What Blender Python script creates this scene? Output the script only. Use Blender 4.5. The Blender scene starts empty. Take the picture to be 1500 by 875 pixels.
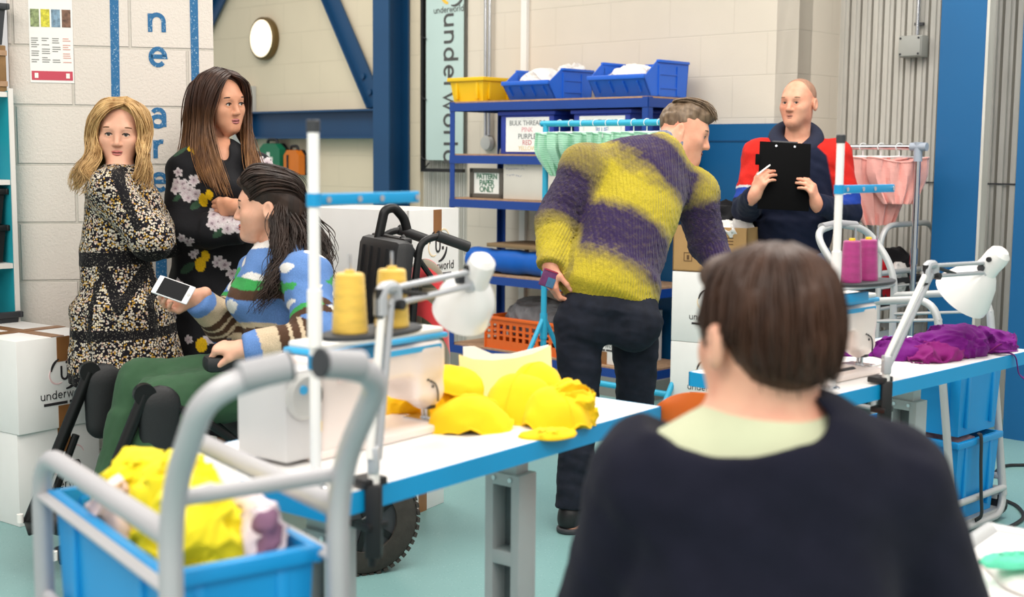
import bpy, bmesh, math, random
import numpy as np
from mathutils import Vector, Matrix, noise as mnoise
COL = bpy.context.scene.collection
PI = math.pi
rnd = random.Random(7)

# ------------------------------------------------------------ camera model (1500 x 875)
FPX, CAMH, PITCH, ROLL = 1900.0, 1.38, math.atan(212/1900.0), math.radians(0.5)
_f = Vector((0, math.cos(PITCH), -math.sin(PITCH)))
_r0 = Vector((1, 0, 0)); _u0 = Vector((0, math.sin(PITCH), math.cos(PITCH)))
_r = _r0*math.cos(ROLL) + _u0*math.sin(ROLL)
_u = -_r0*math.sin(ROLL) + _u0*math.cos(ROLL)
def _ray(px, py): return _f + _r*((px-750)/FPX) + _u*((437.5-py)/FPX)
def P(px, py, Y):
    d = _ray(px, py); t = Y/d.y
    return Vector((d.x*t, Y, CAMH + d.z*t))
def G(px, py, z=0.0):
    d = _ray(px, py); t = (z-CAMH)/d.z
    return Vector((d.x*t, d.y*t, z))
AX = Vector((.725, -.689, 0)).normalized()      # along the back walls, to the right and nearer
BX = Vector((-AX.y, AX.x, 0))                   # away from the camera, to the right
YAW_A = math.atan2(AX.y, AX.x)

# ------------------------------------------------------------ materials
def lin(c):
    c /= 255.0
    return c/12.92 if c <= .04045 else ((c+.055)/1.055)**2.4
def hx(h):
    if not isinstance(h, str): return tuple(h)
    h = h.lstrip('#'); return tuple(lin(int(h[i:i+2], 16)) for i in (0, 2, 4))
_M = {}
class NT:
    def __init__(s, name):
        s.m = bpy.data.materials.new(name); s.m.use_nodes = True
        s.t = s.m.node_tree; s.b = s.t.nodes['Principled BSDF']
    def n(s, typ, **kw):
        o = s.t.nodes.new(typ)
        for k, v in kw.items(): setattr(o, k, v)
        return o
    def l(s, a, b): s.t.links.new(a, b)
    def val(s, sock, v): sock.default_value = v
    def coord(s, kind='Object', scale=(1, 1, 1)):
        tc = s.n('ShaderNodeTexCoord'); mp = s.n('ShaderNodeMapping')
        mp.inputs['Scale'].default_value = scale
        s.l(tc.outputs[kind], mp.inputs['Vector']); return mp.outputs['Vector']
    def noise(s, vec, scale, detail=3, rough=.5, dist=0):
        o = s.n('ShaderNodeTexNoise'); s.l(vec, o.inputs['Vector'])
        o.inputs['Scale'].default_value = scale; o.inputs['Detail'].default_value = detail
        o.inputs['Roughness'].default_value = rough; o.inputs['Distortion'].default_value = dist
        return o.outputs['Fac']
    def ramp(s, fac, stops, interp='LINEAR'):
        o = s.n('ShaderNodeValToRGB'); o.color_ramp.interpolation = interp
        e = o.color_ramp.elements
        while len(e) < len(stops): e.new(.5)
        for i, (p, c) in enumerate(stops):
            e[i].position = p; c = hx(c); e[i].color = (c[0], c[1], c[2], 1)
        s.l(fac, o.inputs['Fac']); return o.outputs['Color']
    def mix(s, fac, a, b, mode='MIX'):
        o = s.n('ShaderNodeMix', data_type='RGBA', blend_type=mode)
        for sock, v in ((o.inputs[0], fac), (o.inputs[6], a), (o.inputs[7], b)):
            if isinstance(v, (int, float)): sock.default_value = v
            elif isinstance(v, (str, tuple)): c = hx(v); sock.default_value = (c[0], c[1], c[2], 1)
            else: s.l(v, sock)
        return o.outputs[2]
    def math(s, op, a, b=None, c=None):
        o = s.n('ShaderNodeMath', operation=op)
        for i, v in enumerate((a, b, c)):
            if v is None: continue
            if isinstance(v, (int, float)): o.inputs[i].default_value = v
            else: s.l(v, o.inputs[i])
        return o.outputs[0]
    def bump(s, h, strength=.3, dist=.01):
        o = s.n('ShaderNodeBump'); o.inputs['Strength'].default_value = strength
        o.inputs['Distance'].default_value = dist; s.l(h, o.inputs['Height'])
        s.l(o.outputs['Normal'], s.b.inputs['Normal'])
    def color(s, c):
        if isinstance(c, (str, tuple)):
            c = hx(c); s.b.inputs['Base Color'].default_value = (c[0], c[1], c[2], 1)
        else: s.l(c, s.b.inputs['Base Color'])
    def set(s, rough=.5, metal=0, sheen=0, coat=0, spec=None, sss=0):
        s.b.inputs['Roughness'].default_value = rough; s.b.inputs['Metallic'].default_value = metal
        s.b.inputs['Sheen Weight'].default_value = sheen; s.b.inputs['Coat Weight'].default_value = coat
        if spec is not None: s.b.inputs['Specular IOR Level'].default_value = spec
        if sss:
            s.b.inputs['Subsurface Weight'].default_value = sss
            s.b.inputs['Subsurface Radius'].default_value = (.01, .004, .002)
        return s
def pm(name, c, rough=.5, metal=0, var=0.08, vscale=6, bump=0, bscale=60, bdist=.004, sheen=0, coat=0, spec=None, sss=0):
    """plain procedural material: colour with a little noise variation and optional bump"""
    if name in _M: return _M[name]
    t = NT(name); t.set(rough, metal, sheen, coat, spec, sss)
    v = t.coord(); c = hx(c)
    if var:
        f = t.noise(v, vscale, 4)
        t.color(t.ramp(f, [(.3, tuple(x*(1-var) for x in c)), (.7, tuple(min(1, x*(1+var)) for x in c))]))
    else: t.color(c)
    if bump: t.bump(t.noise(v, bscale, 4), bump, bdist)
    _M[name] = t.m; return t.m
def emis(name, c, strength):
    t = NT(name); t.set(.4); t.color(c); c = hx(c)
    t.b.inputs['Emission Color'].default_value = (c[0], c[1], c[2], 1)
    t.b.inputs['Emission Strength'].default_value = strength; return t.m
def attr_mat(name, rough=.9, bump=.3, bscale=300, bdist=.002, sheen=.3, rib=None, spec=.2):
    """fabric whose print is stored per vertex in the attribute 'print'"""
    t = NT(name); t.set(rough, 0, sheen, spec=spec)
    a = t.n('ShaderNodeAttribute', attribute_name='print'); v = t.coord()
    f = t.noise(v, bscale, 3)
    t.color(t.mix(.35, a.outputs['Color'], t.mix(1.0, a.outputs['Color'], t.ramp(f, [(.3, '808080'), (.7, 'ffffff')]), 'MULTIPLY')))
    h = f
    if rib:
        ra = t.n('ShaderNodeAttribute', attribute_name='rib')
        s1 = t.math('SINE', t.math('MULTIPLY', ra.outputs['Fac'], 2*PI*rib))
        h = t.math('ADD', t.math('MULTIPLY', s1, .6), f)
    t.bump(h, bump, bdist); return t.m

# ------------------------------------------------------------ mesh builder
def rotz(a): return Matrix.Rotation(a, 3, 'Z')
class MB:
    def __init__(s): s.v = []; s.f = []; s.mi = []; s.cur = 0
    def add(s, vs, fs):
        o = len(s.v); s.v += [Vector(v) for v in vs]
        for f in fs: s.f.append([i+o for i in f]); s.mi.append(s.cur)
        return s
    def mat(s, i): s.cur = i; return s
    def bm(s, b, M=None):
        b.verts.index_update()
        s.add([(M @ v.co if M is not None else v.co.copy()) for v in b.verts], [[v.index for v in f.verts] for f in b.faces]); b.free(); return s
    def box(s, c, size, rot=None, bev=0.0, seg=2, taper=None):
        b = bmesh.new(); bmesh.ops.create_cube(b, size=1)
        for v in b.verts:
            k = 1.0
            if taper is not None and v.co.z < 0: k = taper
            v.co = Vector((v.co.x*size[0]*k, v.co.y*size[1]*k, v.co.z*size[2]))
        if bev: bmesh.ops.bevel(b, geom=list(b.edges), offset=bev, segments=seg, profile=.5, affect='EDGES', clamp_overlap=True)
        c = Vector(c); rot = rot if rot is not None else Matrix.Identity(3)
        for v in b.verts: v.co = rot @ v.co + c
        return s.bm(b)
    def cyl(s, p0, p1, r0, r1=None, n=20, cap=True, bev=0):
        r1 = r0 if r1 is None else r1
        p0 = Vector(p0); p1 = Vector(p1)
        if bev:
            L = (p1-p0).length; d = (p1-p0)/L
            return s.lathe([(0, 0), (r0-bev, 0), (r0, bev), (r1, L-bev), (r1-bev, L), (0, L)], p0, d, n)
        return s.tube([p0, p1], [r0, r1], n, cap)
    def tube(s, pts, r, n=10, cap=True, closed=False, flat=None):
        pts = [Vector(p) for p in pts]; m = len(pts)
        rs = [r]*m if isinstance(r, (int, float)) else list(r)
        T = []
        for i in range(m):
            a = pts[i-1] if (i > 0 or closed) else pts[i]
            b = pts[(i+1) % m] if (i < m-1 or closed) else pts[i]
            d = b-a; T.append(d.normalized() if d.length > 1e-9 else Vector((0, 0, 1)))
        up = Vector((0, 0, 1)) if abs(T[0].z) < .9 else Vector((1, 0, 0))
        N = (up - T[0]*up.dot(T[0])).normalized()
        vs = []
        for i in range(m):
            N = N - T[i]*N.dot(T[i]); N = N.normalized() if N.length > 1e-6 else T[i].orthogonal().normalized()
            B = T[i].cross(N)
            for k in range(n):
                a = 2*PI*k/n
                ca, sa = math.cos(a), math.sin(a)
                if flat: ca *= flat[0]; sa *= flat[1]
                vs.append(pts[i] + (N*ca + B*sa)*rs[i])
        fs = []
        for i in range(m if closed else m-1):
            j = (i+1) % m
            for k in range(n):
                k2 = (k+1) % n
                fs.append([i*n+k, i*n+k2, j*n+k2, j*n+k])
        if cap and not closed:
            fs.append(list(range(n-1, -1, -1))); fs.append([(m-1)*n+k for k in range(n)])
        return s.add(vs, fs)
    def lathe(s, prof, origin=(0, 0, 0), axis=(0, 0, 1), n=32, squash=(1, 1)):
        origin = Vector(origin); axis = Vector(axis).normalized()
        x = axis.orthogonal().normalized() if abs(axis.z) < .999 else Vector((1, 0, 0)); y = axis.cross(x)
        vs = []; rows = []
        for (r, h) in prof:
            if r < 1e-6: rows.append([len(vs)]); vs.append(origin+axis*h)
            else:
                rows.append(list(range(len(vs), len(vs)+n)))
                for k in range(n):
                    a = 2*PI*k/n; vs.append(origin + axis*h + x*(r*math.cos(a)*squash[0]) + y*(r*math.sin(a)*squash[1]))
        fs = []
        for a, b in zip(rows[:-1], rows[1:]):
            for k in range(n):
                k2 = (k+1) % n
                if len(a) == 1 and len(b) == 1: continue
                if len(a) == 1: fs.append([a[0], b[k2], b[k]])
                elif len(b) == 1: fs.append([a[k], a[k2], b[0]])
                else: fs.append([a[k], a[k2], b[k2], b[k]])
        return s.add(vs, fs)
    def prism(s, poly, origin, ux, uy, depth, hole=False):
        """polygon (list of 2d) in the plane origin+ux*a+uy*b extruded by depth along ux x uy"""
        origin = Vector(origin); ux = Vector(ux); uy = Vector(uy); nz = ux.cross(uy).normalized()*depth
        n = len(poly)
        vs = [origin+ux*a+uy*b for a, b in poly] + [origin+ux*a+uy*b+nz for a, b in poly]
        fs = [list(range(n-1, -1, -1)), list(range(n, 2*n))] + [[i, (i+1) % n, n+(i+1) % n, n+i] for i in range(n)]
        return s.add(vs, fs)
    def sphere(s, c, r, n=20, sc=(1, 1, 1)):
        b = bmesh.new(); bmesh.ops.create_uvsphere(b, u_segments=n, v_segments=n//2+2, radius=1)
        c = Vector(c)
        for v in b.verts: v.co = Vector((v.co.x*r*sc[0], v.co.y*r*sc[1], v.co.z*r*sc[2])) + c
        return s.bm(b)
    def text(s, string, origin, ux, uy, size, extrude=.0015, align='CENTER', bold=0.0, spacing=1.0):
        vs, fs = text_mesh(string, size, extrude, align, bold, spacing)
        origin = Vector(origin); ux = Vector(ux).normalized(); uy = Vector(uy).normalized(); nz = ux.cross(uy)
        return s.add([origin+ux*v[0]+uy*v[1]+nz*v[2] for v in vs], fs)
    def build(s, name, mat, parent=None, world=False, smooth=35, **props):
        me = bpy.data.meshes.new(name)
        vs = s.v
        if world and parent is not None:
            Mi = (world_matrix(parent)).inverted(); vs = [Mi @ v for v in vs]
        me.from_pydata([tuple(v) for v in vs], [], s.f)
        bm_ = bmesh.new(); bm_.from_mesh(me)
        bmesh.ops.recalc_face_normals(bm_, faces=bm_.faces); bm_.to_mesh(me); bm_.free()
        mats = mat if isinstance(mat, (list, tuple)) else [mat]
        for m in mats: me.materials.append(m)
        if len(mats) > 1: me.polygons.foreach_set('material_index', s.mi)
        if smooth:
            me.polygons.foreach_set('use_smooth', [True]*len(me.polygons))
            me.set_sharp_from_angle(angle=math.radians(smooth))
        return link(name, me, parent, **props)
_TC = {}
def text_mesh(string, size, extrude, align, bold, spacing):
    key = (string, size, extrude, align, bold, spacing)
    if key not in _TC:
        cu = bpy.data.curves.new('txt', 'FONT'); cu.body = string; cu.size = size; cu.extrude = extrude
        cu.align_x = align; cu.align_y = 'CENTER'; cu.offset = bold; cu.resolution_u = 4; cu.space_character = spacing
        ob = bpy.data.objects.new('txt', cu); COL.objects.link(ob)
        bpy.context.view_layer.update()
        me = bpy.data.meshes.new_from_object(ob.evaluated_get(bpy.context.evaluated_depsgraph_get()))
        _TC[key] = ([tuple(v.co) for v in me.vertices], [list(p.vertices) for p in me.polygons])
        bpy.data.objects.remove(ob); bpy.data.curves.remove(cu); bpy.data.meshes.remove(me)
    return _TC[key]
def world_matrix(o):
    m = Matrix.LocRotScale(o.location, o.rotation_euler, o.scale)
    while o.parent: o = o.parent; m = Matrix.LocRotScale(o.location, o.rotation_euler, o.scale) @ m
    return m
def link(name, data, parent=None, **props):
    o = bpy.data.objects.new(name, data); COL.objects.link(o)
    if parent is not None: o.parent = parent
    for k, v in props.items(): o[k] = v
    return o
def thing(name, label, cat, loc=(0, 0, 0), yaw=0.0, group=None):
    o = link(name, None); o.empty_display_size = .05
    o.location = loc; o.rotation_euler = (0, 0, yaw)
    o['label'] = label; o['category'] = cat
    if group: o['group'] = group
    return o
def tag(o, label, cat, group=None):
    o['label'] = label; o['category'] = cat
    if group: o['group'] = group
    return o
def struct(o, label=None, cat=None):
    o['kind'] = 'structure'
    if label: o['label'] = label
    if cat: o['category'] = cat
    return o
def copy_tree(o, parent=None, **props):
    c = o.copy(); COL.objects.link(c)
    if parent is not None: c.parent = parent
    for k, v in props.items(): c[k] = v
    for ch in list(o.children): copy_tree(ch, c)
    return c
def arc(c, r, a0, a1, n, ux, uy):
    c = Vector(c); ux = Vector(ux); uy = Vector(uy)
    return [c+ux*(r*math.cos(a0+(a1-a0)*i/n))+uy*(r*math.sin(a0+(a1-a0)*i/n)) for i in range(n+1)]
def rounded(pts, r, n=6):
    """polyline with rounded corners"""
    pts = [Vector(p) for p in pts]; out = [pts[0]]
    for i in range(1, len(pts)-1):
        p = pts[i]; a = (pts[i-1]-p); b = (pts[i+1]-p)
        rr = min(r, a.length*.48, b.length*.48); a = p+a.normalized()*rr; b = p+b.normalized()*rr
        for k in range(n+1):
            t = k/n; out.append(a*(1-t)**2+p*2*t*(1-t)+b*t*t)
    out.append(pts[-1]); return out
def smooth_path(pts, n=6):
    """Catmull-Rom through the points"""
    pts = [Vector(p) for p in pts]; q = [pts[0]*2-pts[1]]+pts+[pts[-1]*2-pts[-2]]; out = []
    for i in range(1, len(q)-2):
        for k in range(n):
            t = k/n; a, b, c, d = q[i-1], q[i], q[i+1], q[i+2]
            out.append(.5*((2*b)+(c-a)*t+(2*a-5*b+4*c-d)*t*t+(3*b-a-3*c+d)*t**3))
    out.append(pts[-1]); return out

# ------------------------------------------------------------ implicit surfaces -> one continuous mesh
def V3(v): return np.array(tuple(v), dtype=np.float64)
class SDF:
    def __init__(s): s.p = []; s.disp = None; s.maxdisp = 0
    def _add(s, fn, c, r, k, op): s.p.append((fn, V3(c), r, k, op)); return s
    def cone(s, a, b, ra, rb=None, k=.02, op='add'):
        """capsule that tapers"""
        a = V3(a); b = V3(b); rb = ra if rb is None else rb
        ba = b-a; l2 = float(ba@ba)+1e-12
        def fn(p):
            pa = p-a; t = np.clip(pa@ba/l2, 0, 1)
            return np.sqrt(((pa-t[:, None]*ba)**2).sum(1)) - (ra+(rb-ra)*t)
        return s._add(fn, (a+b)/2, math.sqrt(l2)/2+max(ra, rb), k, op)
    def econe(s, a, b, ra, rb, lat, dr, dr2=None, k=.03, op='add'):
        """tapered capsule of elliptic section: radius along lat, depth ratio dr"""
        a = V3(a); b = V3(b); ba = b-a; L = float(np.linalg.norm(ba))+1e-9; z = ba/L
        x = V3(lat); x = x - z*(x@z); x /= np.linalg.norm(x); y = np.cross(z, x)
        dr2 = dr if dr2 is None else dr2
        def fn(p):
            pa = p-a; t = np.clip(pa@z/L, 0, 1); q = dr+(dr2-dr)*t
            zz = pa@z - t*L
            r = ra+(rb-ra)*t
            # gradient-corrected ellipse distance
            px_, py_ = pa@x, (pa@y)
            k0 = np.sqrt((px_/r)**2+(py_/(r*q))**2+(zz/r)**2)+1e-9
            k1 = np.sqrt((px_/r**2)**2+(py_/(r*q)**2)**2+(zz/r**2)**2)+1e-9
            return k0*(k0-1)/k1
        return s._add(fn, (a+b)/2, L/2+max(ra, rb)*max(1, dr, dr2), k, op)
    def ccone(s, a, b, ra, rb, k=.015, op='add', rnd=.003, lat=None, dr=1.0):
        """cone with flat ends (cuffs, hems); optional elliptic section"""
        a = V3(a); b = V3(b); ba = b-a; L = float(np.linalg.norm(ba)); z = ba/L
        if lat is None: lat = (1, 0, 0) if abs(z[0]) < .8 else (0, 1, 0)
        x = V3(lat); x = x - z*(x@z); x /= np.linalg.norm(x); y = np.cross(z, x)
        def fn(p):
            pa = p-a; h = pa@z
            q = np.sqrt((pa@x)**2+(pa@y/dr)**2)
            t = np.clip(h/L, 0, 1); dq = (q-(ra+(rb-ra)*t))*min(1, dr)+rnd; dh = np.maximum(-h, h-L)+rnd
            return np.minimum(np.maximum(dq, dh), 0)+np.sqrt(np.maximum(dq, 0)**2+np.maximum(dh, 0)**2)-rnd
        return s._add(fn, (a+b)/2, L/2+max(ra, rb)*max(1, dr), k, op)
    def ell(s, c, r, R=None, k=.02, op='add'):
        c = V3(c); r = np.array(r, dtype=float); R = None if R is None else np.array(R)
        def fn(p):
            q = p-c
            if R is not None: q = q@R       # R columns are the local axes
            k0 = np.sqrt(((q/r)**2).sum(1))+1e-9; k1 = np.sqrt(((q/r**2)**2).sum(1))+1e-9
            return k0*(k0-1)/k1
        return s._add(fn, c, float(r.max()), k, op)
    def box(s, c, half, R=None, r=.005, k=.01, op='add'):
        c = V3(c); half = np.array(half, dtype=float)-r; R = None if R is None else np.array(R)
        def fn(p):
            q = p-c
            if R is not None: q = q@R
            q = np.abs(q)-half
            return np.sqrt((np.maximum(q, 0)**2).sum(1))+np.minimum(q.max(1), 0)-r
        return s._add(fn, c, float(np.linalg.norm(half))+r, k, op)
    def ext(s, o): s.p += o.p; return s
    def eval(s, p, prims=None):
        d = np.full(len(p), 9.0)
        for fn, c, r, k, op in (s.p if prims is None else prims):
            e = fn(p)
            if op == 'add':
                if k > 0:
                    h = np.maximum(k-np.abs(d-e), 0)/k; d = np.minimum(d, e)-h*h*k*.25
                else: d = np.minimum(d, e)
            elif op == 'sub':
                e = -e
                if k > 0:
                    h = np.maximum(k-np.abs(d-e), 0)/k; d = np.maximum(d, e)+h*h*k*.25
                else: d = np.maximum(d, e)
            elif op == 'and': d = np.maximum(d, e)
        if s.disp is not None: d = d+s.disp(p)
        return d
    def mesh(s, h=.006, nb=8):
        lo = np.min([c-r for _, c, r, _, op in s.p if op == 'add'], 0)-.03
        hi = np.max([c+r for _, c, r, _, op in s.p if op == 'add'], 0)+.03
        B = h*nb; hd = B*math.sqrt(3)/2
        nbk = np.ceil((hi-lo)/B).astype(int)
        gi = np.stack(np.meshgrid(*[np.arange(n) for n in nbk], indexing='ij'), -1).reshape(-1, 3)
        cen = lo+(gi+.5)*B
        D = [fn(cen) for fn, *_ in s.p]
        d = s.eval(cen)
        act = np.where(np.abs(d) < hd*1.6+s.maxdisp+.01)[0]
        ax = np.arange(nb+1)
        loc = np.stack(np.meshgrid(ax, ax, ax, indexing='ij'), -1).reshape(-1, 3)
        corners = np.array([[0, 0, 0], [1, 0, 0], [0, 1, 0], [1, 1, 0], [0, 0, 1], [1, 0, 1], [0, 1, 1], [1, 1, 1]])
        edges = [(0, 1), (2, 3), (4, 5), (6, 7), (0, 2), (1, 3), (4, 6), (5, 7), (0, 4), (1, 5), (2, 6), (3, 7)]
        KI = []; KP = []; KS = []
        for bi in act:
            pr = [q for q, dd in zip(s.p, D) if dd[bi] < hd*2.4+q[3]+s.maxdisp+.01]
            if not any(q[4] == 'add' for q in pr): continue
            pts = lo+(gi[bi]*nb+loc)*h
            v = s.eval(pts, pr).reshape(nb+1, nb+1, nb+1)
            if v.min() > 0 or v.max() < 0: continue
            cv = np.stack([v[c[0]:c[0]+nb, c[1]:c[1]+nb, c[2]:c[2]+nb].reshape(-1) for c in corners], 1)
            neg = cv < 0; m = neg.any(1) & ~neg.all(1)
            if not m.any(): continue
            cv = cv[m]; neg = neg[m]
            ci = np.stack(np.unravel_index(np.where(m)[0], (nb, nb, nb)), 1)
            acc = np.zeros((len(cv), 3)); cnt = np.zeros(len(cv))
            for a, b in edges:
                x = neg[:, a] != neg[:, b]
                t = cv[:, a]/(cv[:, a]-cv[:, b]+1e-15)
                pt = corners[a]+t[:, None]*(corners[b]-corners[a])
                acc[x] += pt[x]; cnt[x] += 1
            KI.append(gi[bi]*nb+ci); KP.append(lo+(gi[bi]*nb+ci+acc/cnt[:, None])*h); KS.append(neg[:, [0, 1, 2, 4]])
        KI = np.concatenate(KI); KP = np.concatenate(KP); KS = np.concatenate(KS)
        dims = nbk*nb+2
        key = (KI[:, 0]*dims[1]+KI[:, 1])*dims[2]+KI[:, 2]
        o = np.argsort(key); key = key[o]; KI = KI[o]; KP = KP[o]; KS = KS[o]
        F = []
        st = [dims[1]*dims[2], dims[2], 1]
        for ax_ in range(3):
            u, w = (ax_+1) % 3, (ax_+2) % 3
            m = np.where(KS[:, 0] != KS[:, ax_+1])[0]
            q = [key[m], key[m]-st[u], key[m]-st[u]-st[w], key[m]-st[w]]
            idx = []; ok = np.ones(len(m), bool)
            for kk in q:
                j = np.clip(np.searchsorted(key, kk), 0, len(key)-1); ok &= key[j] == kk; idx.append(j)
            idx = np.stack(idx, 1)[ok]; flip = ~KS[m, 0][ok]
            idx[flip] = idx[flip][:, ::-1]
            F.append(idx)
        return KP, np.concatenate(F)
def np_obj(name, verts, faces, mat, parent=None, world=True, attrs=None, smooth=True, relax=0, **props):
    """mesh object from arrays; world coordinates are moved into the parent's frame"""
    verts = np.asarray(verts)
    if relax:
        n = len(verts)
        e = np.concatenate([faces[:, [i, (i+1) % 4]] for i in range(4)])
        for _ in range(relax):
            acc = np.zeros_like(verts); cnt = np.zeros(n)
            np.add.at(acc, e[:, 0], verts[e[:, 1]]); np.add.at(cnt, e[:, 0], 1)
            np.add.at(acc, e[:, 1], verts[e[:, 0]]); np.add.at(cnt, e[:, 1], 1)
            verts = verts*.5+acc/np.maximum(cnt, 1)[:, None]*.5
    wv = verts
    if world and parent is not None:
        Mi = np.array(world_matrix(parent).inverted()); verts = verts@Mi[:3, :3].T+Mi[:3, 3]
    me = bpy.data.meshes.new(name)
    me.vertices.add(len(verts)); me.vertices.foreach_set('co', verts.astype(np.float32).ravel())
    nf, k = faces.shape
    me.loops.add(nf*k); me.loops.foreach_set('vertex_index', faces.astype(np.int32).ravel())
    me.polygons.add(nf); me.polygons.foreach_set('loop_start', np.arange(0, nf*k, k, dtype=np.int32))
    me.update(calc_edges=True); me.validate()
    if smooth: me.polygons.foreach_set('use_smooth', [True]*len(me.polygons))
    for m in (mat if isinstance(mat, (list, tuple)) else [mat]): me.materials.append(m)
    if attrs:
        for nm, a in attrs.items():
            if callable(a): a = a(wv)
            if a.ndim == 2:
                at = me.attributes.new(nm, 'FLOAT_COLOR', 'POINT')
                at.data.foreach_set('color', np.concatenate([a, np.ones((len(a), 1))], 1).astype(np.float32).ravel())
            else:
                at = me.attributes.new(nm, 'FLOAT', 'POINT'); at.data.foreach_set('value', a.astype(np.float32))
    return link(name, me, parent, **props)
def sdf_obj(name, S, mat, parent, h=.006, attrs=None, relax=1, **props):
    v, f = S.mesh(h)
    return np_obj(name, v, f, mat, parent, True, attrs, True, relax, **props)
def strands(name, paths, radii, mat, parent, sides=4, **props):
    """many tapered hair locks in one mesh"""
    mb = MB()
    for p, r in zip(paths, radii):
        n = len(p); rs = [r*(1-.75*(i/(n-1))**2.2)*(.55+.45*min(1, i/2)) for i in range(n)]
        mb.tube(p, rs, sides)
    return mb.build(name, mat, parent, world=True, smooth=180, **props)
def vnoise(p, s, seed=0):
    """cheap smooth pseudo noise on arrays, about -1..1"""
    q = p*s+seed*7.31
    x, y, z = q[:, 0], q[:, 1], q[:, 2]
    return (np.sin(x+1.7*np.sin(y*1.3+z*.7))+np.sin(y*1.1+1.9*np.sin(z*1.2+x*.6)+1.3)+np.sin(z*.9+1.6*np.sin(x*1.1-y*.8)+2.1))/3
# ------------------------------------------------------------ room shell
def block_wall_mat(name, c, course, zoff, mortar, bump, var=.05, mort_c=None, width=.45, grain=.5, xoff=.1):
    t = NT(name); t.set(.75, spec=.25)
    tc = t.n('ShaderNodeTexCoord'); sp = t.n('ShaderNodeSeparateXYZ'); t.l(tc.outputs['Object'], sp.inputs[0])
    cb = t.n('ShaderNodeCombineXYZ')
    t.l(t.math('ADD', sp.outputs['X'], xoff+20*width), cb.inputs[0]); t.l(t.math('ADD', sp.outputs['Z'], 40*course-zoff), cb.inputs[1])
    br = t.n('ShaderNodeTexBrick'); t.l(cb.outputs[0], br.inputs['Vector'])
    br.inputs['Scale'].default_value = 1; br.inputs['Brick Width'].default_value = width
    br.inputs['Row Height'].default_value = course; br.inputs['Mortar Size'].default_value = mortar
    br.inputs['Mortar Smooth'].default_value = .5
    n1 = t.noise(tc.outputs['Object'], 2.2, 4); n2 = t.noise(tc.outputs['Object'], 90, 6, .65)
    c0 = hx(c); base = t.ramp(n1, [(.3, tuple(x*(1-var) for x in c0)), (.7, tuple(min(1, x*(1+var)) for x in c0))])
    mc = hx(mort_c) if mort_c else tuple(x*.93 for x in c0)
    t.color(t.mix(br.outputs['Fac'], base, mc))
    h = t.math('ADD', t.math('MULTIPLY', br.outputs['Fac'], -1.0), t.math('MULTIPLY', n2, grain))
    t.bump(h, bump, .006); return t.m
M_wall = block_wall_mat('painted_block_beige', 'd9cfc0', .237, 1.83, .004, .35, .03, grain=.35)
M_wall_l = block_wall_mat('painted_block_beige_shade_side', 'dccfb6', .237, 1.83, .004, .35, .03, grain=.35)
M_pill = block_wall_mat('painted_block_white', 'e6dcd2', .237, 1.557, .007, .75, .03, grain=.8, xoff=-.02, mort_c='d3cbc0')
def floor_mat():
    t = NT('speckled_vinyl_floor'); t.set(.32, spec=.45); v = t.coord()
    sp = t.n('ShaderNodeTexVoronoi'); t.l(v, sp.inputs['Vector']); sp.inputs['Scale'].default_value = 95
    speck = t.ramp(sp.outputs['Distance'], [(.12, 'ffffff'), (.22, '000000')])
    pick = t.ramp(t.noise(v, 60, 2), [(.52, '000000'), (.6, 'ffffff')])
    big = t.ramp(t.noise(v, 1.3, 4), [(.3, '77a09f'), (.7, '80a8a6')])
    c = t.mix(t.math('MULTIPLY', speck, pick), big, '4f777b')
    sp2 = t.n('ShaderNodeTexVoronoi'); t.l(v, sp2.inputs['Vector']); sp2.inputs['Scale'].default_value = 61
    c = t.mix(t.ramp(sp2.outputs['Distance'], [(.1, '909090'), (.18, '000000')]), c, 'c4dedc')
    t.color(c); t.bump(t.noise(v, 140, 3), .08, .002); return t.m
M_floor = floor_mat()
def metal_sheet_mat():
    t = NT('galvanised_sheet'); t.set(.55, .05, spec=.4); v = t.coord('Object', (1, 1, .12))
    t.color(t.ramp(t.noise(v, 30, 5), [(.25, 'bdbab2'), (.75, 'd0cdc5')])); t.bump(t.noise(t.coord(), 40, 3), .1, .002); return t.m
M_sheet = metal_sheet_mat()
M_steel = pm('dark_blue_steel_paint', '0a4069', .45, 0, .06, 3, .05, 60)
M_panel = pm('blue_painted_board', '00588c', .5, 0, .04, 2, .04, 80)
M_blue_rack = pm('royal_blue_powder_coat', '123f8f', .42, 0, .05, 4)
M_chip = pm('raw_chipboard', 'b08d6e', .8, 0, .15, 40, .1, 200)
M_white = pm('white_paint', 'ebe9e4', .5, 0, .02, 4)
M_black = pm('black_plastic', '141416', .5, 0, .1, 10)
M_dgrey = pm('dark_grey_plastic', '34363a', .55, 0, .08, 10)
M_grey = pm('kerb_grey', '84847e', .8, 0, .08, 5, .15, 60)
M_lgrey = pm('light_grey_plastic', 'bdbdba', .5, 0, .03, 5)
M_chrome = pm('chrome', 'c9ccd0', .18, 1, .03, 5)
M_bluepaint = NT('flaky_blue_paint'); M_bluepaint.set(.6)
_v = M_bluepaint.coord(); M_bluepaint.color(M_bluepaint.ramp(M_bluepaint.noise(_v, 110, 5, .7), [(.34, 'a9c4d6'), (.44, '1f699c')])); M_bluepaint = M_bluepaint.m

def RP(px, py, o, n):
    """pixel ray onto the plane through o with normal n"""
    d = _ray(px, py); o = Vector(o); n = Vector(n); c = Vector((0, 0, CAMH))
    t = (o-c).dot(n)/d.dot(n); return c+d*t
def frame_empty(name, loc, yaw): pass

# floor
b = MB(); b.box((0, 5.5, -.03), (17, 17, .06)); struct(b.build('floor', M_floor, smooth=0), 'speckled pale teal vinyl floor')

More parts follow.
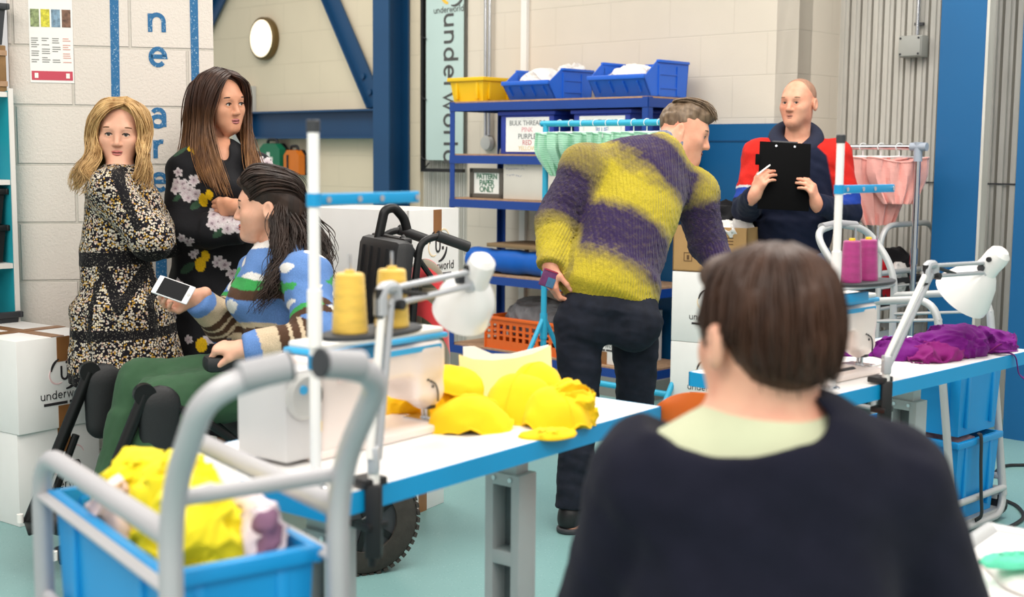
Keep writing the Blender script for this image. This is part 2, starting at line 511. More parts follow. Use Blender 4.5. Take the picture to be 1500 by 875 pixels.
W0 = Vector((-.02, 8.67, 0))
def wall(name, p, length, mat, yaw=YAW_A, thick=.14, h=3.6, label=None):
    b = MB(); b.box((length/2, thick/2, h/2), (length, thick, h))
    o = b.build(name, mat, smooth=0); o.location = p; o.rotation_euler = (0, 0, yaw)
    return struct(o, label)
t_left, t_ban, t_ret = -6.2, -.408, 2.164
wall('wall_left', W0+AX*t_left, (-.885-t_left), M_wall_l, label='beige painted block wall behind the steel beam')
wall('wall_back', W0+AX*t_ban, t_ret-t_ban, M_wall, label='cream painted block wall behind the shelving')
RC = W0+AX*t_ret                                   # outer corner
wall('wall_return', RC+AX*-.0+BX*.0+AX*-.14, .46+.14, M_wall, YAW_A+PI/2, .14, label='narrow shaded side of the cream block wall')
bpy.data.objects['wall_return'].location = RC+BX*0
CR = RC+BX*.44
def corrugated(name, p, length, pitch=.068, depth=.024, h=3.6, z0=0.0, label=None):
    prof = []; n = int(length/pitch)+1
    for i in range(n):
        x = i*pitch
        prof += [(x, 0), (x+pitch*.40, 0), (x+pitch*.44, depth*.45), (x+pitch*.70, depth*.45), (x+pitch*.72, depth*2), (x+pitch*.97, depth*2)]
    prof.append((n*pitch, 0))
    poly = prof+[(n*pitch, .08), (0, .08)]
    b = MB(); b.prism(poly, (0, 0, z0), (1, 0, 0), (0, 1, 0), h)
    o = b.build(name, M_sheet, smooth=0); o.location = p; o.rotation_euler = (0, 0, YAW_A)
    return struct(o, label)
corrugated('wall_right', CR, 2.6, label='grey corrugated metal wall')
corrugated('wall_recess', W0+AX*-.885+BX*.03, .50, .045, .014, label='grey corrugated strip under the hanging banner')
# seam line of the sheets
b = MB(); b.box((1.3, -.002, 1.245), (2.6, .004, .008)); o = b.build('trim_seam', M_dgrey, smooth=0)
o.location = CR; o.rotation_euler = (0, 0, YAW_A); struct(o)
# kerb under the shelving: grey plinth
# blue steel column, beam and braces on the left wall
def on_wall(t, z, out=0.0): return W0+AX*t-BX*out+Vector((0, 0, z))
def local_obj(o, t, out=0, z=0):
    o.location = on_wall(t, z, out); o.rotation_euler = (0, 0, YAW_A); return o
b = MB()
b.box((0, -.10, 1.8), (.17, .016, 3.6)); b.box((0, .08, 1.8), (.17, .016, 3.6)); b.box((0, -.01, 1.8), (.014, .18, 3.6))
struct(local_obj(b.build('column_steel', M_steel, smooth=0), -1.07, .10), 'dark blue steel I-section column')
tl = -2.85
b = MB(); L = -1.16-tl
b.box((L/2, -.05, 1.69), (L, .10, .014)); b.box((L/2, -.05, 1.49), (L, .10, .014)); b.box((L/2, -.03, 1.59), (L, .012, .2))
b.box((.006, -.05, 1.59), (.012, .10, .2))
struct(local_obj(b.build('beam_steel', M_steel, smooth=0), tl), 'dark blue horizontal steel beam on the wall')
def brace(name, p0, p1, w, label):
    d = (p1-p0); L = d.length; d.normalize(); n = -BX; s = d.cross(n).normalized()
    b = MB(); vs = []
    for a in (0, L):
        for q in (-w/2, w/2):
            for e in (0.0, .02): vs.append(p0+d*a+s*q+n*e)
    b.add(vs, [[0, 1, 3, 2], [4, 6, 7, 5], [0, 4, 5, 1], [2, 3, 7, 6], [1, 5, 7, 3], [0, 2, 6, 4]])
    # upstand flange along one edge
    vs = []
    for a in (0, L):
        for q in (-w/2, -w/2+.012):
            for e in (0.0, .06): vs.append(p0+d*a+s*q+n*e)
    b.add(vs, [[0, 1, 3, 2], [4, 6, 7, 5], [0, 4, 5, 1], [2, 3, 7, 6], [1, 5, 7, 3], [0, 2, 6, 4]])
    for a in (.10, .24):
        c = p0+d*a; b.cyl(c+n*.02, c+n*.035, .022, n=8)
    return struct(b.build(name, M_steel, smooth=30), label)
nb_ = on_wall(0, 0, .03)
q0 = RP(553, 152, nb_, BX); q1 = RP(476, -30, nb_, BX)
brace('brace_steel', q0, q1+(q1-q0)*.4, .13, 'dark blue diagonal steel brace')
q0 = RP(309, 32, nb_, BX); q1 = RP(330, -12, nb_, BX)
brace('brace_steel', q0+(q0-q1)*1.0, q1+(q1-q0)*1, .11, 'dark blue steel brace beside the white pillar')
# white vertical trunking and blue boards
o = MB().box((0, -.012, 1.8), (.05, .024, 3.6)).build('trim_trunking', M_white, smooth=0); struct(local_obj(o, .133))
ta = 1.02; tb = 2.10
b = MB(); b.box(((ta+tb)/2, -.02, .78), (tb-ta, .04, 1.56)); b.mat(1).box(((ta+tb)/2, -.041, 1.462), (tb-ta, .004, .008))
o = b.build('wall_panel', [M_panel, M_steel], smooth=0); o.location = W0; o.rotation_euler = (0, 0, YAW_A); struct(o, 'low blue board panel on the cream wall')
def blue_board(px0, px1, out, label):
    q0 = RP(px0, 200, CR-BX*out, BX); q1 = RP(px1, 200, CR-BX*out, BX)
    a = (q0-CR).dot(AX); c = (q1-CR).dot(AX)
    b = MB(); b.box(((a+c)/2, -out+.03, 1.8), (c-a, .06, 3.6)); b.mat(1).box((c+.006, -out+.03, 1.8), (.014, .068, 3.6))
    o = b.build('column_board', [M_panel, M_sheet], smooth=0); o.location = CR; o.rotation_euler = (0, 0, YAW_A); struct(o, label)
blue_board(1371, 1438, .45, 'tall blue board column in front of the corrugated wall')
blue_board(1491, 1640, .45, 'tall blue board at the right edge in front of the corrugated wall')

# ------------------------------------------------------------ white block pillar with painted lettering
PXD = Vector((.97, .23, 0)).normalized(); PN = Vector((PXD.y, -PXD.x, 0))       # normal toward the camera
PO = Vector((-2.02, 5.25, 0)); PYAW = math.atan2(PXD.y, PXD.x)
b = MB(); b.box((.4, .2, 1.8), (.8, .4, 3.6), bev=.008)
pillar = b.build('pillar', M_pill, smooth=30); pillar.location = PO; pillar.rotation_euler = (0, 0, PYAW)
struct(pillar, 'white painted blockwork pillar with blue stripes and lettering')
def pil(px, py):
    q = RP(px, py, PO, PN)-PO; return q.dot(PXD), q.z
def pil_stripe(px0, px1, y0, y1, name='painted_stripe'):
    vs = []
    pts = [pil(px0[0], y0), pil(px1[0], y0), pil(px1[1], y1), pil(px0[1], y1)]
    b = MB(); b.prism(pts, (0, 0, 0), (1, 0, 0), (0, 0, 1), .0015)
    b.build(name, M_bluepaint, pillar, smooth=0)
pil_stripe((160, 166), (173, 178), -40, 300); pil_stripe((277, 285), (289, 296), -40, 330)
pil_stripe((228, 230), (244, 246), 352, 560)
for ch, px, py, s in (('n', 231, 34, .155), ('e', 232, 84, .155), ('a', 232.5, 171, .155), ('r', 233, 219, .15), ('e', 234, 266, .15), ('a', 235, 313, .15)):
    a, z = pil(px, py)
    MB().text(ch, (a, -.0005, z), (1, 0, 0), (0, 0, 1), s, .0012, bold=.004).build('painted_letter', M_bluepaint, pillar, smooth=0)

# poster on the pillar
a0, z1 = pil(41, -6); a1, z0 = pil(109, 122)
root = thing('poster', 'white safety poster with a red footer taped to the white pillar', 'poster', PO+PXD*((a0+a1)/2)+Vector((0, 0, (z0+z1)/2))+PN*.001, PYAW)
w, h = a1-a0, z1-z0
M_paper = pm('paper_white', 'f2f0ec', .7, 0, .02, 5)
MB().box((0, -.001, 0), (w, .002, h)).build('sheet', M_paper, root, smooth=0)
M_red = pm('print_red', 'c94a5c', .7, 0, .03); M_ink = pm('print_grey', '8d8d8a', .8, 0, .02); M_inkr = pm('print_pale_red', 'd9a498', .8, 0, .02)
MB().box((0, -.0025, -h/2+.028), (w*.94, .001, .036)).build('footer_band', M_red, root, smooth=0)
for i, c in enumerate(('8d9a6a', 'c9c13a', '7c98ad', '7b5a48')):
    t = NT('photo_%d' % i); t.set(.6); cc = hx(c)
    t.color(t.ramp(t.noise(t.coord('Object'), 60, 5, .6), [(.3, tuple(x*.4 for x in cc)), (.5, cc), (.75, tuple(min(1, x*1.7) for x in cc))]))
    MB().box((-w*.365+i*w*.24, -.0025, h/2-.085), (w*.2, .001, .07)).build('picture', t.m, root, smooth=0)
b = MB(); rr = random.Random(3)
for c in range(4):
    z = h/2-.165
    while z > -h/2+.075:
        if rr.random() < .86:
            ww = w*.19*rr.uniform(.6, 1); b.mat(1 if c == 3 else 0).box((-w*.365+c*w*.24-(w*.19-ww)/2, -.0025, z), (ww, .001, .0035))
        z -= .0085
b.build('text_lines', [M_ink, M_inkr], root, smooth=0)
MB().box((w*.36, -.0035, -h/2+.028), (.014, .001, .02)).build('footer_mark', M_paper, root, smooth=0)
MB().box((-w*.36, -.0035, -h/2+.028), (.014, .001, .02)).build('footer_mark', M_paper, root, smooth=0)

# ------------------------------------------------------------ things on the walls
q = RP(391, 57, W0, BX)
root = thing('wall_lamp', 'round lit bulkhead lamp with bronze rim on the beige wall', 'lamp', q, YAW_A)
M_bronze = pm('bronze_rim', '75603c', .4, .6, .1)
MB().lathe([(0, 0), (.165, 0), (.17, .015), (.168, .05), (.15, .06), (.146, .05), (.0, .05)], axis=(0, -1, 0), n=48).build('rim', M_bronze, root)
MB().lathe([(.148, .045), (.146, .06), (.12, .072), (.06, .08), (0, .082)], axis=(0, -1, 0), n=48).build('diffuser', emis('lamp_glow', 'fff0d2', .9), root)

def kit(px, py, w, h, mat, label, cross):
    q = RP(px, py, W0-BX*.06, BX); root = thing('first_aid_kit', label, 'first aid kit', q, YAW_A)
    poly = [(-w/2, -h/2), (w/2, -h/2), (w/2, h*.28), (w*.28, h*.5), (-w*.28, h*.5), (-w/2, h*.28)]
    MB().prism(poly, (0, 0, 0), (1, 0, 0), (0, 0, 1), .07).build('case', mat, root, smooth=30)
    MB().prism([(x*1.03, z*1.03) for x, z in poly], (0, .02, 0), (1, 0, 0), (0, 0, 1), .03).build('edge_band', M_black, root, smooth=30)
    MB().tube(rounded([(-w*.25, -.035, h*.47), (-w*.2, -.035, h*.66), (w*.2, -.035, h*.66), (w*.25, -.035, h*.47)], .05), .012, 8).build('handle', M_black, root)
    if cross:
        MB().box((-.01, -.073, -h*.12), (.11, .006, .035)).box((-.01, -.073, -h*.12), (.035, .006, .11)).build('cross', M_white, root, smooth=0)
    else: MB().box((-w*.22, -.073, -h*.05), (.02, .006, h*.7)).build('strap', M_black, root, smooth=0)
    return root
kit(405, 229, .27, .2, pm('kit_green', '0d6b4a', .5), 'green first aid kit with a white cross on the beige wall', True)
kit(437, 238, .19, .19, pm('kit_orange', 'cf6f16', .5), 'small orange first aid kit on the beige wall', False)
q = RP(372, 172, W0, BX)
root = thing('electrical_box', 'pale grey wall cabinet at the end of the blue beam', 'electrical box', q, YAW_A)
MB().box((-.06, -.05, 0), (.2, .1, .5), bev=.006).build('case', M_lgrey, root); MB().box((-.06, -.104, 0), (.18, .01, .46), bev=.003).build('door', M_lgrey, root)
# banner
b0 = RP(618, 249, W0-BX*.03, BX); tb0 = (b0-W0).dot(AX); tb1 = (RP(684, 200, W0, BX)-W0).dot(AX)
zb = b0.z; bw = tb1-tb0
root = thing('banner', 'pale blue hanging banner with tall vertical lettering in a black frame', 'banner', W0+AX*tb0, YAW_A)
M_ban = pm('banner_cloth', 'b9cfcb', .7, 0, .03, 3); M_lett = pm('banner_lettering', '4b4a49', .7, 0, .02)
MB().box((bw/2+.02, -.03, (3.4+zb+.07)/2), (bw-.05, .004, 3.4-zb-.07)).build('cloth', M_ban, root, smooth=0)
b = MB(); b.box((.012, -.03, (3.4+zb)/2), (.024, .03, 3.4-zb)); b.box((bw/2, -.03, zb), (bw, .03, .024)); b.build('frame', M_black, root, smooth=0)
for z in (zb+.08, zb+.5, zb+.92, zb+1.34): MB().tube([(.01, -.05, z+.02), (.03, -.05, z), (.055, -.04, z-.01)], .006, 6).build('tie', M_black, root)
MB().tube([(.03, -.04, zb+.06), (.05, -.05, zb+.01), (.09, -.045, zb+.05)], .005, 6).build('tie', M_black, root)
qt = RP(658, 131, W0-BX*.035, BX)-(W0+AX*tb0)

qt = RP(662, 15, W0-BX*.035, BX)-(W0+AX*tb0)

def logo_arcs(b, c, r, ux, uy, nz, w, a0, a1):
    pts = [c+ux*(r*math.cos(a0+(a1-a0)*i/14))+uy*(r*math.sin(a0+(a1-a0)*i/14)) for i in range(15)]
    vs = []
    for i, p in enumerate(pts):
        d = (p-c).normalized(); ww = w*(.35+.65*math.sin(PI*(i+.5)/15.5))
        vs += [p-d*ww/2, p+d*ww/2, p-d*ww/2+nz*.0015, p+d*ww/2+nz*.0015]
    fs = []
    for i in range(14):
        o = i*4; fs += [[o+2, o+3, o+7, o+6], [o, o+4, o+5, o+1], [o, o+2, o+6, o+4], [o+1, o+5, o+7, o+3]]
    fs += [[0, 1, 3, 2], [56, 58, 59, 57]]; b.add(vs, fs)
c = Vector((qt.dot(AX), -.033, qt.z+.12)); b = MB(); X3, Z3, N3 = Vector((1, 0, 0)), Vector((0, 0, 1)), Vector((0, -1, 0))
logo_arcs(b, c+X3*-.03, .07, X3, Z3, N3, .03, 1.7, 4.6); b.build('emblem', pm('emblem_yellow', 'e8b93c', .6), root, smooth=0)
b = MB(); logo_arcs(b, c+X3*.02, .09, X3, Z3, N3, .02, -1.9, .3); b.build('emblem', M_lett, root, smooth=0)
# conduit with round bell
q = RP(713, 203, W0-BX*.03, BX)
root = thing('conduit_pipes', 'pair of steel conduit pipes ending in a round fitting behind the shelving', 'pipe', (q.x, q.y, q.z), YAW_A)
MB().cyl((-.012, 0, .0), (-.028, 0, 2.1), .011).build('pipe', M_chrome, root); MB().cyl((.02, 0, .02), (.022, 0, 2.1), .011).build('pipe', M_chrome, root)
MB().lathe([(0, 0), (.05, 0), (.055, .012), (.045, .035), (0, .04)], (0, .02, -.03), (0, -1, 0), 28).build('fitting', M_lgrey, root)
# junction box
q = RP(1343, 69, CR, BX)
root = thing('junction_box', 'square grey junction box with conduit on the corrugated wall', 'junction box', q, YAW_A)
M_jb = pm('junction_grey', 'a9aaa4', .5, 0, .04)
MB().box((0, -.04, 0), (.135, .08, .115), bev=.006).build('case', M_jb, root); MB().box((0, -.083, 0), (.125, .01, .105), bev=.003).build('cover', M_jb, root)
for sx in (-1, 1):
    for sz in (-1, 1): MB().cyl((sx*.052, -.088, sz*.042), (sx*.052, -.091, sz*.042), .006, n=10).build('screw', M_dgrey, root)
MB().cyl((.012, -.025, .05), (.012, -.025, 1.4), .012).build('conduit', M_chrome, root); MB().box((.02, -.02, .12), (.05, .02, .016)).build('clip', M_dgrey, root)

# ------------------------------------------------------------ cubby shelving left of the pillar
root = thing('cubby_shelving', 'white edged shelving with turquoise inside left of the pillar', 'shelving', (-1.985, 5.19, 0), YAW_A)
M_teal = pm('turquoise_board', '23a3b3', .5, 0, .04, 3); M_edge = pm('white_edge', 'e6e2dc', .5, 0, .02)
# local x = out of the front, local y = toward the pillar; unit spans y -0.9..0, depth x -0.34..0
levels = (.05, .57, .917, 1.25, 1.596)
MB().box((-.17, -.009, .81), (.34, .018, 1.6)).box((-.17, -.891, .81), (.34, .018, 1.6)).build('side_panel', M_teal, root, smooth=0)
MB().box((-.335, -.45, .81), (.01, .9, 1.6)).build('back_panel', M_teal, root, smooth=0)
for z in levels: MB().box((-.17, -.45, z), (.336, .86, .02)).build('shelf', M_edge, root, smooth=0)
for y in (-.009, -.891): MB().box((.003, y, .81), (.006, .019, 1.62)).build('front_edge', M_edge, root, smooth=0)
def cub(x, y, z): return Vector((-1.985, 5.19, 0))+AX*x+BX*y+Vector((0, 0, z))
def cone_spool(loc, r, h, mat, label, group=None, tip=M_white):
    root = thing('thread_cone', label, 'thread cone', loc, rnd.uniform(0, 6), group)
    prof = [(0, 0), (r*.98, 0)]; n = 16
    for i in range(n+1):
        f = i/n; prof.append((r*(1-.2*f)*(1+.012*(i % 2)), h*(.01+.96*f)))
    prof += [(r*.7, h), (r*.3, h*1.0), (0, h)]
    MB().lathe(prof, n=32).build('thread', mat, root)
    MB().lathe([(0, h*.9), (r*.32, h*.95), (r*.28, h*1.05), (r*.14, h*1.06), (0, h*1.0)], n=20).build('core', tip, root)
    return root
def thread_mat(name, c):
    t = NT(name); t.set(.55, 0, .3); v = t.coord('Object', (1, 1, 1))
    sp = t.n('ShaderNodeSeparateXYZ'); t.l(v, sp.inputs[0])
    s = t.math('SINE', t.math('MULTIPLY', sp.outputs['Z'], 1400)); c0 = hx(c)
    band = t.noise(t.coord('Object', (.3, .3, 1)), 60, 2)
    t.color(t.ramp(band, [(.3, tuple(x*.82 for x in c0)), (.7, tuple(min(1, x*1.12) for x in c0))])); t.bump(s, .25, .001); return t.m
M_thr_y = thread_mat('yellow_thread', 'e9c04e'); M_thr_m = thread_mat('magenta_thread', 'a82b78'); M_thr_p = thread_mat('purple_thread', '8b4f9c')
cone_spool(cub(-.16, -.065, 1.26), .05, .125, M_thr_p, 'purple thread cone on the turquoise shelving', tip=pm('pink_core', 'd84a6a'))
def tote(loc, yaw, w, d, h, mat, label, cat='box', taper=.92, name='storage_box', lip=.014, group=None, ribs=True, wall=.006):
    """open plastic box: shell, rim, handles"""
    root = thing(name, label, cat, loc, yaw, group)
    b = MB()
    def ring(z, k, off=0): return [(sx*(w/2*k-off), sy*(d/2*k-off), z) for sx, sy in ((-1, -1), (1, -1), (1, 1), (-1, 1))]
    def shell():
        o = ring(0, taper)+ring(h, 1)+ring(h, 1, wall)+ring(wall, taper, wall)
        f = [[0, 3, 2, 1]]
        for q, r_ in ((0, 4), (4, 8), (8, 12)):
            for i in range(4): f.append([q+i, q+(i+1) % 4, r_+(i+1) % 4, r_+i])
        f.append([12, 13, 14, 15]); b.add(o, f)
    shell()
    if ribs:
        for sx in (-.3, .3):
            for sy in (-1, 1): b.box((sx*w, sy*(d/2*(1+taper)/2+.002), h*.52), (.02, .014, h*.85), bev=.003)
        for sy in (-.28, .28):
            for sx in (-1, 1): b.box((sx*(w/2*(1+taper)/2+.002), sy*d, h*.52), (.014, .02, h*.85), bev=.003)
    b.build('shell', mat, root, smooth=30)
    b = MB()
    for sy in (-1, 1): b.box((0, sy*(d/2+lip*.3), h-.012), (w+lip*2, lip, .024), bev=.004)
    for sx in (-1, 1): b.box((sx*(w/2+lip*.3), 0, h-.012), (lip, d+lip*1.2, .024), bev=.004)
    b.build('rim', mat, root, smooth=30)
    return root
tote(cub(-.17, -.2, .93), YAW_A, .28, .34, .15, M_black, 'lower black storage box in the turquoise shelving')
tote(cub(-.17, -.2, 1.085), YAW_A, .28, .34, .14, M_black, 'black storage box stacked on another in the turquoise shelving')
r_ = tote(cub(-.13, -.2, .585), YAW_A, .3, .38, .15, M_dgrey, 'grey plastic bin at the bottom of the turquoise shelving')
b = MB(); b.box((.157, -.05, .06), (.003, .1, .07)); b.build('paper_label', M_paper, r_, smooth=0)
root = thing('wooden_crate', 'rough plywood crate on top of the turquoise shelving', 'crate', cub(-.17, -.19, 1.608), YAW_A)
b = MB(); b.box((0, 0, .09), (.3, .36, .18), bev=.004); b.build('body', pm('plywood', '8f6d45', .8, 0, .2, 12, .2, 40), root)
b = MB(); b.box((.152, 0, .03), (.008, .36, .02)); b.box((.152, 0, .15), (.008, .36, .02)); b.build('batten', M_chip, root, smooth=0)
tote(cub(-.17, -.19, 1.79), YAW_A, .32, .36, .16, M_dgrey, 'dark grey tub on the plywood crate at the top left')
# ------------------------------------------------------------ plain stroke lettering (x-height 1)
def _arc(cx, cy, rx, ry, a0, a1, n=10): return [(cx+rx*math.cos(math.radians(a0+(a1-a0)*i/n)), cy+ry*math.sin(math.radians(a0+(a1-a0)*i/n))) for i in range(n+1)]
GL = {
 'n': (.95, [[(.08, 0), (.08, 1)], [(.08, .55)]+_arc(.44, .56, .36, .38, 180, 0)+[(.8, 0)]]),
 'u': (.95, [[(.08, 1)]+_arc(.44, .44, .36, .38, 180, 360)+[(.8, 1)], [(.8, 1), (.8, 0)]]),
 'd': (.98, [_arc(.45, .5, .38, .45, 0, 360, 18), [(.83, 0), (.83, 1.5)]]),
 'e': (.95, [[(.08, .52), (.84, .52)]+_arc(.46, .5, .38, .45, 3, 318, 16)]),
 'r': (.52, [[(.08, 0), (.08, 1)], [(.08, .5)]+_arc(.42, .55, .34, .38, 180, 75, 7)]),
 'w': (1.26, [[(.03, 1), (.33, .03), (.63, .95), (.93, .03), (1.23, 1)]]),
 'o': (.98, [_arc(.46, .5, .4, .46, 0, 360, 18)]),
 'l': (.34, [[(.13, 0), (.13, 1.5)]]),
 'a': (.92, [_arc(.42, .3, .34, .28, 0, 360, 16), [(.76, 0), (.76, .62)]+_arc(.44, .64, .32, .32, 0, 150, 8)]),
}
def ribbon(b, pts, w, O, ux, uy, nz, e):
    m = len(pts); closed = (Vector(pts[0])-Vector(pts[-1])).length < 1e-4
    if closed: pts = pts[:-1]; m -= 1
    vs = []
    for i in range(m):
        p = Vector(pts[i]); a = Vector(pts[i-1]) if (i or closed) else p; c = Vector(pts[(i+1) % m]) if (i < m-1 or closed) else p
        d1 = (p-a).normalized() if (p-a).length > 1e-9 else (c-p).normalized(); d2 = (c-p).normalized() if (c-p).length > 1e-9 else d1
        t = (d1+d2); t = t.normalized() if t.length > .2 else d1
        nn = Vector((-t.y, t.x)); k = w/2/max(.5, abs(nn.dot(Vector((-d1.y, d1.x)))))
        if not closed and i == 0: p = p-d2*w*.0
        for s in (-1, 1):
            q = p+nn*k*s; vs += [O+ux*q.x+uy*q.y, O+ux*q.x+uy*q.y+nz*e]
    fs = []
    for i in range(m if closed else m-1):
        o = i*4; q = ((i+1) % m)*4
        fs += [[o+1, o+3, q+3, q+1], [o, q, q+2, o+2], [o, o+1, q+1, q], [o+2, q+2, q+3, o+3]]
    if not closed: fs += [[0, 2, 3, 1], [m*4-4, m*4-3, m*4-1, m*4-2]]
    b.add(vs, fs)
def stroke_text(b, s, origin, ux, uy, xh, w=.17, e=.0012, gap=.18, align='C'):
    ux = Vector(ux).normalized(); uy = Vector(uy).normalized(); nz = ux.cross(uy)
    tot = sum(GL[c][0] for c in s)+gap*(len(s)-1); x = -tot/2 if align == 'C' else 0
    for c in s:
        adv, st = GL[c]
        for k, poly in enumerate(st):
            ribbon(b, [((p[0]+x)*xh, p[1]*xh) for p in poly], w*xh, Vector(origin), ux, uy, nz, e*(1+.1*k))
        x += adv+gap
    return b
# lettering on the pillar and the banner
for o in [o for o in list(pillar.children) if o.name.startswith('painted_letter')]: bpy.data.objects.remove(o)
for ch, px, py in (('n', 231, 47), ('e', 232, 97), ('a', 232.5, 186), ('r', 233, 232), ('e', 234.5, 280), ('a', 235, 327)):
    a, z = pil(px, py)
    stroke_text(MB(), ch, (a, -.0005, z), (1, 0, 0), (0, 0, 1), .074, .24).build('painted_letter', M_bluepaint, pillar, smooth=0)
ban = bpy.data.objects['banner']
for o in [o for o in list(ban.children) if o.name.startswith('lettering')]: bpy.data.objects.remove(o)
qt = RP(650, 131, W0-BX*.035, BX)-(W0+AX*tb0)
stroke_text(MB(), 'underworld', (qt.dot(AX), -.0335, qt.z), (0, 0, -1), (1, 0, 0), .094, .20, gap=.27).build('lettering', M_lett, ban, smooth=0)
qt = RP(657, 18, W0-BX*.035, BX)-(W0+AX*tb0)
stroke_text(MB(), 'underworld', (qt.dot(AX), -.0335, qt.z), (1, 0, 0), (0, 0, 1), .029, .16, gap=.2).build('lettering', M_lett, ban, smooth=0)

# ------------------------------------------------------------ white branded cartons
def carton_mat():
    t = NT('white_carton'); t.set(.6, spec=.3); v = t.coord()
    t.color(t.ramp(t.noise(v, 5, 4), [(.3, 'e9e7e4'), (.7, 'f1efec')])); t.bump(t.noise(t.coord('Object', (1, 1, .1)), 80, 3), .06, .002); return t.m
M_carton = carton_mat(); M_tape = pm('brown_tape', '8f6138', .35, 0, .12, 14); M_print = pm('print_black', '2a2729', .7, 0, .02)
M_pinkp = pm('print_pink', 'ecc9c9', .7, 0, .02); M_creamp = pm('print_cream', 'f0d9b4', .7, 0, .02)
def carton(loc, yaw, label, open_top=False, w=.35, d=.5, h=.345, scrib=None, group=None, tape=True):
    root = thing('carton', label, 'cardboard box', loc, yaw, group)
    b = MB()
    if open_top:
        t = .006
        for c, s in (((w/2, t/2, h/2), (w, t, h)), ((w/2, d-t/2, h/2), (w, t, h)), ((t/2, d/2, h/2), (t, d, h)), ((w-t/2, d/2, h/2), (t, d, h)), ((w/2, d/2, t/2), (w, d, t))): b.box(c, s)
        b.build('body', M_carton, root, smooth=0)
    else:
        b.box((w/2, d/2, h/2), (w, d, h), bev=.003); b.build('body', M_carton, root, smooth=30)
        MB().box((w/2, d/2, h+.0008), (.0025, d*.99, .0012)).build('flap_seam', M_dgrey, root, smooth=0)
    if tape:
        MB().box((w*.56, -.0008, h*.86), (.055, .0016, h*.27)).build('tape', M_tape, root, smooth=0)
        MB().box((w*.56, -.0008, h*.12), (.055, .0016, h*.25)).build('tape', M_tape, root, smooth=0)
        if not open_top:
            MB().box((w*.5, d/2, h+.001), (.055, d, .0016)).build('tape', M_tape, root, smooth=0)
            MB().box((w*.5, d*.45, h+.002), (w, .055, .0016)).build('tape', M_tape, root, smooth=0)
    X3, Z3, N3 = Vector((1, 0, 0)), Vector((0, 0, 1)), Vector((0, -1, 0)); c = Vector((w*.57, -.0005, h*.60))
    b = MB()
    logo_arcs(b, c, .062, X3, Z3, N3, .012, -1.5, -.15); logo_arcs(b, c, .058, X3, Z3, N3, .010, 2.0, 3.0)
    ribbon(b, [(-.014, .026), (-.014, -.008)]+_arc(0, -.008, .014, .017, 180, 360, 8)+[(.014, .026)], .008, c, X3, Z3, N3, .0012)
    b.box((c.x+.034, -.001, c.z-.012), (.012, .0014, .012)); b.box((c.x+.010, -.001, c.z+.038), (.009, .0014, .009))
    b.build('emblem', M_print, root, smooth=0)
    b = MB(); logo_arcs(b, c+Vector((-.03, .0004, -.005)), .035, X3, Z3, N3, .006, 2.6, 5.2); logo_arcs(b, c+Vector((.04, .0004, .02)), .04, X3, Z3, N3, .006, .3, 2.6)
    b.build('emblem_swirl', scrib or M_pinkp, root, smooth=0)
    stroke_text(MB(), 'underworld', (w*.58, -.0006, h*.325), (1, 0, 0), (0, 0, 1), .0212, .15, gap=.2).build('lettering', M_print, root, smooth=0)
    MB().box((w*.45, -.001, h*.272), (.10, .0014, .010)).build('underline', M_print, root, smooth=0)
    MB().box((w*.73, -.001, h*.274), (.075, .0014, .010)).build('underline', M_print, root, smooth=0)
    return root
lb = Vector((-1.80, 4.64, 0)); ly = math.atan2(.8, .6)
G1 = 'white cartons stacked by the pillar'
carton(lb, ly, 'lower white emblem-printed carton on the floor left of the woman in a floral dress', group=None)
carton(lb+Vector((.012, -.012, .346)), ly+.02, 'upper white taped emblem-printed carton beside the woman in a floral dress')
# stack behind the wheelchair
wb = P(598, 309, 4.78); wy = math.atan2(.87, .5)
wbase = Vector((wb.x, wb.y, 0)); wx = Vector((.5, .87, 0)); wv = Vector((-.87, .5, 0))
for i in range(2):
    carton(wbase+wx*-.07+wv*.02+Vector((0, 0, .346*i)), wy, ('bottom' if i == 0 else 'middle')+' white carton of the stack behind the wheelchair', w=.35, d=.5)
root = thing('equipment_case', 'flat black case between the white cartons behind the wheelchair', 'case', wbase+wv*.25+wx*.15+Vector((0, 0, .693)), wy)
MB().box((0, 0, .064), (.33, .46, .124), bev=.012).build('body', M_black, root); MB().box((0, 0, .07), (.334, .464, .008)).build('seam', M_dgrey, root)
carton(wbase+Vector((0, 0, wb.z-.345)), wy, 'large open white emblem-printed carton on top of the stack behind the wheelchair', True, scrib=M_creamp)

# ------------------------------------------------------------ blue shelving unit
S0 = Vector((-.40, 8.27, 0)); SW, SD = 1.57, .47
def sh(x, y, z): return S0+AX*x+BX*y+Vector((0, 0, z))
def pedestal():
    b = MB(); b.box((SW/2, SD/2+.01, .055), (SW+.06, SD+.04, .11)); o = b.build('baseboard_plinth', M_grey, smooth=0)
    o.location = S0; o.rotation_euler = (0, 0, YAW_A); struct(o, 'grey concrete kerb under the blue shelving')
pedestal()
shelf = thing('shelving_unit', 'royal blue metal shelving unit with chipboard shelves against the cream wall', 'shelves', S0+Vector((0, 0, .11)), YAW_A)
LV = (.16, .625, 1.093, 1.368, 1.693); Z0 = .11
for x in (0, SW):
    for y in (0, SD):
        b = MB(); sx = 1 if x == 0 else -1; sy = 1 if y == 0 else -1; h = 1.70-Z0
        b.box((x+sx*.02, y, h/2), (.04, .004, h)); b.box((x, y+sy*.02, h/2), (.004, .04, h))
        b.build('post', M_blue_rack, shelf, smooth=0)
